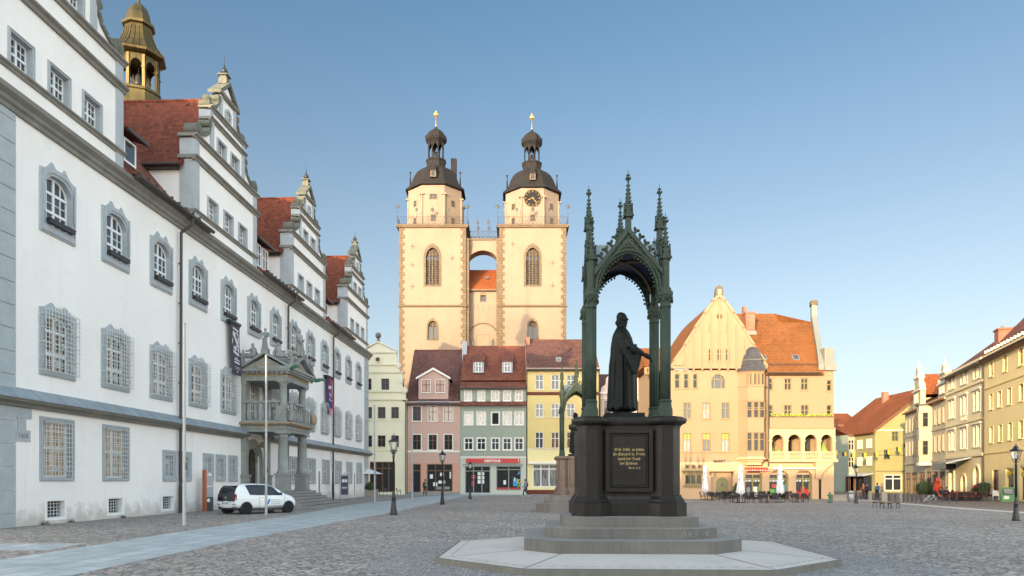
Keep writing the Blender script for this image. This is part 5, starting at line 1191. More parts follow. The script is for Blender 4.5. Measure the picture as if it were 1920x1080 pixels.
mb.wall(-hw,hw,Z(750),Z(699),[(x-cm-w/2,x-cm+w/2,z,z+h) for x,z,w,h in rg],0,.17); mb.box(-hw,hw,.175,.5,Z(750),Z(699)); mb.box(-2.2,2.2,.0,.5,Z(699)+.002,Z(662))
for s in (1,-1):
    mb.prism([(s*hw,Z(750)),(s*3.3,Z(750)),(s*3.3,Z(738)),(s*2.95,Z(728)),(s*2.6,Z(720)),(s*hw,Z(712))],'xz',.02,.5); mb.prism([(s*2.2,Z(699)),(s*2.55,Z(699)),(s*2.55,Z(690)),(s*2.3,Z(682)),(s*2.2,Z(672))],'xz',.02,.48)
mb.prism([(-2.0,Z(662)),(2.0,Z(662)),(0,Z(644))],'xz',.0,.5)
mb.m='trim_cream'
for zz,w_ in ((Z(750),3.45),(Z(735),3.4),(Z(699),hw+.15),(Z(685),2.3),(Z(662),2.25)): mb.box(-w_,w_,-.14,.55,zz-.08,zz+.1)
for s in (-1,1): mb.prism([(s*2.3,Z(662)+.1),(s*2.3,Z(662)+.28),(0,Z(644)+.22),(0,Z(644)+.02)],'xz',-.12,.55); mb.tube((s*3.1,-.1,Z(738)+.35),(s*3.1,.5,Z(738)+.35),.42,n=14); mb.tube((s*2.45,-.1,Z(690)+.2),(s*2.45,.5,Z(690)+.2),.3,n=12); mb.tube((s*2.7,-.1,Z(716)),(s*2.7,.5,Z(716)),.3,n=12)
mb.m='lichen_stone'; mb.lathe([(.25,0),(.18,.15),(.12,.3),(.2,.36)],10,(0,.25,Z(644)+.2)); mb.ball((0,.25,Z(644)+.9),.36,12,9)
gp1=part('gable',mb,h1,(cm,0,0))
for x,z,w,h in rg: house_window(h1,x,z,w,h,'brown_frame','sky_glass' if x>cm else 'shop_glass','trim_cream',.05)
for x,z,w,h in ra: house_window(h1,x,z,w,h,'brown_frame','shop_glass','trim_cream',.03,yo=-.17,mull=1)
mb=MB('dark_tile_x'); 
for s in (-1,1): mb.face([(cm,.5,Z(670)),(cm,10,Z(670)),(cm+s*3.4,10,Z(748)),(cm+s*3.4,.5,Z(748))][::s])
part('roof',mb,h1); gutter(h1,x1-.4,x1,-.1,Z(752),(x1-.05,))
sh=shopwin(h1,X(695),X(742),.3,3.9,'brown_frame',nm=4,tz=.78); shopwin(h1,X(668),X(682),.3,3.6,'brown_frame',nm=1,name='door')
# pink house
h2=thing('town_house','pink house with a wide dark tiled roof and one two-window gabled dormer','house',(0,YH,0))
x0,x1=X(762.7),X(862.8); ze=Z(753)
C3=[(774,789.3),(803.7,819),(833,848.2)]; ra=wr(C3,762,789); rb=wr(C3,815,843)
body(h2,x0,x1,ze,'pink_wall',hole(ra+rb)+[(X(774),X(789),.05,Z(870)),(X(800.5),X(848.5),.35,Z(870))],11,bands=((Z(848),Z(845),'trim_white',.06),(ze-.25,ze-.02,'trim_white',.08),(-.1,.3,'shop_grey',.03)))
for k,(x,z,w,h) in enumerate(ra+rb): house_window(h2,x,z,w,h,'brown_frame','sky_glass' if k<3 else 'shop_glass','trim_white',.10)
mb=MB('salmon_wall'); mb.wall(x0,x1,.3,Z(868),[(X(774),X(789),.3,Z(870)),(X(800.5),X(848.5),.35,Z(870))],-.02,.02); part('shop_front',mb,h2)
shopwin(h2,X(774),X(789),.05,Z(870),'brown_frame',nm=1,tz=.78,name='door',y=.02); 
P_=[(X(806),1.9,.35,.5,'poster_white'),(X(812),1.0,.5,.45,'poster_white'),(X(822),1.3,.8,.35,'poster_white'),(X(825),2.2,.4,.4,'poster_white'),(X(818),.6,1.6,.35,'shop_grey'),(X(843),1.9,.15,.8,'poster_white')]
shopwin(h2,X(800.5),X(848.5),.35,Z(870),'brown_frame',nm=3,tz=.76,items=P_,y=.02)
mb=MB('dark_tile_x'); simple_roof(mb,x0-.1,x1+.05,0,14,ze,Z(656)+1.25,.35,7.5); part('roof',mb,h2); gutter(h2,x0,x1,-.42,ze-.38,(x0+.05,))
dx0,dx1=X(784),X(840); dm=part('dormer',MB('pink_wall').box(dx0,dx1,.35,5,ze-.2,Z(706)),h2); dc=(dx0+dx1)/2
mb=MB('pink_wall'); mb.prism([(dx0,Z(706)+.002),(dx1,Z(706)+.002),(dc,Z(691))],'xz',.35,5); part('dormer_gable',mb,dm)
mb=MB('dark_tile_y')if 'dark_tile_y' in MATS else MB('roof_tile_y')
for s in (-1,1): mb.prism([(dc,Z(688)),(dc,Z(688)-.18),(dc+s*(dx1-dc+.3),Z(706)-.22),(dc+s*(dx1-dc+.3),Z(706)-.04)],'xz',.15,6)
mb.m='trim_white'
for s in (-1,1): mb.prism([(dc,Z(688)-.05),(dc,Z(688)-.3),(dc+s*(dx1-dc+.28),Z(706)-.32),(dc+s*(dx1-dc+.28),Z(706)-.08)],'xz',.1,.16)
part('dormer_roof',mb,dm); mb=MB('zinc_sheet'); mb.box(dx0-.1,dx1+.1,-.1,.6,ze-.12,ze+.05); part('flashing',mb,dm)
for x,z,w,h in wr([(790.7,806),(816.7,832.7)],712,735): house_window(dm,x,z,w,h,'brown_frame','sky_glass','trim_white',.07,yo=.33,d=.08)
# sage green house
h3=thing('town_house','sage green house with two roof dormers and a red travel shop sign','house',(0,YH,0))
x0,x1=X(863.2),X(986.5); ze=Z(727); 
C5=[(871.7,883.7),(896.7,908.3),(922.3,935),(945,956.7),(966.7,978.3)]; C5b=[(871.3,886),(895,910),(922,935.6),(943.7,958),(965.7,980.5)]
ra=wr(C5,733,751); rb=wr(C5b,773.5,796); rc_=wr(C5b,822,843)
body(h3,x0,x1,ze,'sage_wall',hole(ra+rb+rc_)+[(X(872),X(919.5),.15,Z(874)),(X(930.5),X(977),.5,Z(874))],11,bands=((Z(765),Z(762),'shop_grey',.1),(ze-.2,ze-.02,'trim_white',.08)))
mb=MB('pale_sage'); mb.wall(x0,x1,-.1,Z(858),[(X(872),X(919.5),.15,Z(874)),(X(930.5),X(977),.5,Z(874))],-.03,.03); mb.m='trim_white'; mb.box(x0,x1,-.1,-.0,Z(858),Z(856)); part('shop_front',mb,h3)
for k,(x,z,w,h) in enumerate(ra+rb+rc_): house_window(h3,x,z,w,h,'white_frame',('curtain_glass' if k<10 else ('shop_glass' if k<12 else 'sky_glass')),'trim_white',.11,open_=(k==7))
mb=MB('roof_tile_x'); mb.prism([(-.5,Z(763)+.15),(-.5,Z(763)+.25),(.05,Z(753)+.1),(.05,Z(753)-.02)],'yz',x0,x1); part('pent_roof',mb,h3)
mb=MB('roof_tile_x'); yk=1.6; zk=Z(713)
mb.prism([(-.55,ze-.1),(-.55,ze+.02),(yk,zk+.1),(yk,zk-.02)],'yz',x0-.05,x1+.05)
mb.prism([(yk-.35,zk+.15),(yk-.35,zk+.28),(7.2,Z(648)+1.3),(7.2,Z(648)+1.15)],'yz',x0-.05,x1+.05); mb.face([(x0,7.2,Z(648)+1.25),(x1,7.2,Z(648)+1.25),(x1,13,ze),(x0,13,ze)]); mb.prism([(0,ze),(7.2,ze),(7.2,Z(648)+1.1),(yk,zk)],'yz',x0,x0+.1); mb.prism([(0,ze),(7.2,ze),(7.2,Z(648)+1.1),(yk,zk)],'yz',x1-.1,x1); part('roof',mb,h3); gutter(h3,x0,x1,-.6,ze-.12)
for ua,ub in ((885,906),(940.7,961)):
    a,b=X(ua),X(ub); d=part('dormer',MB('zinc_sheet').box(a,b,2.2,6,Z(694),Z(671)),h3)
    mb=MB('roof_tile_x'); mb.prism([(1.9,Z(671)-.1),(1.9,Z(671)+.04),(6,Z(655)+.6),(6,Z(655)+.45)],'yz',a-.12,b+.12); part('dormer_roof',mb,d)
    house_window(d,(a+b)/2,Z(692.5),X(900.6)-X(889),Z(674.5)-Z(692.5),'white_frame','sky_glass','zinc_sheet',.1,yo=2.15,d=.04)
mb=MB('sign_red'); mb.box(X(874),X(975),-.3,-.03,Z(868),Z(860)); mb.m='poster_white'; mb.box(X(971.5),X(972.5),-.303,-.3,Z(867),Z(861)); sg=part('shop_sign',mb,h3)
add_text('DERTOUR',.42,'poster_white',sg,((X(911)+X(936))/2,-.304,Z(866.6)),(PI/2,0,0),'lettering',ext=.002,bold=.012)
mb=MB('shop_grey')
for k in range(28): xx=X(869)+(X(980)-X(869))*k/27; mb.prism([(-.03,Z(869.5)),(-.5,Z(870.5)),(-.5,Z(870.5)-.05),(-.03,Z(869.5)-.05)],'yz',xx,xx+.05)
mb.box(X(868),X(981),-.52,-.48,Z(870.5)-.12,Z(870.5)); part('awning_frame',mb,h3)
shopwin(h3,X(872),X(919.5),.15,Z(874),'shop_grey',nm=3,tz=.82,items=[(X(884),1.0,.35,.6,'poster_red'),(X(884),1.9,.5,.4,'poster_red'),(X(895.5),1.3,.35,.42,'poster_white'),(X(902.3),1.3,.35,.42,'poster_white'),(X(895.5),1.8,.35,.42,'poster_white'),(X(902.3),1.8,.35,.42,'poster_white'),(X(895.5),2.3,.35,.36,'poster_white'),(X(902.3),2.3,.35,.36,'poster_white')],y=.0)
s_=shopwin(h3,X(930.5),X(977),.5,Z(874),'shop_grey',nm=2,tz=.86,items=[(X(931),.62,2.9,.2,'poster_red'),(X(962),1.0,.55,.9,'poster_blue'),(X(944),1.2,.3,.5,'poster_white')],y=.0)
for k,(ch_,cc) in enumerate((('A','poster_blue'),('I','poster_white'),('D','poster_yellow'),('A','poster_green'))): add_text(ch_,.62,cc,s_,(X(973.5),.082,2.35-.5*k) if k!=1 else (X(965),.08,1.6),(PI/2,0,0),'window_lettering',ext=.002,bold=.02)
# yellow house
h4=thing('town_house','yellow house with brown tiled roof standing behind the monuments','house',(0,YH,0))
x0,x1=X(987),X(1124); ze=Z(690); CC=[(1004+29.5*k,1018.5+29.5*k) for k in range(4)]
ra=wr(CC,703,730); rb=wr(CC,757,782); rc_=wr(CC,810.5,840)
body(h4,x0,x1,ze,'lemon_wall',hole(ra+rb+rc_)+[(X(999),X(1045),.9,Z(871)),(X(1062),X(1112),.9,Z(871))],11,bands=((Z(741),Z(735),'maroon_wall',.05),(Z(843),Z(840.5),'trim_cream',.1),(-.1,.55,'maroon_wall',.04),(ze-.25,ze-.02,'trim_cream',.1)))
mb=MB('pale_lemon'); mb.wall(x0,x1,.55,Z(843),[(X(999),X(1045),.9,Z(871)),(X(1062),X(1112),.9,Z(871))],-.02,.02); part('shop_front',mb,h4)
for k,(x,z,w,h) in enumerate(ra+rb+rc_): house_window(h4,x,z,w,h,'white_frame','sky_glass' if k<9 else 'warm_glass','trim_cream',.04)
shopwin(h4,X(999),X(1045),.9,Z(871),'white_frame','curtain_glass',nm=3,tz=.8); shopwin(h4,X(1062),X(1112),.9,Z(871),'white_frame',nm=3,tz=.8)
mb=MB('trim_white'); mb.box(X(990),X(1050),-.5,0,Z(870),Z(866)); part('awning_case',mb,h4)
mb=MB('dark_tile_x'); simple_roof(mb,x0,x1,0,14,ze,Z(638)+1.35,.4,7); part('roof',mb,h4); gutter(h4,x0,x1,-.45,ze-.3,(x0+.06,x1-.06))
mb=MB('cream_wall')
for x in (x0,x1-.3): mb.prism([(0.0,ze+.003),(14,ze+.003),(7,Z(640)+1.1)],'yz',x,x+.3)
part('gable_wall',mb,h4)
mb=MB('chimney_brick'); mb.box(x0+.05,x0+.55,5.8,6.9,Z(655),Z(628)+.9); part('chimney',mb,h4)
mb=MB('zinc_sheet'); mb.box(X(1042)*1.02,X(1052)*1.02,1.5,2.3,Z(674),Z(666)); mb.m='sky_glass'; mb.box(X(1043)*1.02,X(1051)*1.02,1.46,1.51,Z(673),Z(668)); part('skylight',mb,h4)
mb=MB('zinc_sheet'); mb.box(X(866)*1.06,X(875)*1.06,5.6,6.4,Z(665),Z(637)+.9); part('chimney',mb,h3)
# blush house with baroque gable
h5=thing('town_house','pale blush house with a low baroque scroll gable behind the bronze statue','house',(0,90,0)); Yb=90
Xb=lambda u:facx(u,Yb); Zb=lambda v:facz(v,Yb); x0,x1=Xb(1126),Xb(1219); cm=(x0+x1)/2
rr=[]; 
for va,vb in ((752,786),(812,842),(870,905)): rr+=wr([(1133,1145),(1152,1164),(1173,1185),(1194,1206)],va,vb,Yb)
body(h5,x0,x1,Zb(737),'blush_wall',hole(rr),10,bands=((Zb(747)-.06,Zb(747)+.06,'trim_white',.12),(Zb(795)-.06,Zb(795)+.06,'trim_white',.1)))
for x,z,w,h in rr: house_window(h5,x,z,w,h,'brown_frame','sky_glass','blush_wall',.14)
mb=MB('blush_wall'); hw=(x1-x0)/2; sc_=[(hw-.1,Zb(735)),(hw-.2,Zb(727)),(hw-.7,Zb(722)),(hw-.75,Zb(710)),(hw-1.1,Zb(704)),(hw-1.6,Zb(703)),(hw-1.75,Zb(690)),(hw-2.1,Zb(685))]
mb.prism([(x,z) for x,z in sc_]+[(-x,z) for x,z in sc_[::-1]],'xz',0,.45); mb.m='trim_white'; mb.box(-hw-.1,hw+.1,-.2,.5,Zb(737)-.1,Zb(737)+.1); mb.box(-hw+2.0,hw-2.0,-.15,.5,Zb(685),Zb(685)+.2)
for s in (-1,1):
    for (xa,za),(xb,zb) in zip(sc_[:-1],sc_[1:]): mb.tube((s*xa,.1,za),(s*xb,.1,zb),.10,n=6)
part('gable',mb,h5,(cm,0,0)); mb=MB('dark_tile_x'); simple_roof(mb,x0,x1,.4,12,Zb(738),Zb(690),.05,6); part('roof',mb,h5)
# houses across the square whose roofs keep the low sun off the paving
for k,(xa,xb,hh,rg_,c,lab) in enumerate(((-62,-46,9.5,15.2,'cream_wall','cream house on the west side of the square, farthest left'),(-45.9,-32,10.5,16.4,'pink_wall','pink house on the west side of the square'),(-31.9,-16,10.8,16.9,'lemon_wall','yellow house on the west side of the square'),(-15.9,0,10.2,16.4,'sage_wall','sage house on the west side of the square'),(.1,22,10.6,16.6,'blush_wall','blush house on the west side of the square, farthest right'))):
    hb=thing('town_house',lab,'house',((xa+xb)/2,-30,0),PI); w_=(xb-xa)/2
    rr=[(-w_+1.4+2.7*i,z,1.15,1.7) for i in range(int((2*w_-1.5)/2.7)) for z in (1.0,4.2,7.2)]
    body(hb,-w_,w_,hh,c,hole(rr),12)
    for x,z,w,h in rr: house_window(hb,x,z,w,h,'white_frame','sky_glass','trim_white',.1)
    mb=MB('roof_tile_x'); simple_roof(mb,-w_,w_,0,12,hh,rg_,.35); part('roof',mb,hb); mb=MB(c)
    for x in (-w_,w_-.3): mb.prism([(0,hh+.003),(12,hh+.003),(6,rg_-.2)],'yz',x,x+.3)
    part('gable_wall',mb,hb)
# ------------------------------------------------------------------ tall gabled corner house
YM=65.5; XM=lambda u:facx(u,YM); ZM=lambda v:facz(v,YM)
plaster('peach_wall',(.315,.212,.128),.07,.25,streak=.06,fine=30); plaster('apricot_wall',(.54,.36,.215),.08,.25,streak=.06,fine=30); flat('olive_frame',(.25,.22,.05),.55); flat('lime_paint',(.32,.36,.05),.55); flat('sand_frame',(.24,.18,.075),.6); tiles('slate_tile',(.075,.075,.085),'x',.2,.15,.2,.3); tiles('amber_tile',(.23,.085,.026),'x',.22,.17,.2,.35); tiles('amber_tile_y',(.23,.085,.026),'y',.22,.17,.2,.35); flat('pale_zinc',(.20,.205,.175),.55); flat('awning_red',(.50,.08,.05),.8); flat('awning_grey',(.45,.44,.46),.8); flat('olive_door',(.20,.19,.07),.6); flat('green_blind',(.22,.30,.07),.7)
def wm(us,va,vb): return wr(us,va,vb,YM)
mk=thing('corner_house','tall peach yellow house with steep gable, slate-capped oriel and arched corner loggia','house',(0,YM,0))
x0,x1=XM(1240),XM(1563.5); xs=XM(1440); ze=ZM(694)
rowA=wm([(1265.5,1274.6),(1282.6,1291),(1299.7,1307.6)],701,728); rowB=wm([(1281.6,1295.4),(1317.3,1332),(1353,1367.6)],755,785); rowC=wm([(1281.6,1295.4),(1317.3,1332),(1353,1367.6)],812,847)
rA=wm([(1441.5,1448.5),(1471,1483.5),(1502,1515)],709.5,731)+wm([(1550.7,1559)],713,733); rB=wm([(1441.5,1449),(1470.4,1484),(1502,1516)],759.5,783.5)+wm([(1550.5,1559)],759.5,784)
arcw=(XM(1346.3),ZM(729.5),XM(1360)-XM(1332.7),ZM(701)-ZM(729.5))
small=wm([(1285.6,1291.5),(1298,1303.3),(1310,1315.5)],872,878); gw=wm([(1285,1315.5)],890,908)[0]
H=hole(rowA+rowB+rowC+rA+rB+small+[gw,arcw])
LG=[(1444.4,1466.7),(1475,1499),(1506,1529),(1536,1558)]     # loggia openings
SHOPS=[(1395.6,1426.7),(1440.8,1475.6),(1490.6,1520)]
ent=(XM(1330),XM(1375.5),-.05,ZM(884)); H+=[ent]
zf=ZM(866); mb=MB('peach_wall')
zg0=ZM(860.5); 
mb.wall(x0,x1,zf,ze,[h for h in H if h[2]>zf-.5]+[(XM(a),XM(b),ZM(847),ZM(815)) for a,b in LG],0,.2)
mb.m='apricot_wall'; mb.wall(x0,x1,-.1,zf,[h for h in H if h[3]<zf]+[(XM(a),XM(b),.05,ZM(890)) for a,b in SHOPS]+[(XM(1533),XM(1540),.0,ZM(899))],-.0,.2)
mb.m='peach_wall'; mb.box(x0,xs,.8,11,-.1,ze); mb.box(xs,x1,1.6,11,-.1,ze); mb.box(xs,x1,.205,1.6,ZM(812),ze); mb.box(xs,x1,.205,1.6,-.1,ZM(862)); 
mb.box(x0,XM(1329),.205,.8,-.1,ze); mb.box(XM(1377),xs,.205,.8,-.1,ze); mb.box(XM(1329),XM(1377),.205,.8,ZM(870),ze)
for x,s in ((x0,-1),(x1,1)): mb.face([(x,0,-.1),(x,1.6,-.1),(x,1.6,ze),(x,0,ze)][::s])
part('wall',mb,mk)
# steep front gable with thin ribs
gc=XM(1348); gh=XM(1436)-gc; zb=ZM(689); za=ZM(556)
mb=MB('peach_wall'); gwn=wm([(1327,1335),(1343,1351.6),(1359,1367)],655,677)+wm([(1329,1332.7),(1361,1364.7)],604.5,620)
bulge=[(gh,zb),(gh*.94,zb+.5),(gh*.72,zb+(za-zb)*.30),(gh*.5,zb+(za-zb)*.545),(gh*.3,zb+(za-zb)*.75),(gh*.12,zb+(za-zb)*.92),(0,za)]
mb.prism([(x,z) for x,z in bulge[:-1]]+[(0,za)]+[(-x,z) for x,z in bulge[:-1][::-1]],'xz',-.12,.25)
for k in range(-5,6):
    x=k*.76; zt=zb+(za-zb)*(1-abs(x)/gh)**1.0-.25
    if zt>zb+.5: mb.box(x-.06,x+.06,-.22,-.12,zb,zt)
for s in (-1,1):
    for (xa,z1),(xb,z2) in zip(bulge,bulge[1:]): mb.prism([(s*xa,z1-.05),(s*xb,z2-.05),(s*(xb+.02),z2+.22),(s*(xa+.16),z1+.15)],'xz',-.22,.4)
    mb.box(s*(gh-.55)-.35,s*(gh-.55)+.35,-.25,-.02,zb+.15,zb+.6)
mb.box(-gh-.1,gh+.1,-.22,0,zb-.12,zb+.03); 
for k in range(-5,6): mb.box(k*.76-.08,k*.76+.08,-.2,0,zb-.3,zb-.12)
mb.m='pale_zinc'; mb.m='sand_trim'; mb.prism([(-.34,za-.2),(.34,za-.2),(.32,za+.5),(.22,za+.85),(0,za+.98),(-.22,za+.85),(-.32,za+.5)],'xz',-.2,.35); mb.m='apricot_wall'; mb.box(-.15,.15,-.24,-.19,za+.15,za+.6)
gb=part('gable',mb,mk,(gc,0,0))
mb=MB('sand_trim'); mb.ring(arc(0,0,.26,0,340,17),arc(0,0,.16,0,340,17),-.18,-.12); mb.m='dark_glass'; mb.prism(arc(0,0,.16,0,340,17),'xz',-.14,-.12); part('round_window',mb,gb,(0,0,ZM(594)))
for x,z,w,h in gwn: house_window(mk,x,z,w,h,'sand_frame','shop_glass','peach_wall',.05,mull=0,tr=.6,yo=-.125,d=.0)
mb=MB('amber_tile_y')
for s in (-1,1):
    for (xa,z1),(xb,z2) in zip(bulge,bulge[1:]):
        P=[(s*xa+gc,.3,z1),(s*xb+gc,.3,z2),(s*xb+gc,12,z2),(s*xa+gc,12,z1)]; mb.face(P if s<0 else P[::-1])
part('gable_roof',mb,mk)
# main roof to the right
mb=MB('amber_tile'); zr=facz(588,YM+6.5); zr2=facz(604,YM+5.6); sl_=(zr-ze)/6.5
P=[(XM(1425),-.45,ze-.3),(XM(1541),-.45,ze-.3),(XM(1541)+1.58,5.6,ze+5.6*sl_*.97),(XM(1466)*1.08,5.6,ze+5.6*sl_*.97),(XM(1455)*1.09,6.5,zr),(gc,6.5,zr)]
mb.face(P); mb.face([(x,y,z-.15) for x,y,z in P][::-1]); mb.face([(gc,6.5,zr),(XM(1455)*1.09,6.5,zr),(XM(1455)*1.09,12,ze+1),(gc,12,ze+1)]); mb.face([(XM(1455)*1.09,6.5,zr),(XM(1541)+1.58,5.6,ze+5.6*sl_*.97),(XM(1541)+3.4,12,ze),(XM(1455)*1.09,12,ze)]); mb.face([P[0],(P[0][0],P[0][1],P[0][2]-.15),(P[1][0],P[1][1],P[1][2]-.15),P[1]])
part('roof',mb,mk)
mb=MB('pale_zinc'); xa,xb=XM(1540),XM(1547); mb.X=Matrix(((1,.29,0,0),(0,1,0,0),(0,0,1,0),(0,0,0,1)))
mb.prism([(-.1,ze),(-.1,ze+.6),(1.0,ze+2.0),(5.2,zr2+.5),(5.2,zr2+1.6),(6.2,zr2+1.6),(6.2,ze)],'yz',xa-.25,xa+.25); mb.m='sand_trim'; mb.box(xa-.34,xa+.34,5.1,6.3,zr2+1.6,zr2+2.0); part('parapet',mb,mk)
mb=MB('pale_zinc'); mb.prism([(xa+.25,ze+.02),(x1+.08,ze+.02),(x1-.08,ZM(652)),(xa+.25,ZM(652))],'xz',-.1,4.5)
for k in range(5): mb.box(xa+.4+k*.2,xa+.43+k*.2,-.14,-.1,ze+.5,ZM(653))
mb.box(xa+.2,x1+.15,-.3,.0,ze-.05,ze+.4); part('corner_roof',mb,mk)
gutter(mk,XM(1436),xa-.2,-.5,ze-.32)
mb=MB('drain_pipe')
for k in range(40): xx=XM(1436)+(XM(1540)-XM(1436))*k/40; mb.box(xx,xx+.02,.25,.29,ze+.28,ze+.62)
mb.box(XM(1436),XM(1540),.25,.28,ze+.60,ze+.63); part('snow_guard',mb,mk)
mb=MB('chimney_brick'); mb.box(22.08,22.95,4.0,5.0,14.5,17.4); mb.box(22.02,23.01,3.93,5.07,17.4,17.6); mb.m='pale_zinc'; mb.box(22.0,23.05,3.85,4.0,15.4,15.75); part('chimney',mb,mk); mb=MB('chimney_brick'); mb.box(XM(1437),XM(1443),6.4,7,zr-.5,zr+.7); part('chimney',mb,mk)
for u in (1439,1501):
    mb=MB('zinc_sheet'); y=1.15; mb.X=Matrix.Translation((XM(u),y,ze+y*sl_+.12))@Matrix.Rotation(math.atan(sl_),4,'X'); mb.box(-.28,.28,-.35,.35,0,.1); mb.m='sky_glass'; mb.box(-.22,.22,-.29,.29,.1,.12); mb.X=None; part('skylight',mb,mk)
kw=dict(trim='peach_wall',tw=.05)
for x,z,w,h in rowA: house_window(mk,x,z,w,h,'sand_frame','shop_glass',mull=0,tr=.6,**kw)
for k,(x,z,w,h) in enumerate(rowB+rowC):
    o=house_window(mk,x,z,w,h,'sand_frame','curtain_glass' if k%2 else 'sky_glass',mull=1,tr=.66,**kw)
    if k>2: m=MB('green_blind'); m.box(-w/2+.05,w/2-.05,.11,.118,h*.69,h-.05); part('blind',m,o)
for x,z,w,h in rA+rB: house_window(mk,x,z,w,h,'sand_frame','shop_glass',mull=1 if w>.5 else 0,tr=.6,**kw)
for x,z,w,h in small: house_window(mk,x,z,w,h,'sand_frame','shop_glass',mull=0,cross=False,sill=False,**kw)
x,z,w,h=gw; house_window(mk,x,z,w,h,'olive_frame','shop_glass',mull=2,cross=False,**kw)
m=MB('poster_yellow'); m.m='sand_frame'
for k in range(8): m.box(x-w/2-.2+k*.24,x-w/2-.02+k*.24,-.16,-.0,z+h+.12,z+h+.3)
m.box(x-w/2-.3,x+w/2+.3,-.2,0,z+h+.3,z+h+.38); part('window_hood',m,mk); m=MB('sand_frame'); m.box(x-w/2-.2,x+w/2+.2,-.15,0,z-.25,z-.12); part('window_sill',m,mk)
x,z,w,h=arcw; hw=w/2; A_=[(hw,0),(hw,h*.55)]+arc(0,h*.5,hw,10,170,10)[0:]+[(-hw,h*.55),(-hw,0)]; A_=[(a,min(b*1.0,h)) for a,b in A_]
m=MB('peach_wall'); I_=[(hw-.06,.06),(hw-.06,h*.5)]+[(hw*.93*cos(R(t)),h*.5+h*.47*sin(R(t))) for t in range(10,171,16)]+[(-hw+.06,h*.5),(-hw+.06,.06)]; O_=[(hw+.02,-.02),(hw+.02,h+.02)]+[(hw*cos(R(t)),h+.02) for t in range(10,171,16)]+[(-hw-.02,h+.02),(-hw-.02,-.02)]
m.ring(O_,I_,-.02,.18); m.m='sand_frame'; 
for xx in (-.3,.3): m.box(xx-.04,xx+.04,.08,.16,.06,h*.92)
m.box(-hw+.06,hw-.06,.08,.16,h*.62,h*.68); aw=part('arched_window',m,mk,(x,0,z)); g=MB('sky_glass'); g.prism(I_,'xz',.14,.17); part('pane',g,aw)
mb=MB('peach_wall'); mb.box(x0,XM(1383),-.08,0,ZM(848.5),ZM(846.5)); mb.box(x0,x1,-.08,0,ZM(735),ZM(733.5)) if 0 else None; part('string_course',mb,mk)
# entrance arch
ex=(ent[0]+ent[1])/2; ew=(ent[1]-ent[0])/2; m=MB('apricot_wall')
top=ZM(872); sp=ZM(885); A1=[(ew*cos(R(t)),sp+(top-sp)*sin(R(t))) for t in range(0,181,12)]
for (xa_,z1),(xb_,z2) in zip(A1,A1[1:]): m.prism([(xa_,z1),(xb_,z2),(xb_*1.16,z2*1.0+.22),(xa_*1.16,z1+.22)],'xz',-.1,.3)
m.box(-ew-.5,-ew+.12,-.12,.3,-.05,ZM(892)); m.box(ew-.12,ew+.7,-.12,.3,-.05,ZM(892)); part('entrance_arch',m,mk,(ex,0,0))
m=MB('apricot_wall'); m.box(-ew,ew,.7,.78,-.05,top); dr=.5; m.m='olive_door'; D_=[(dr,.0),(dr,1.45)]+[(dr*cos(R(t)),1.45+dr*sin(R(t))) for t in range(10,171,16)]+[(-dr,1.45),(-dr,0)]; m.prism([(a+.25,b) for a,b in D_],'xz',.6,.7); m.m='dark_glass'; m.prism([(a*.3+.25,1.3+b*.35) for a,b in arc(0,0,.5,0,340,17)],'xz',.57,.6); part('door',m,mk,(ex,0,0))
add_text('MARKT',.33,'black_metal',mk,(XM(1349),-.03,ZM(867.3)),(PI/2,0,0),'house_sign',ext=.012,bold=.014); m=MB('text_grey'); m.box(XM(1361),XM(1369),-.03,0,ZM(865.0),ZM(863.6)); m.box(XM(1361),XM(1369),-.03,0,ZM(867),ZM(865.6)); part('house_sign',m,mk)
# oriel: three-sided bay
OX0,OX1=XM(1384),XM(1437); oc=(OX0+OX1)/2; hw=(OX1-OX0)/2; pr=.95; bev=.55
def bay(mb,e,za_,zb_): mb.prism([(oc-hw-e,0),(oc-hw+bev-e*.4,-pr-e),(oc+hw-bev+e*.4,-pr-e),(oc+hw+e,0)],'xy',za_,zb_)
m=MB('peach_wall')
ow=[wm([(1391,1395),(1398,1402),(1407,1412),(1415.5,1420),(1423.5,1428.5)],703,724),wm([(1391.8,1402.7),(1406.8,1416.7),(1419.6,1429)],755,785),wm([(1391.8,1402.7),(1406.8,1416.7),(1419.6,1429)],812,846.5)]
hs=[]; k_=(YM-pr)/YM
for r_ in ow: hs+=[(((x-oc)*.86)-w/2*.9,((x-oc)*.86)+w/2*.9,z,z+h) for x,z,w,h in r_]
fw=hw-bev
zo0,zo1=ZM(857),ZM(698)
W_=[(a,b,c,d) for a,b,c,d in hs]
m.X=Matrix.Translation((oc,-pr,0)); m.wall(-fw,fw,zo0,zo1,W_,0,.15); m.X=None
m.prism([(oc-hw,0),(oc-hw+bev,-pr),(oc-hw+bev,-pr+.16),(oc+hw-bev,-pr+.16),(oc+hw-bev,-pr),(oc+hw,0)],'xy',zo0,zo1)
for za_,zb_,e in ((ZM(727),ZM(725),.08),(ZM(700),ZM(697),.12),(ZM(752),ZM(751),.05),(ZM(771),ZM(769.6),.06)): bay(m,e,za_,zb_)
m.m='apricot_wall'; bay(m,.05,ZM(860),zo0); bay(m,.2,ZM(862),ZM(860)); bay(m,-.1,ZM(866),ZM(862)); bay(m,-.3,ZM(872),ZM(866)); orl=part('oriel',m,mk)
for ri,r_ in enumerate(ow):
    for x,z,w,h in r_: house_window(orl,oc+(x-oc)*.86,z,w*.9,h,'sand_frame','shop_glass',mull=0,tr=.62,trim='peach_wall',tw=.03,yo=-pr,cross=ri>0,sill=False)
m=MB('slate_tile'); 
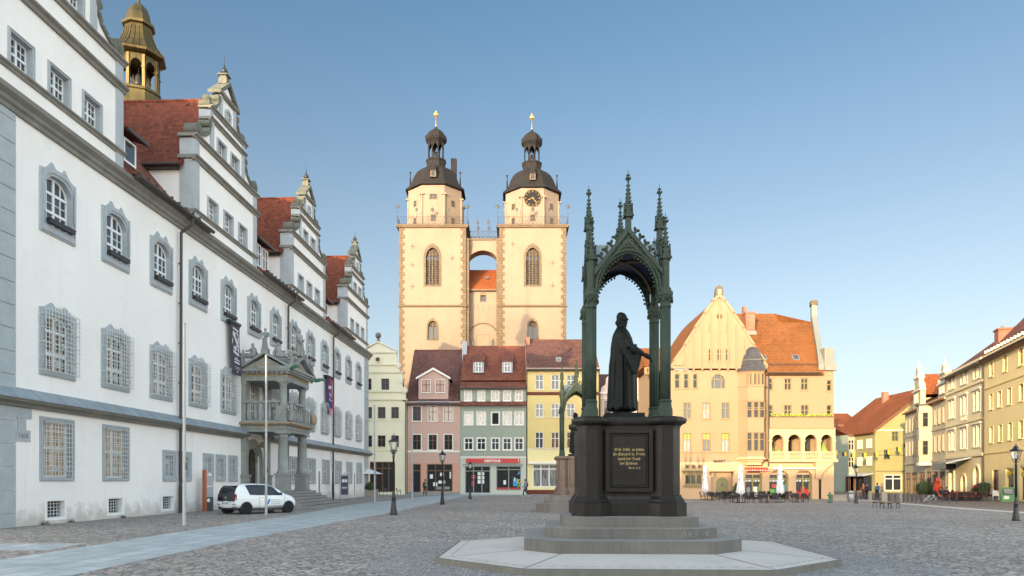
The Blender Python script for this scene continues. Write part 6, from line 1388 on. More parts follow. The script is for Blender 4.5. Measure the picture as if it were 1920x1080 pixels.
def capring(sc_,z): return [(oc+(x-oc)*sc_,y*sc_+ (1-sc_)*.2,z) for x,y in ((oc-hw-.15,.2),(oc-hw+bev*.9,-pr-.2),(oc+hw-bev*.9,-pr-.2),(oc+hw+.15,.2))]
L=[(1.06,ZM(698)),(.98,ZM(694)),(.80,ZM(683)),(.76,ZM(676)),(.68,ZM(668)),(.52,ZM(657)),(.3,ZM(651)),(.02,ZM(650))]; vs=[]
for s_,z in L: vs+=capring(s_,z)
m.add(vs,[(4*j+i,4*j+i+1,4*j+5+i,4*j+4+i) for j in range(len(L)-1) for i in range(3)]); m.m='pale_zinc'; 
a_=capring(.78,ZM(677.5)); b_=capring(.83,ZM(676)); m.add(a_+b_,[(i,i+1,5+i,4+i) for i in range(3)]+[(4,5,6,7)]); part('oriel_roof',m,mk)
# loggia with balustrade, terrace above
m=MB('apricot_wall'); yb=-.35
zt,zbm=ZM(783),ZM(803)
m.m='peach_wall'; m.box(xs+.05,x1-.15,yb,0,zbm,zt); m.m='sand_trim'; m.box(xs,x1-.1,yb-.08,0,zt,zt+.08); m.m='peach_wall'; m.box(xs,x1,yb-.1,0,zbm-.06,zbm+.04)
bays=[(XM(a),XM(b)) for a,b in LG]; m.m='apricot_wall'
za1=ZM(827); 
for a,b in bays:
    c=(a+b)/2; r=(b-a)/2; pts=[(c+r*cos(R(t)),za1+(ZM(815)-za1)*sin(R(t))) for t in range(0,181,12)]
    for (xa_,z1),(xb_,z2) in zip(pts,pts[1:]): m.prism([(xa_,z1),(xb_,z2),(xb_,zbm-.06),(xa_,zbm-.06)],'xz',yb,.0)
edges=[xs+.02]+[e for p in bays for e in p]+[x1-.02]
for a,b in zip(edges[::2],edges[1::2]): m.box(a,b,yb,0,ZM(860),zbm-.06); m.box(a-.06,b+.06,yb-.05,0,za1-.05,za1+.06)
m.box(xs-.02,x1+.12,-.6,0,ZM(866.5),ZM(862)); m.box(xs-.02,x1+.05,-.5,0,ZM(862),ZM(860.2)); part('loggia',m,mk)
m=MB('apricot_wall'); zr0,zr1=ZM(860.2),ZM(847)
m.box(xs+.03,x1,-.5,-.32,zr1-.1,zr1); 
for a,b in bays:
    n=8
    for k in range(n): xx=a+(b-a)*(k+.5)/n; m.lathe([(.05,zr0),(.075,zr0+.15),(.05,zr0+.35),(.06,zr1-.1)],6,(xx,-.41,0))
for a,b in zip(edges[::2],edges[1::2]): m.box(a,b,-.5,-.32,zr0,zr1-.1)
part('balustrade',m,mk)
m=MB('apricot_wall'); X2=XM(1540)
cb_=[(X2+.9,ZM(866.6)),(X2+.75,ZM(871)),(X2+.3,ZM(878)),(X2-.1,ZM(888)),(X2-.3,ZM(897)),(X2-.7,ZM(897)),(X2-.7,ZM(866.6))]; m.prism(cb_,'xz',-.5,-.0); part('corner_corbel',m,mk)
for k,(u,c_,w,h) in enumerate(((1447,'green_iron',.28,.55),(1459,'green_iron',.35,.5),(1543,'green_iron',.5,.85))):
    m=MB('shrub_green') if 'shrub_green' in MATS else MB('green_blind'); m.lathe([(w*.9,0),(w,.15),(w*.6,h*.6),(.03,h*1.3)],10); part('potted_shrub',m,mk,(XM(u)*1.01,.5,ZM(852)))
for u0,u1 in ((1478,1488),(1512,1522)):
    m=MB('sand_frame'); a,b=XM(u0)*1.02,XM(u1)*1.02; m.ring([(b,ZM(860)),(b,ZM(818)),(a,ZM(818)),(a,ZM(860))],[(b-.07,ZM(860)+.05),(b-.07,ZM(818)-.07),(a+.07,ZM(818)-.07),(a+.07,ZM(860)+.05)],1.5,1.58); m.m='shop_glass'; m.box(a,b,1.53,1.59,ZM(860),ZM(818)); part('loggia_door',m,mk)
m=MB('lime_paint'); random.seed(11)
for k in range(260): 
    xx=random.uniform(xs+.2,x1-.4); zz=zt+.08+random.random()*.22; s_=random.uniform(.05,.1); m.add([(xx-s_,yb-.05+random.random()*.25,zz),(xx+s_,yb-.05+random.random()*.25,zz-.03),(xx,yb+random.random()*.2,zz+s_)],[(0,1,2)])
part('flowers',m,mk)
# shop openings
for k,(a,b) in enumerate(SHOPS):
    xa_,xb_=XM(a),XM(b); c=(xa_+xb_)/2; r=(xb_-xa_)/2; m=MB('apricot_wall'); zs_=ZM(893); zt_=ZM(881.5)
    pts=[(c+r*1.02*cos(R(t)),zs_+(zt_-zs_)*sin(R(t))) for t in range(0,181,12)]
    for (xp,z1),(xq,z2) in zip(pts,pts[1:]): m.prism([(xp,z1),(xq,z2),(xq,zt_+.3),(xp,zt_+.3)],'xz',-.25,-.002)
    part('shop_arch',m,mk)
    it=[(xa_+.1+.28*i,1.55,.2,.3,'poster_white') for i in range(5)]
    if k==0: it+=[(c-.5,.25,.3,.8,'shop_grey'),(c+.1,.2,.35,.9,'poster_white'),(c+.55,.1,.12,1.2,'lime_paint')]
    if k==1: it+=[(c-.65,.35,.4,.55,'poster_green'),(c-.5,1.0,.6,.3,'awning_red'),(c+.4,.55,.4,.7,'poster_blue'),(c+.68,.1,.14,1.3,'lime_paint')]
    if k==2: it+=[(c-.4,.05,.75,.6,'sign_red'),(c-.15,.6,.4,.5,'sign_red'),(c+.25,.3,.3,.6,'sign_red'),(c-.62,.1,.2,.7,'sign_red'),(c+.55,.1,.14,1.3,'lime_paint')]
    shopwin(mk,xa_,xb_,.0,ZM(884),'olive_frame',nm=2,tz=.72,items=it)
for a,b in ((1386,1395.2),(1427.1,1440.4),(1476,1490.2),(1520.4,1533)):
    m=MB('apricot_wall'); zs_=ZM(893); m.box(XM(a),XM(b),-.26,-.001,-.05,zs_-.08); m.box(XM(a)-.05,XM(b)+.05,-.31,-.001,zs_-.08,zs_+.05); m.box(XM(a),XM(b),-.26,-.001,zs_+.05,ZM(881.5)+.3); part('pier',m,mk)
m=MB('awning_red'); 
m.prism([(-.3,ZM(876.5)),(-.8,ZM(881)),(-.8,ZM(883.5)),(-.76,ZM(881)),(-.3,ZM(877.3))],'yz',XM(1393),XM(1437)); m.m='poster_white'
for i in range(9): xx=XM(1393)+(XM(1437)-XM(1393))*(i+.5)/9; m.box(xx-.03,xx+.03,-.815,-.8,ZM(883.3),ZM(881))
part('awning',m,mk)
m=MB('awning_grey'); m.box(XM(1443.5),XM(1529),-.55,-.26,ZM(880),ZM(877.3)); part('awning_case',m,mk)
m=MB('dark_void'); m.box(XM(1533),XM(1540),.1,.2,.0,ZM(899)); part('passage',m,mk)
m=MB('drain_pipe'); m.path([(XM(1440),-.15,ze-.3),(XM(1440),-.12,.1)],.06,6); part('downpipe',m,mk)
# ochre house end behind it
hx=thing('town_house','ochre house end with a small tiled roof between blush house and tall corner house','house',(0,78,0))
fx=lambda u:facx(u,78); fz=lambda v:facz(v,78); m=MB('peach_wall'); m.box(fx(1221),fx(1262),.2,8,-.1,fz(690)); part('wall',m,hx); m=MB('peach_wall'); m.box(fx(1208),fx(1262),-.4,.2,fz(703),fz(688)); part('bay',m,hx)
m=MB('amber_tile'); m.prism([(-.7,fz(688)),(-.7,fz(686)),(4,fz(640)),(8.3,fz(686)),(8.3,fz(688))],'yz',fx(1206),fx(1262)); part('roof',m,hx)
for x,z,w,h in wr([(1211,1215),(1217,1221)],691,700,78): house_window(hx,x,z,w,h,'sand_frame','shop_glass','peach_wall',.03,mull=0,yo=-.4,d=.0,cross=False)
# ------------------------------------------------------------------ houses along the right-hand street
plaster('butter_wall',(.72,.56,.275),.06,.2); plaster('hotel_wall',(.70,.58,.365),.06,.2); plaster('ivory_wall',(.47,.40,.28),.06,.2); plaster('lime_wall',(.31,.275,.125),.06,.2); plaster('taupe_wall',(.30,.24,.19),.08,.2); plaster('bluegrey_wall',(.42,.48,.52),.06,.2); flat('oxblood_frame',(.09,.025,.02),.5)
SL=.303; SA=math.atan(SL); SRZ=-(PI/2+SA); SX0,SY0=42.3,65.9
def su(u): # distance along the street line for a photo column
    k=(u-960)/F; Y=(SX0-SL*SY0)/(k-SL); return ((SY0-Y)/cos(SA), Y)
def sz(u,v): return EYE+(HZ-v)*su(u)[1]/F
def shouse(label,u0,u1,ref,**k):
    s0=su(u0)[0]; o=thing('town_house',label,'house',(SX0-s0*sin(SA),SY0-s0*cos(SA),0),SRZ); return o,s0
# (a) butter yellow house at the frame edge
hA,s0=shouse('butter yellow house at the right edge with small deep-set windows and snow guards',1846,1920,0); L=22.0
ws=[]
for uc,va,vb in ((1858.8,677,705.7),(1884.5,666,696.5),(1914,652.7,685)): ws.append((su(uc)[0],sz(uc,vb),.95,sz(uc,va)-sz(uc,vb)))
sp_=[1.6,3.1,4.75,6.6,8.4]; top=[w for w in ws]+[(12.5,10.75,.95,1.35),(15.8,10.75,.95,1.35)]
r2=[(su(u)[0],7.85,.9,1.32) for u in (1858.5,1874.3,1892.8,1915)]+[(11.5,7.85,.9,1.32),(14,7.85,.9,1.32)]; r3=[(su(u)[0],4.95,.9,1.38) for u in (1859,1875.5,1894,1914.5)]+[(11.5,4.95,.9,1.38),(14,4.95,.9,1.38)]
r1=[(su(1866)[0],.05,1.6,2.5),(su(1892.5)[0],.7,1.9,1.95),(su(1919)[0],.05,1.8,2.7),(13.5,.7,2.2,2.0)]
body(hA,0,L,12.75,'butter_wall',hole(top+r2+r3+r1),12,d=.3,bands=((9.75,9.9,'butter_wall',.08),(4.0,4.15,'butter_wall',.08),(12.45,12.74,'butter_wall',.2)))
for x,z,w,h in top+r2+r3: house_window(hA,x,z,w,h,'oxblood_frame','shop_glass','butter_wall',.04,d=.3)
for k,(x,z,w,h) in enumerate(r1): shopwin(hA,x-w/2,x+w/2,z,z+h,'oxblood_frame' if k==0 else 'butter_wall',nm=1,tz=.7 if k==0 else 0,name='door' if k==0 else 'shop_window',y=.1)
m=MB('poster_yellow'); 
for k in (1,2):
    x,z,w,h=r1[k]; m.path([(x-w*.35,.08,z+h*.72),(x-w*.2,.08,z+h*.9),(x-w*.12,.08,z+h*.7),(x+.05,.08,z+h*.85),(x+.1,.08,z+h*.7),(x+w*.3,.08,z+h*.9),(x+w*.4,.08,z+h*.74)],.035,5)
part('window_lettering',m,hA)
m=MB('dark_tile_x'); m.m='roof_tile_x'; simple_roof(m,0,L,0,12,12.75,19.2,.45,6); m.m='trim_cream'
for k in range(26): m.box(.3+k*.8,.36+k*.8,-.1,.12,12.95,13.2)
part('roof',m,hA); gutter(hA,0,L,-.5,12.35,(.15,))
m=MB('chimney_brick'); m.box(7.5,8.5,5.4,6.4,18,20.4); part('chimney',m,hA)
m=MB('butter_wall'); m.prism([(0,12.75),(12,12.75),(6,19)],'yz',.02,.3); m.prism([(0,12.75),(12,12.75),(6,19)],'yz',L-.3,L-.02); part('gable_wall',m,hA)
# (b) hotel
hB,s0=shouse('cream hotel with paired windows and a glass canopy on the right-hand street',1774.5,1845,0); L=-s0-.02
bx=[L*.17,L*.5,L*.83]; ws=[]
for z,h in ((11.1,1.3),(8.1,1.75),(4.8,1.85)):
    for b in bx:
        for o_ in (-.62,.62): ws.append((b+o_,z,.8,h))
g1=[(bx[0],.0,1.7,3.0),(bx[1],.0,1.5,2.2),(bx[2],.0,1.7,3.0)]
body(hB,0,L,12.75,'hotel_wall',hole(ws+g1),12,d=.25,bands=((10.55,10.75,'hotel_wall',.15),(7.2,7.35,'hotel_wall',.12),(3.9,4.15,'hotel_wall',.18),(12.4,12.74,'hotel_wall',.3)))
for x,z,w,h in ws: house_window(hB,x,z,w,h,'brown_frame','shop_glass','trim_cream',.12,d=.25)
for b in bx:
    m=MB('trim_cream'); m.box(b-1.3,b+1.3,-.16,0,10.0,10.15); m.box(b-1.3,b+1.3,-.16,0,6.85,7.0); part('window_hood',m,hB)
for k,(x,z,w,h) in enumerate(g1):
    m=MB('hotel_wall'); hw=w/2; O_=[(hw+.2,0),(hw+.2,h-hw)]+[((hw+.2)*cos(R(t)),h-hw+(hw+.2)*sin(R(t))) for t in range(10,171,16)]+[(-hw-.2,h-hw),(-hw-.2,0)]; I_=[(hw-.02,0),(hw-.02,h-hw)]+[((hw-.02)*cos(R(t)),h-hw+(hw-.02)*sin(R(t))) for t in range(10,171,16)]+[(-hw+.02,h-hw),(-hw+.02,0)]
    m.ring(O_,I_,-.1,.2); a_=part('ground_arch',m,hB,(x,0,z)); m=MB('shop_glass'); m.prism([(a*.99,b) for a,b in I_],'xz',.16,.2); m.m='brown_frame'; m.box(-.04,.04,.12,.17,0,h-.1); m.box(-hw,hw,.12,.17,h*.6,h*.6+.08); part('pane',m,a_)
add_text('HOTEL',.75,'trim_cream',hB,(L*.5,-.05,7.5),(PI/2,0,0),'house_sign',ext=.03,bold=.02)
m=MB('zinc_sheet'); m.prism([(-.05,3.9),(-2.2,3.35),(-2.2,3.25),(-.05,3.75)],'yz',L*.30,L*.72); m.m='shop_glass'; m.box(L*.30,L*.72,-2.22,-2.2,2.75,3.35); m.box(L*.30,L*.30+.03,-2.2,-.05,2.75,3.35); part('glass_canopy',m,hB)
m=MB('roof_tile_x'); simple_roof(m,0,L,0,12,12.75,17.3,.5,6); part('roof',m,hB); m=MB('chimney_brick'); m.box(L-3.5,L-2.3,1.8,2.9,13.6,15.5); m.box(L-3.6,L-2.2,1.7,3.0,15.5,15.65); m.m='pale_zinc'; m.tube((L-2.6,2.3,15.6),(L-2.6,2.3,16.4),.05); m.tube((L-3.1,2.3,15.6),(L-3.1,2.3,16.0),.12); part('chimney',m,hB); gutter(hB,0,L,-.55,12.3,(L-.1,))
# (c),(d) ivory houses with scroll gables
def ivory(label,u0,u1,ngx,gw_,gk):
    o,s0=shouse(label,u0,u1,0); L=su(u1)[0]-s0-.02; ez=10.6
    n=max(3,int(L/1.6)); ws=[(L*(i+.5)/n,z,.7,h) for i in range(n) for z,h in ((7.9,1.7),(4.9,1.8))]
    gs=[(L*(i+.5)/3,.0,L/3-1.0,2.7) for i in range(3)]
    body(o,0,L,ez,'ivory_wall',hole(ws+gs),12,d=.2,bands=((7.2,7.35,'ivory_wall',.1),(3.7,3.95,'ivory_wall',.15),(ez-.3,ez-.01,'ivory_wall',.2)))
    for x,z,w,h in ws: house_window(o,x,z,w,h,'trim_cream','shop_glass','ivory_wall',.1,d=.2)
    for x,z,w,h in gs: shopwin(o,x-w/2,x+w/2,z,z+h,'brown_frame',nm=2,tz=.7)
    m=MB('ivory_wall'); g=gw_/2; pr=[(g,ez),(g,ez+2.6*gk),(g*.95,ez+3.1*gk),(g*.62,ez+3.3*gk),(g*.6,ez+4.6*gk),(g*.35,ez+4.9*gk),(g*.3,ez+5.8*gk),(.0,ez+6.4*gk)]
    m.prism(pr+[(-x,z) for x,z in pr[-2::-1]],'xz',-.05,.5); m.m='trim_cream'; m.box(-g-.1,g+.1,-.2,.55,ez+2.5*gk,ez+2.5*gk+.2); m.box(-g*.62-.1,g*.62+.1,-.2,.55,ez+4.5*gk,ez+4.5*gk+.2)
    for s in (-1,1): m.tube((s*g*.8,-.15,ez+3.3*gk),(s*g*.8,.5,ez+3.3*gk),.35*gk,n=12); m.tube((s*g*.5,-.15,ez+4.95*gk),(s*g*.5,.5,ez+4.95*gk),.25*gk,n=12)
    m.lathe([(.2,6.3*gk),(.1,6.4*gk),(.17,6.4*gk+.15),(.05,6.4*gk+.3),(.02,6.4*gk+.8)],8,(0,.2,ez)); gp_=part('gable',m,o,(ngx*L,0,0))
    for x in (-.55,.55): house_window(gp_,x,ez+.7*gk,.65,1.4*gk,'trim_cream','shop_glass','ivory_wall',.08,yo=-.08,d=.0)
    m=MB('bright_tile_x'); simple_roof(m,0,L,0,12,ez,ez+3.7,.4,6); m.m='bright_tile_y'
    for s in (-1,1): P=[(ngx*L,.5,ez+5.2*gk),(ngx*L,6,ez+5.2*gk),(ngx*L+s*g,6,ez+1.8*gk),(ngx*L+s*g,.5,ez+1.8*gk)]; m.face(P[::s])
    part('roof',m,o); return o,L
hC,LC=ivory('ivory house with scroll gable, next along the street after the hotel',1736,1774,.86,3.4,.56)
m=MB('ivory_wall'); m.prism([(LC*.2-1.1,0),(LC*.2-.6,-1.2),(LC*.2+.6,-1.2),(LC*.2+1.1,0)],'xy',3.7,10.2); m.m='drain_pipe'; m.prism([(LC*.2-1.2,0.02),(LC*.2-.65,-1.3),(LC*.2+.65,-1.3),(LC*.2+1.2,0.02)],'xy',10.2,10.4); m.m='trim_cream'; m.prism([(LC*.2-1.2,0.0),(LC*.2-.65,-1.3),(LC*.2+.65,-1.3),(LC*.2+1.2,0.0)],'xy',3.4,3.7); ob=part('oriel',m,hC)
for z in (4.6,7.8): house_window(ob,LC*.2+.87,z,.55,1.6,'brown_frame','shop_glass','ivory_wall',.05,yo=-.61,d=.0,rz=R(67),mull=0)
for z in (4.6,7.8): house_window(ob,LC*.2,z,.7,1.6,'brown_frame','shop_glass','ivory_wall',.05,yo=-1.2,d=.0)
hD,LD=ivory('ivory house with a taller scroll gable at the far end of the row',1697,1735.6,.62,3.8,.78)
# (e) lime yellow house with big orange roof
YE=103.0; ex_=facx(1641,YE); hE=thing('town_house','lime yellow house with huge orange tiled roof where the street bends','house',(ex_,YE,0)); W=16.0; ze=facz(806,YE); za=ze+6.2
fr_=wr([(1672.5,1684.5)],809,827,YE)+wr([(1657,1669)],843,861.5,YE); fr_=[(x-ex_,z,w,h) for x,z,w,h in fr_]; sw=[(.9,.3,2.4,2.1)]
m=MB('lime_wall'); m.wall(0,W,-.1,ze,hole(fr_)+[(1.3,3.7,.25,2.5)],0,.2); m.box(0,W,.203,15.8,-.1,ze); m.face([(0,0,-.1),(0,.2,-.1),(0,.2,ze),(0,0,ze)][::-1]); m.prism([(0.0,ze+.003),(W,ze+.003),(W/2,za)],'xz',-.0,.25); m.m='trim_cream'; m.box(-.1,W,-.12,0,ze-.15,ze-.002); m.m='drain_pipe'; m.box(.0,W,-.03,0,2.95,3.02); m.box(.0,W,-.03,0,5.2,5.26); part('wall',m,hE)
for x,z,w,h in fr_: house_window(hE,x,z,w,h,'olive_frame','sky_glass','lime_wall',.06)
shopwin(hE,1.3,3.7,.25,2.5,'trim_white',nm=2,tz=.75)
for y in (1.2,2.1,4.0,4.9):
    for z in (6.3,3.8): house_window(hE,0,z,.62,1.3,'trim_white','shop_glass','lime_wall',.06,yo=y,rz=-PI/2,d=.0,name='side_window')
m=MB('dark_glass'); m.box(-.04,.0,1.0,5.5,.2,2.3); part('shop_front',m,hE); m=MB('awning_grey'); m.prism([(0,2.75),(-1.4,2.4),(-1.4,2.3),(0,2.6)],'xz',.6,6); part('awning',m,hE)
m=MB('bright_tile_y'); s_=(za-ze)/(W/2)
P=[(-.45,-.3,ze-.45*s_),(W/2,-.3,za),(W/2,16,za),(-.45,16,ze-.45*s_)]; m.face(P[::-1]); m.face([(x,y,z-.15) for x,y,z in P]); m.face([P[0],P[1],(W/2,-.3,za-.15),(-.45,-.3,ze-.45*s_-.15)]); m.face([(W+.4,-.3,ze-.3),(W+.4,16,ze-.3),(W/2,16,za),(W/2,-.3,za)]); part('roof',m,hE)
m=MB('chimney_brick'); m.box(6.2,7.0,10,10.7,za-1.6,za+.35); part('chimney',m,hE)
# (f) taupe house and (g) blue-grey house at the end of the side street
def endhouse(lab,u0,u1,Y,vE,vR,col,roof,rows,nw):
    o=thing('town_house',lab,'house',(0,Y,0)); a,b=facx(u0,Y),facx(u1,Y); ze=facz(vE,Y); ws=[(a+(b-a)*(i+.5)/nw,z,.8,1.5) for i in range(nw) for z in rows]; gs=[(a+(b-a)*(i+.5)/3,.0,1.3,2.5) for i in range(3)]
    body(o,a,b,ze,col,hole(ws+gs),10,bands=((ze-.3,ze-.01,'taupe_wall',.2),(3.0,3.2,col,.12)))
    for x,z,w,h in ws: house_window(o,x,z,w,h,'trim_cream','shop_glass',col,.08)
    for x,z,w,h in gs: shopwin(o,x-w/2,x+w/2,z,z+h,'brown_frame',nm=1,tz=.7)
    m=MB(roof); simple_roof(m,a,b,0,12,ze,facz(vR,Y)+(.5),.4,6); part('roof',m,o); return o
hF=endhouse('taupe house with red roof at the end of the side street',1545,1622,118,797,776,'taupe_wall','bright_tile_x',(4.2,7.0),7)
plaster('greygreen_wall',(.33,.36,.27),.06,.2)
hG=endhouse('grey green house between the taupe house and the lime yellow house',1591,1612,109,815,800,'greygreen_wall','bright_tile_x',(3.6,6.2),2)
hI=endhouse('blue grey house partly hidden behind the corner house',1480,1568,98,863,850,'bluegrey_wall','dark_tile_x',(2.9,),6) if 0 else None
# ------------------------------------------------------------------ street furniture, café, people
flat('lamp_iron',(.022,.025,.028),.4,.3); q=NT('lamp_glass'); q.col((.75,.78,.76)); q.set(Roughness=.12); q.b.inputs['Transmission Weight'].default_value=.85; q.b.inputs['IOR'].default_value=1.1
def lamp(label,u,v,hpx,name='street_lamp'):
    x,y=gp(u,v); k=(hpx*y/F)/3.95; o=thing(name,label,'street lamp',(x,y,0),random.uniform(0,.5),'cast-iron lantern posts around the square'); o.scale=(k,k,k); return o
def lamp_parts(o):
    m=MB('lamp_iron'); m.lathe([(.19,0),(.2,.05),(.17,.09),(.165,.16),(.14,.32),(.11,.55),(.10,.66),(.125,.68),(.125,.73),(.085,.76)],8,rot=PI/8,sm=False); m.lathe([(.07,.75),(.1,.82),(.105,.88),(.07,.95),(.085,.99),(.065,1.05),(.075,1.12),(.055,1.2)],12); part('base',m,o)
    m=MB('lamp_iron'); m.lathe([(.055,1.18),(.05,2.8),(.065,2.82),(.065,2.86),(.05,2.9),(.06,3.0),(.075,3.03),(.05,3.06),(.06,3.12)],12); m.tube((-.12,0,2.95),(.12,0,2.95),.012,n=6); part('pole',m,o)
    m=MB('lamp_iron'); 
    for k in range(4):
        a=PI/4+k*PI/2; m.tube((.15*cos(a),.15*sin(a),3.14),(.26*cos(a),.26*sin(a),3.55),.013,n=5); m.path([(.05*cos(a),.05*sin(a),2.98),(.14*cos(a),.14*sin(a),3.02),(.16*cos(a),.16*sin(a),3.14)],.012,5); m.ball((.2*cos(a),.2*sin(a),3.1),.022,5,4)
        b=a+PI/2
        for r,z in ((.155,3.14),(.265,3.55)): m.tube((r*cos(a),r*sin(a),z),(r*cos(b),r*sin(b),z),.014,n=5)
        m.ball((.28*cos(a),.28*sin(a),3.58),.02,5,4)
    m.lathe([(.3,3.55),(.28,3.58),(.16,3.66),(.12,3.68),(.13,3.7),(.12,3.76),(.07,3.78),(.05,3.82),(.02,3.86),(.025,3.88),(.004,3.96)],4,rot=PI/4,sm=False); ln=part('lantern',m,o)
    m=MB('lamp_glass'); m.lathe([(.145,3.15),(.25,3.54)],4,rot=PI/4,sm=False,cap=False); part('glass',m,ln)
    m=MB('white_paint'); m.lathe([(.03,3.15),(.035,3.3),(.02,3.42)],8); part('bulb',m,ln)
lp=lamp('black lantern post tallest in view, before the cream gabled house',738,965.5,153); lamp_parts(lp)
for lab,u,v,h in (('black lantern post before the pink house, second from the left',829.5,946,104),('black lantern post before the sage green house, smallest of the left three',881.5,936,73),('black lantern post at the right edge of the square, nearest on that side',1905,976.5,146),('black lantern post far right near the lime yellow house',1605.5,944,74)):
    x,y=gp(u,v); l_=dup(lp,(x,y,0),random.uniform(0,.6),lab); k=(h*y/F)/3.95; l_.scale=(k,k,k)
# flagpoles
flat('pole_white',(.36,.37,.38),.45)
for k,(lab,u,v,vt) in enumerate((('tall white flagpole nearest the viewer, at left before the town hall',345.5,986,606),('tall white flagpole standing before the stone portal and parked car',499,966.5,667),('slim white flagpole before the cream gabled house',702.5,943,760),('slim white flagpole before the pink house, farthest of the row',773,938,797))):
    x,y=gp(u,v); h=EYE+(HZ-vt)*y/F; o=thing('flagpole',lab,'flagpole',(x,y,0),0,'white flagpoles in a row along the footpath')
    m=MB('pole_white'); m.tube((0,0,0),(0,0,h-.05),.062,.045,12); part('pole',m,o); m=MB('pole_white'); m.lathe([(.05,h-.05),(.07,h-.03),(.05,h+.02),(.02,h+.05)],10); part('cap',m,o); m=MB('lamp_iron'); m.box(-.075,-.05,-.03,.03,1.5,1.75); m.box(.05,.08,-.02,.02,2.0,2.25); part('cleat',m,o); m=MB('zinc_sheet'); m.lathe([(.12,0),(.12,.02),(.07,.03)],12); part('foot',m,o)
# banners on the town hall
def th_pt(s,off,z): # a point in front of the facade
    ca,sa=cos(TH_R),sin(TH_R); return Vector((-17.3+s*ca+off*sa,25.68+s*sa-off*ca,z))
flat('banner_plum',(.065,.05,.075),.8); flat('banner_white',(.62,.60,.62),.8); flat('banner_blue',(.03,.03,.16),.8); flat('banner_red',(.36,.03,.09),.8); flat('banner_pink',(.5,.22,.26),.8)
def banner(name,label,s0,w,z0,z1,slant,cols,marks):
    o=thing(name,label,'banner',tuple(th_pt(s0,.30,z0)),TH_R); m=MB(cols[0]); n=10
    P=lambda a,b: (a*w+slant*(1-b),-.05*sin(b*7)*.6-.04*(1-b),b*(z1-z0)-.25*a*0)
    vs=[];
    for j in range(n+1):
        for i in range(5): vs.append(P(i/4,j/n))
    for j in range(n):
        for i in range(4):
            m.m=cols[min(len(cols)-1,int((i/4+ (0 if len(cols)==1 else .18*(j/n-.5)))*len(cols)))] if len(cols)>1 else cols[0]
            m.add([vs[j*5+i],vs[j*5+i+1],vs[j*5+i+6],vs[j*5+i+5]],[(0,1,2,3)])
    part('cloth',m,o)
    m=MB('banner_white')
    for pts,r,c in marks:
        m.m=c; 
        for (a,b),(a2,b2) in zip(pts,pts[1:]):
            A=Vector(P(a,b))+Vector((0,-.012,0)); B=Vector(P(a2,b2))+Vector((0,-.012,0)); d=(B-A).normalized(); u_=d.cross(Vector((0,1,0)))*r; m.add([A+u_,A-u_,B-u_,B+u_],[(0,1,2,3)])
    part('print',m,o); m=MB('lamp_iron'); m.tube((-.08,.0,z1-z0+.03),(w+.08,.0,z1-z0+.03),.03,n=6); m.box(-.12,w+.1,-.08,.3,z1-z0+.05,z1-z0+.2); part('rail',m,o)
W_='banner_white'
banner('banner','plum grey banner with white brush lettering hanging left of the portal',16.95,1.25,7.85,10.75,.18,['banner_plum'],[([(.2,.93),(.85,.90)],.05,W_),([(.25,.86),(.85,.56)],.10,W_),([(.25,.78),(.5,.84)],.08,W_),([(.62,.87),(.85,.80)],.06,W_),([(.85,.78),(.75,.62)],.07,W_),([(.2,.72),(.18,.62)],.05,W_),([(.3,.56),(.5,.50),(.55,.6)],.08,W_),([(.7,.54),(.85,.50),(.72,.47)],.06,W_),([(.2,.47),(.45,.44),(.8,.41)],.07,W_),([(.35,.34),(.6,.33)],.03,W_),([(.2,.31),(.85,.29)],.03,W_),([(.2,.255),(.8,.235)],.05,W_),([(.2,.16),(.85,.15)],.012,W_),([(.3,.13),(.8,.12)],.012,W_),([(.5,.08),(.6,.06)],.05,W_)])
banner('banner','blue and red banner with white print hanging right of the portal',36.05,1.55,7.25,10.3,.1,['banner_blue','banner_blue','banner_red','banner_red'],[([(.3,.78),(.85,.76)],.09,W_),([(.2,.73),(.6,.72)],.05,W_),([(.35,.58),(.8,.57)],.035,W_),([(.4,.53),(.95,.52)],.03,W_),([(.3,.44),(.6,.43)],.03,W_),([(.3,.40),(.85,.39)],.03,W_),([(.1,.18),(.4,.10),(.9,.14)],.16,'banner_pink'),([(.05,.28),(.2,.1)],.07,W_),([(.6,.12),(.75,.04)],.1,W_),([(.2,.03),(.9,.05)],.12,'banner_pink')])
# information column and poster stand
flat('sign_orange',(.42,.11,.035),.6); flat('sign_grey',(.33,.34,.35),.5); flat('sign_dark',(.05,.052,.055),.5)
p_=th_pt(13.55,.55,0); ic=thing('information_column','slim information column with an orange edge standing against the town hall wall','sign',tuple(p_),TH_R-.5)
m=MB('sign_orange'); m.box(-.28,-.16,-.1,.1,0,2.2); part('orange_edge',m,ic); m=MB('sign_grey'); m.box(-.16,.28,-.06,.06,.75,1.85); part('panel',m,ic); m=MB('sign_dark'); m.box(-.16,.28,-.06,.06,0,.745); part('foot_panel',m,ic); m=MB('poster_white'); m.tube((-.02,-.07,.58),(-.02,-.05,.58),.1,n=14); m.box(-.12,.24,-.065,-.055,1.3,1.34); m.prism([(-.08,1.9),(.2,1.88),(.12,2.05)],'xz',-.04,.04); part('symbol',m,ic)
p_=th_pt(36.6,1.6,0); pb=thing('poster_stand','upright grey poster stand with a dark notice beside the portal stairs','sign',tuple(p_),TH_R-.75)
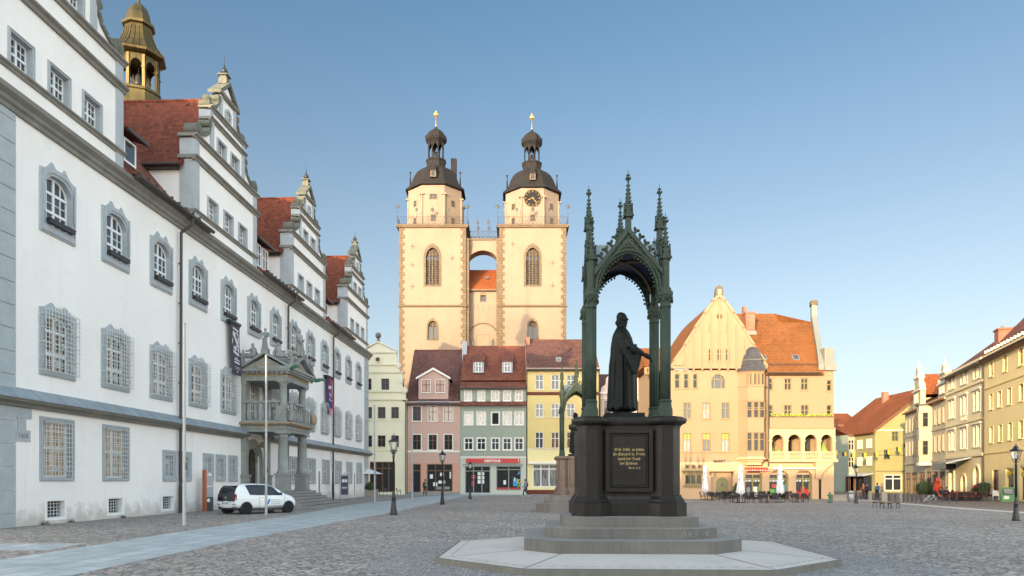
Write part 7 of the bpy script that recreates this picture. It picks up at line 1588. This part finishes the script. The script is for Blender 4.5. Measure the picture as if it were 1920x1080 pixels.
m=MB('sign_grey'); m.ring([(.42,.1),(.42,2.15),(-.42,2.15),(-.42,.1)],[(.34,.45),(.34,2.05),(-.34,2.05),(-.34,.45)],-.05,.05); m.box(-.42,-.36,-.25,.25,0,.1); m.box(.36,.42,-.25,.25,0,.1); part('frame',m,pb); m=MB('banner_plum'); m.box(-.34,.34,-.03,.03,.45,2.05); part('poster',m,pb); m=MB('banner_white'); m.box(-.24,.0,-.04,-.03,1.5,1.75); m.box(.04,.26,-.04,-.03,1.5,1.75); m.box(-.24,.26,-.04,-.03,1.05,1.1); m.box(-.24,.2,-.04,-.03,.95,.98); part('print',m,pb)
# ---- café set before the corner house
flat('rattan',(.022,.023,.026),.6); flat('table_wood',(.20,.13,.085),.6); flat('parasol_cloth',(.70,.70,.70),.85,var=.05); flat('parasol_mark',(.10,.10,.11),.8)
def chair(label,m_='rattan',group='café chairs'):
    o=thing('cafe_chair',label,'chair',(0,0,0),0,group); k=.82
    m=MB(m_); m.box(-.23*k,.23*k,-.22*k,.22*k,.40*k,.46*k); part('seat',m,o)
    m=MB(m_); vs=[(-.24*k,.22*k,.5*k),(.24*k,.22*k,.5*k),(.25*k,.28*k,.68*k),(.22*k,.31*k,.86*k),(-.22*k,.31*k,.86*k),(-.25*k,.28*k,.68*k)]; m.add(vs+[(x,y+.03,z) for x,y,z in vs],[(0,1,2,5),(5,2,3,4),(7,6,11,8),(8,11,10,9),(0,6,7,1),(3,9,10,4)]); 
    for s in (-1,1): m.box(s*.25*k-.02,s*.25*k+.02,-.2*k,.26*k,.62*k,.655*k); m.box(s*.25*k-.018,s*.25*k+.018,-.2*k,-.16*k,.42*k,.64*k)
    part('backrest',m,o)
    for sx in (-1,1):
        for sy in (-1,1): m=MB(m_); m.tube((sx*.21*k,sy*.2*k,.42*k),(sx*.24*k,sy*.24*k,0),.017,n=5); part('leg',m,o)
    return o
ch0=chair('dark rattan café chair set at the tables before the tall gabled corner house',group='café chairs before the corner house')
tb0=thing('cafe_table','small wooden café table among dark chairs before the tall gabled corner house','table',(0,0,0),0,'café tables before the corner house')
m=MB('table_wood'); m.box(-.55,.55,-.32,.32,.58,.62); part('tabletop',m,tb0); m=MB('rattan'); m.tube((0,0,.03),(0,0,.58),.03,n=6); m.box(-.28,.28,-.03,.03,0,.03); m.box(-.03,.03,-.28,.28,0,.031); m.box(-.3,.3,-.04,.04,.555,.579); part('leg',m,tb0)
tabs=[(1335,938,.05),(1384,942.5,-.1),(1437,942.5,.08),(1492,942,-.05),(1356,935.5,.1),(1412,936,0),(1462,936,.12),(1318,935,0)]
random.seed(21); first=True
for k,(u,v,a) in enumerate(tabs):
    x,y=gp(u,v); t=tb0 if k==0 else dup(tb0,(x,y,0),a)
    if k==0: t.location=(x,y,0); t.rotation_euler=(0,0,a)
    for (dx,dy,rz) in ((-.72,.05,PI/2+.1),(.72,-.03,-PI/2),(-.25,-.52,PI),(.28,-.5,PI+.2),(.0,.55,0))[:5 if k<4 else 4]:
        rz+=random.uniform(-.25,.25); loc=(x+dx*1.05+random.uniform(-.06,.06),y+dy+random.uniform(-.05,.05),0)
        if first: ch0.location=loc; ch0.rotation_euler=(0,0,rz); first=False
        else: dup(ch0,loc,rz)
def parasol(label,u,v,vt,c='parasol_cloth',name='closed_parasol',marks=True,vb=None):
    x,y=gp(u,v); h=EYE+(HZ-vt)*y/F; o=thing(name,label,'parasol',(x,y,0),random.uniform(0,2),'closed parasols')
    m=MB('pole_white'); m.tube((0,0,.04),(0,0,h-.1),.028,n=8); part('pole',m,o); m=MB('rattan'); m.box(-.25,.25,-.25,.25,0,.06); part('foot',m,o)
    n=40; z0=.60 if vb is None else vb; pr=[(.13,z0),(.27,z0+.12),(.23,z0+.5),(.17,z0+1.0),(.15,h-.6),(.11,h-.2),(.03,h)]; vs=[]
    for r,z in pr:
        for i in range(n): t=2*PI*i/n; f=1+.22*sin(8*t+.3)+.08*sin(13*t+z); vs.append((r*f*cos(t),r*f*sin(t),z+.05*sin(8*t)*(z<z0+.2)))
    m=MB(c); m.add(vs,[(j*n+i,j*n+(i+1)%n,(j+1)*n+(i+1)%n,(j+1)*n+i) for j in range(len(pr)-1) for i in range(n)],True); cl=part('cloth',m,o)
    if marks:
        m=MB('parasol_mark')
        for k in range(9): t=k*2.4; z=z0+.35+.19*k; r=.215-.035*(z-z0); m.tube((r*cos(t),r*sin(t),z),((r+.03)*cos(t),(r+.03)*sin(t),z),.045,n=6)
        part('print',m,cl)
parasol('closed white parasol leftmost of three, before the entrance arch of the corner house',1322,937.5,871.5); parasol('closed white parasol in the middle of three, before the shops of the corner house',1388.5,943,870.5); parasol('closed white parasol rightmost of three, before the shops of the corner house',1462.5,942,870.5)
# clipped conifers in tubs: many small leaf faces over a cone
q=NT('shrub_green'); n=q.noise(q.coord(),9,4); q.col(q.ramp(n.outputs[0],[(.3,(.02,.035,.012)),(.7,(.06,.085,.025))])); q.set(Roughness=.8)
flat('tub_grey',(.20,.19,.18),.8,var=.2)
def bush(prof,n,s,seed,m_='shrub_green'):
    random.seed(seed); m=MB(m_); 
    zs_=[p[1] for p in prof]
    def rad(z):
        for a,b in zip(prof,prof[1:]):
            if a[1]<=z<=b[1]: return a[0]+(b[0]-a[0])*(z-a[1])/(b[1]-a[1])
        return 0
    m.lathe([(r*.8,z) for r,z in prof],8)
    for k in range(n):
        z=zs_[0]+(zs_[-1]-zs_[0])*random.random()**1.3; r=rad(z)*random.uniform(.75,1.15); t=random.uniform(0,2*PI); c=Vector((r*cos(t),r*sin(t),z)); a=Vector((random.uniform(-1,1),random.uniform(-1,1),random.uniform(.2,1.2))).normalized()*s; b=a.cross(Vector((cos(t),sin(t),.3))).normalized()*s*.5
        m.add([c-b,c+b,c+a],[(0,1,2)])
    return m
def potted(label,u,v,prof,tub,n=500,s=.09,seed=1,name='potted_conifer',cat='potted plant',m_='shrub_green'):
    x,y=gp(u,v); o=thing(name,label,cat,(x,y,0)); m=MB('tub_grey'); m.lathe([(tub*.8,0),(tub,.42),(tub,.46),(tub*.85,.46)],4,rot=PI/4,sm=False); part('tub',m,o); part('crown',bush(prof,n,s,seed,m_),o); return o
cone=[(.3,.44),(.33,.6),(.22,1.0),(.03,1.4)]; egg=[(.22,.42),(.33,.65),(.28,.9),(.03,1.25)]
potted('clipped dark conifer in a grey tub, taller of two left of the café',1283,934.5,cone,.32,seed=2); potted('rounded conifer in a grey tub, right of the taller clipped one',1292,934.5,egg,.32,seed=3); potted('small conifer half hidden behind the middle white parasol',1380.5,936,cone,.3,seed=4)
# ---- hydrant, benches, blocks, bin
flat('hydrant_green',(.03,.13,.07),.5); flat('bench_wood',(.10,.06,.04),.6); flat('weathered_block',(.27,.245,.20),.9,var=.25)
x,y=gp(1556,943); hy=thing('hydrant_pump','dark green cast-iron water pump standing right of the corner house','hydrant',(x,y,0)); m=MB('hydrant_green'); m.lathe([(.16,0),(.16,.08),(.09,.12),(.085,.5),(.12,.52),(.12,.6),(.09,.64),(.075,.74),(.02,.78)],12); part('barrel',m,hy); m=MB('hydrant_green')
m.tube((-.2,0,.56),(.2,0,.56),.045,n=8); part('nozzle',m,hy)
for k,(lab,u,v,w) in enumerate((('low wooden bench, left of three on the cobbles at right',1647,952,.42),('low wooden bench, middle of three on the cobbles at right',1661,954,.42),('low dark bench, right of three on the cobbles at right',1676,954,.44))):
    x,y=gp(u,v); o=thing('bench',lab,'bench',(x,y,0),.1-.12*k,'low benches on the square'); m=MB('bench_wood'); 
    for j in range(4): m.box(-w/2-.1,w/2+.1,-.24+.12*j,-.14+.12*j,.33,.37)
    part('seat',m,o)
    for s in (-1,1): m=MB('rattan'); m.box(s*w/2-.02,s*w/2+.02,-.2,.2,.28,.33); m.tube((s*w/2,-.19,.3),(s*(w/2+.03),-.2,0),.018,n=5); m.tube((s*w/2,.19,.3),(s*(w/2+.03),.2,0),.018,n=5); part('leg_frame',m,o)
for k,(lab,u,v,w,h) in enumerate((('weathered stone post before the lime yellow house, left one',1631.5,938,.22,.66),('weathered wide stone post before the lime yellow house, middle one',1658,940.5,.40,.74),('weathered stone post among the bicycle racks, right one',1688,940.5,.2,.70))):
    x,y=gp(u,v); m=MB('weathered_block'); m.prism([(-w/2,0),(w/2,0),(w/2,h-.06),(w/2-.05,h),(-w/2+.05,h),(-w/2,h-.06)],'xz',-.10,.10); single('stone_post',m,lab,'stone post',(x,y,0),0,'stone posts before the lime yellow house')
x,y=gp(1572,939); m=MB('weathered_block'); m.box(-.55,.55,-.25,.25,0,.42); m.box(-.6,.6,-.3,.3,.42,.5); single('stone_trough','' or m,'low stone trough between the green pump and the far right lantern','trough',(x,y,0))
x,y=gp(1596,941.5); bn=thing('litter_bin','small grey litter bin with a hood left of the far right lantern','litter bin',(x,y,0)); m=MB('sign_grey'); m.lathe([(.15,.22),(.19,.26),(.2,.6),(.18,.62)],12); part('bucket',m,bn); m=MB('sign_grey'); m.lathe([(.24,.74),(.2,.82),(.03,.87)],12); part('hood',m,bn); m=MB('rattan')
for s in (-1,1): m.tube((s*.17,0,0),(s*.19,0,.78),.02,n=6)
part('stand',m,bn)
# ---- bicycles and racks
flat('bike_silver',(.50,.52,.55),.35,.6); flat('bike_black',(.02,.02,.022),.4); flat('bike_red',(.30,.03,.03),.4)
def bike(label,loc,rz,k=1,frame='bike_silver'):
    o=thing('bicycle',label,'bicycle',loc,rz,'bicycles parked on the square'); o.scale=(k,k,k)
    for x in (-.52,.52):
        m=MB('tyre')
        for i in range(20): a,b=2*PI*i/20,2*PI*(i+1)/20; m.tube((x+.33*cos(a),0,.34+.33*sin(a)),(x+.33*cos(b),0,.34+.33*sin(b)),.022,n=5,caps=False)
        w_=part('wheel',m,o); m=MB('chrome')
        for i in range(9): a=2*PI*i/9; m.tube((x,0,.34),(x+.32*cos(a),0,.34+.32*sin(a)),.004,n=3,caps=False)
        m.tube((x,-.05,.34),(x,.05,.34),.025,n=8); part('spokes',m,w_)
    m=MB(frame); r=.024
    for a,b in (((-.52,0,.34),(-.06,0,.30)),((-.06,0,.30),(-.2,0,.78)),((-.06,0,.30),(.38,0,.70)),((-.18,0,.72),(.36,0,.80)),((-.52,0,.34),(-.18,0,.70)),((.38,0,.68),(.33,0,.90)),((.38,0,.70),(.52,0,.34))): m.tube(a,b,r,n=6)
    part('frame',m,o); m=MB('bike_black'); m.ball((-.23,0,.86),(.14,.07,.035),8,5); m.tube((-.2,0,.76),(-.22,0,.85),.015,n=5); part('saddle',m,o); m=MB('bike_black'); m.tube((.33,0,.9),(.36,0,.96),.016,n=5); m.path([(.28,-.27,.98),(.36,-.1,.97),(.36,.1,.97),(.28,.27,.98)],.014,5); part('handlebar',m,o); m=MB('bike_black'); m.tube((-.06,-.03,.30),(-.06,.03,.30),.09,n=12); m.box(-.12,.0,.06,.12,.15,.18); part('crank',m,o); return o
x,y=gp(1744.5,943.5); bike('silver mountain bike standing before the racks and the red parasol',(x,y,0),-.02,.72)
for k,(u,v,rz,c,lab) in enumerate(((1622,936,1.2,'bike_black','black bicycle left of the middle stone post'),(1644,937,.5,'bike_black','dark bicycle beside the man in the blue jacket'),(1614,937,1.0,'bike_red','dark red bicycle near the far right lantern'))): x,y=gp(u,v); bike(lab,(x,y,0),rz,.72,c)
rk0=None
for k,u in enumerate((1667,1679,1694,1702,1710,1718,1727,1736,1766,1780,1794)):
    v=940.5+(u-1667)*.028; x,y=gp(u,v)
    if rk0 is None:
        rk0=thing('bike_rack','plain grey steel hoop rack in a row along the pale paving strip','bicycle rack',(x,y,0),1.0,'steel hoop bicycle racks'); m=MB('sign_dark'); m.path([(-.32,0,0),(-.32,0,.55),(-.27,0,.6),(.27,0,.6),(.32,0,.55),(.32,0,0)],.022,6); m.tube((-.32,0,.3),(.32,0,.3),.015,n=5); part('hoop',m,rk0)
    else: dup(rk0,(x,y,0),1.0)
# ---- bunting across the side street
bp=[(facx(u,100),100,facz(v,100)) for u,v in ((1540,838),(1572,846),(1600,850),(1640,849),(1680,840),(1705,828))]
bu=thing('bunting','string of black and yellow pennants hung across the side street','bunting',(0,0,0)); m=MB('rattan'); m.path(bp,.015,4); part('cord',m,bu)
def on(t):
    t=t*(len(bp)-1); i=min(int(t),len(bp)-2); return Vector(bp[i]).lerp(Vector(bp[i+1]),t-i)
flat('flag_yellow',(.80,.55,.02),.8); flat('flag_black',(.02,.02,.02),.8)
for k in range(9):
    p=on((k+.5)/9); m=MB('flag_yellow'); w,h=.27,.68; m.prism([(0,0),(w,-.02),(w*.95,-h*.75),(w*.55,-h),(0,-h*.7)],'xz',-.01,.01); m.m='flag_black'; m.prism([(0,0),(-w,-.03),(-w*.95,-h*.7),(-w*.5,-h*.92),(0,-h*.7)],'xz',-.01,.01); part('pennant',m,bu,tuple(p),random.uniform(-.5,.3))
# ---- restaurant terrace before the hotel
flat('cushion_orange',(.55,.10,.03),.8); flat('parasol_red',(.50,.05,.025),.8); flat('parasol_grey',(.16,.15,.15),.8); flat('board_green',(.12,.28,.10),.7); flat('board_dark',(.03,.035,.035),.6)
rc0=chair('dark chair with an orange cushion on the terrace before the hotel','rattan','terrace chairs before the hotel'); m=MB('cushion_orange'); m.box(-.17,.17,-.17,.16,.37,.42); m.box(-.17,.17,.13,.17,.42,.70); part('cushion',m,rc0)
rt0=thing('terrace_table','small dark terrace table before the hotel','table',(0,0,0),0,'terrace tables before the hotel'); m=MB('rattan'); m.box(-.35,.35,-.35,.35,.56,.6); part('tabletop',m,rt0); m=MB('rattan'); m.tube((0,0,0),(0,0,.56),.03,n=6); m.box(-.22,.22,-.03,.03,0,.03); part('leg',m,rt0)
first=True; k=0
for u in (1771,1783,1795,1807,1818,1829):
    for v in (937.0,939.3):
        x,y=gp(u+(v-937)*2,v)
        if first: rt0.location=(x,y,0); 
        else: dup(rt0,(x,y,0),.3)
        for dx,dy,rz in ((-.55,.0,PI/2),(.55,.05,-PI/2),(0,-.55,PI)):
            if first: rc0.location=(x+dx,y+dy,0); rc0.rotation_euler=(0,0,rz); first=False
            else: dup(rc0,(x+dx,y+dy,0),rz+random.uniform(-.3,.3))
parasol('closed red parasol on the hotel terrace',1757.5,936.5,895,'parasol_red',marks=False); parasol('closed dark grey parasol before the butter yellow house',1877.5,937,889,'parasol_grey',marks=False)
for k,(lab,u,v,pr) in enumerate((('dense round shrub in a tub left of the red parasol',1731,935,[(.4,.4),(.75,.8),(.7,1.2),(.1,1.6)]),('dark green box shrub at the right end of the hotel terrace, left of the downpipe',1845,937.5,[(.5,.3),(.55,.8),(.5,1.35),(.2,1.45)]),('low leafy shrub on the terrace beside the hotel entrance',1834,936.5,[(.45,.4),(.55,.7),(.4,1.0),(.1,1.1)]),('trailing green plant in a tub beside the ivory house',1752,935,[(.5,.4),(.7,.7),(.5,1.2),(.1,1.5)]))): potted(lab,u,v,pr,.38,700,.1,30+k,'potted_shrub')
x,y=gp(1836,936.8); m=bush([(.3,.98),(.5,1.1),(.4,1.25),(.05,1.3)],160,.08,50,'poster_red'); single('flower_box',m,'red flowers on the hotel terrace near the downpipe','flowers',(x,y,0))
x,y=gp(1892,940.5); ab=thing('notice_board','green pavement board with a dark chalk panel before the butter yellow house','sign',(x,y,0),-.35); m=MB('board_green'); m.prism([(-.28,0),(-.24,0),(.02,1.12),(-.02,1.12)],'yz',-.55,.55); m.prism([(.28,0),(.24,0),(-.02,1.115),(.02,1.115)],'yz',-.55,.55); part('board',m,ab); m=MB('board_dark'); m.prism([(-.165,.55),(-.155,.55),(-.06,1.0),(-.07,1.0)],'yz',-.47,.47); part('panel',m,ab); m=MB('poster_white')
for k in range(4): z=.65+.09*k; yy=-.175+(z-.55)*.21; m.box(-.38,.32-.1*(k%2),yy+.005,yy+.012,z,z+.03)
m.box(-.4,-.05,-.235,-.22,.15,.45); part('chalk',m,ab)
for k,(u,v) in enumerate(((1864,936.5),(1870,937),(1867,938))):
    x,y=gp(u,v); c=dup(ch0,(x,y,0),.5+k,'pale folding chair leaning before the butter yellow house door'); c['group']='pale chairs before the butter yellow house'; c.scale=(1.1,1.1,1.15)
    for q_ in c.children:
        q_.data=q_.data.copy(); q_.data.materials.clear(); q_.data.materials.append(MATS['trim_white'])
# ---- café before the cream house
x,y=gp(690,931); m=MB('weathered_block'); m.box(-.7,.7,-.3,.3,0,.75); pl_=thing('planter','brown planter with dark leaves beside the town hall corner','planter',(x+.3,y,0)); part('box',m,pl_); part('crown',bush([(.5,.7),(.6,1.0),(.4,1.3),(.1,1.5)],400,.1,61),pl_)
for k,(u,v,rz,lab) in enumerate(((748,928,PI/2,'dark café chair right of the cream house window'),(722,928.5,.2,'dark café chair in front of the cream house window'),(708,929,.1,'dark café chair left of the cream house window'))): x,y=gp(u,v); c=dup(ch0,(x,y,0),rz,lab); c['group']='chairs before the cream house'; c.scale=(1.15,)*3
x,y=gp(692,931); o=thing('parasol','open pale parasol peeping out from behind the town hall corner','parasol',(x-.4,y+.8,0)); m=MB('parasol_cloth'); m.lathe([(1.7,2.35),(.06,2.95)],8,cap=False); m.lathe([(1.68,2.34),(.05,2.93)],8,cap=False); part('cloth',m,o); m=MB('pole_white'); m.tube((0,0,0),(0,0,2.95),.03,n=8); part('pole',m,o)
# ---- people
flat('skin_tone',(.45,.28,.20),.6); flat('hair_dark',(.03,.02,.015),.7); flat('hair_grey',(.35,.33,.31),.7); flat('cloth_navy',(.025,.035,.07),.85); flat('cloth_black',(.018,.018,.02),.85); flat('cloth_grey',(.22,.23,.25),.85); flat('cloth_blue',(.05,.10,.20),.85); flat('cloth_white',(.6,.6,.6),.85); flat('cloth_orange',(.5,.12,.03),.85); flat('cloth_mauve',(.30,.24,.28),.85); flat('shoe_white',(.6,.6,.6),.7)
def person(label,loc,rz,k,top,legs,hair,stride=.25,sit=False,arm=.2,bag=None,shoe='cloth_black'):
    o=thing('person',label,'person',loc,rz,None); o.scale=(k,k,k)
    hip=.92; hx=.10
    L=[(-.02,hx,hip),(stride*.45,hx,.50),(stride*.6,hx*.9,.09)]; Rr=[(-.02,-hx,hip),(-stride*.1+.02,-hx,.50),(-stride*1.05,-hx*.9,.12)]
    if sit: L=[(0,hx,.5),(.42,hx,.5),(.44,hx,.09)]; Rr=[(0,-hx,.5),(.42,-hx,.5),(.4,-hx,.09)]; hip=.5
    dz=hip-.92; t=lambda x,y,z:(x,y,z+dz)
    aL=[t(0,.19,1.42),t(-arm*.4,.25,1.14),t(-arm*.1+.06,.23,.9)]; aR=[t(0,-.19,1.42),t(arm*.4,-.25,1.14),t(arm*.9+.05,-.22,.92)]
    core=[t(0,0,.95),t(0,0,1.12),t(0,0,1.35),t(.01,0,1.47),t(.02,0,1.55),t(.035,0,1.62),t(.03,0,1.71)]
    pts=core+L+Rr+aL+aR; rad=[.12,.115,.12,.065,.05,.085,.08]+[.08,.055,.04]*2+[.05,.04,.03]*2
    ed=[(0,1),(1,2),(2,3),(3,4),(4,5),(5,6),(0,7),(7,8),(8,9),(0,10),(10,11),(11,12),(3,13),(13,14),(14,15),(3,16),(16,17),(17,18)]
    pts=[(x,y,z) for x,y,z in pts]; b=part('body',skin_mesh('body',pts,ed,rad,'skin_tone',1),o)
    part('jacket',skin_mesh('jacket',core[:4]+aL+aR,[(0,1),(1,2),(2,3),(3,4),(4,5),(5,6),(3,7),(7,8),(8,9)],[.165,.155,.165,.09]+[.075,.062,.052]*2,top,1),b)
    part('trousers',skin_mesh('trousers',[core[0]]+L+Rr,[(0,1),(1,2),(2,3),(0,4),(4,5),(5,6)],[.15]+[.105,.08,.062]*2,legs,1),b)
    m=MB(hair); c=core[6]; m.ball((c[0]-.03,0,c[2]+.02),(.10,.092,.10),10,7); m.ball((c[0]-.055,0,c[2]-.05),(.07,.085,.09),8,6); part('hair',m,b)
    m=MB('skin_tone'); m.ball((c[0]+.09,0,c[2]-.06),(.022,.016,.026),6,4)
    for s in (-1,1): m.ball((c[0],s*.088,c[2]-.055),(.018,.014,.028),6,4)
    for a in (aL,aR):
        e=Vector(a[2]); m.tube(e,e+Vector((.02,0,-.08)),.032,.036,6)
        for j in range(4): m.tube(e+Vector((.0+.018*j-.02,0,-.08)),e+Vector((.0+.02*j-.02,0,-.15+.008*abs(j-1))),.009,.007,5)
        m.tube(e+Vector((.035,0,-.05)),e+Vector((.055,0,-.1)),.01,.008,5)
    part('face_and_hands',m,b)
    m=MB(shoe)
    for p in (L[2],Rr[2]): m.ball((p[0]+.06,p[1],p[2]-.045),(.13,.05,.045),8,5)
    part('shoe',m,b)
    if bag: m=MB(bag); m.ball((-.2,0,1.2+dz),(.12,.16,.24),8,6); part('backpack',m,b)
    return o
def pp(u,v): x,y=gp(u,v); return (x,y,0)
person('person in dark clothes walking past the pink house, carrying a pale bag',pp(797,929),PI/2+.6,1.0,'cloth_black','cloth_black','hair_dark',.2,bag='cloth_grey')
person('person in grey jacket with a backpack striding past the yellow house',pp(985,931),PI*.95,1.0,'cloth_grey','cloth_navy','hair_dark',.38,arm=.35,bag='cloth_navy',shoe='shoe_white')
K=.80
person('man in a blue jacket standing at the bicycles by the lime yellow house',pp(1645,936.5),PI*.5,K,'cloth_blue','cloth_black','hair_dark',.05); person('woman in a pale mauve coat walking right of the man in blue',pp(1653.5,936.5),-.4,K,'cloth_mauve','cloth_grey','hair_grey',.25)
person('person in an orange vest by the shop front of the lime yellow house',pp(1619,934),PI,K,'cloth_orange','cloth_navy','hair_dark',.12); person('person in dark blue between the orange vest and the stone post',pp(1625,935),.2,K,'cloth_navy','cloth_black','hair_dark',.15)
for k,(u,v,c,lab) in enumerate(((1765,937,'cloth_black','seated guest in black on the hotel terrace right of the red parasol'),(1775,937,'cloth_navy','seated guest in navy on the hotel terrace, left of the entrance canopy'),(1786,936.5,'cloth_black','seated guest with grey hair on the terrace under the glass canopy'))): person(lab,pp(u,v),1.2-k*.9,K,c,'cloth_navy','hair_grey' if k==2 else 'hair_dark',sit=True)
# manhole lid and weeds at the foot of the wall
x,y=gp(785,1066); m=MB('pale_zinc'); m.tube((0,0,.0),(0,0,.010),.10,n=20); single('ground_marker',m,'small pale round metal marker set in the paving left of the platform','marker',(x,y,0))
random.seed(77)
for k,(s,lab) in enumerate(((1.35,'small weed tuft at the wall foot by the leftmost basement window'),(2.85,'small weed tuft between the two leftmost basement windows'),(6.4,'small weed tuft under the second basement window'))):
    m=MB('lime_paint'); m.m='shrub_green'
    for j in range(26):
        a=random.uniform(0,6.3); l=random.uniform(.06,.2); b=Vector((random.uniform(-.2,.2),random.uniform(-.08,.02),0)); t_=b+Vector((.5*l*cos(a),.4*l*sin(a),l)); m.add([b+Vector((.015,0,0)),b-Vector((.015,0,0)),t_],[(0,1,2)])
    p=th_pt(s,.08,0); single('weed_tuft',m,lab,'weed',tuple(p),TH_R)
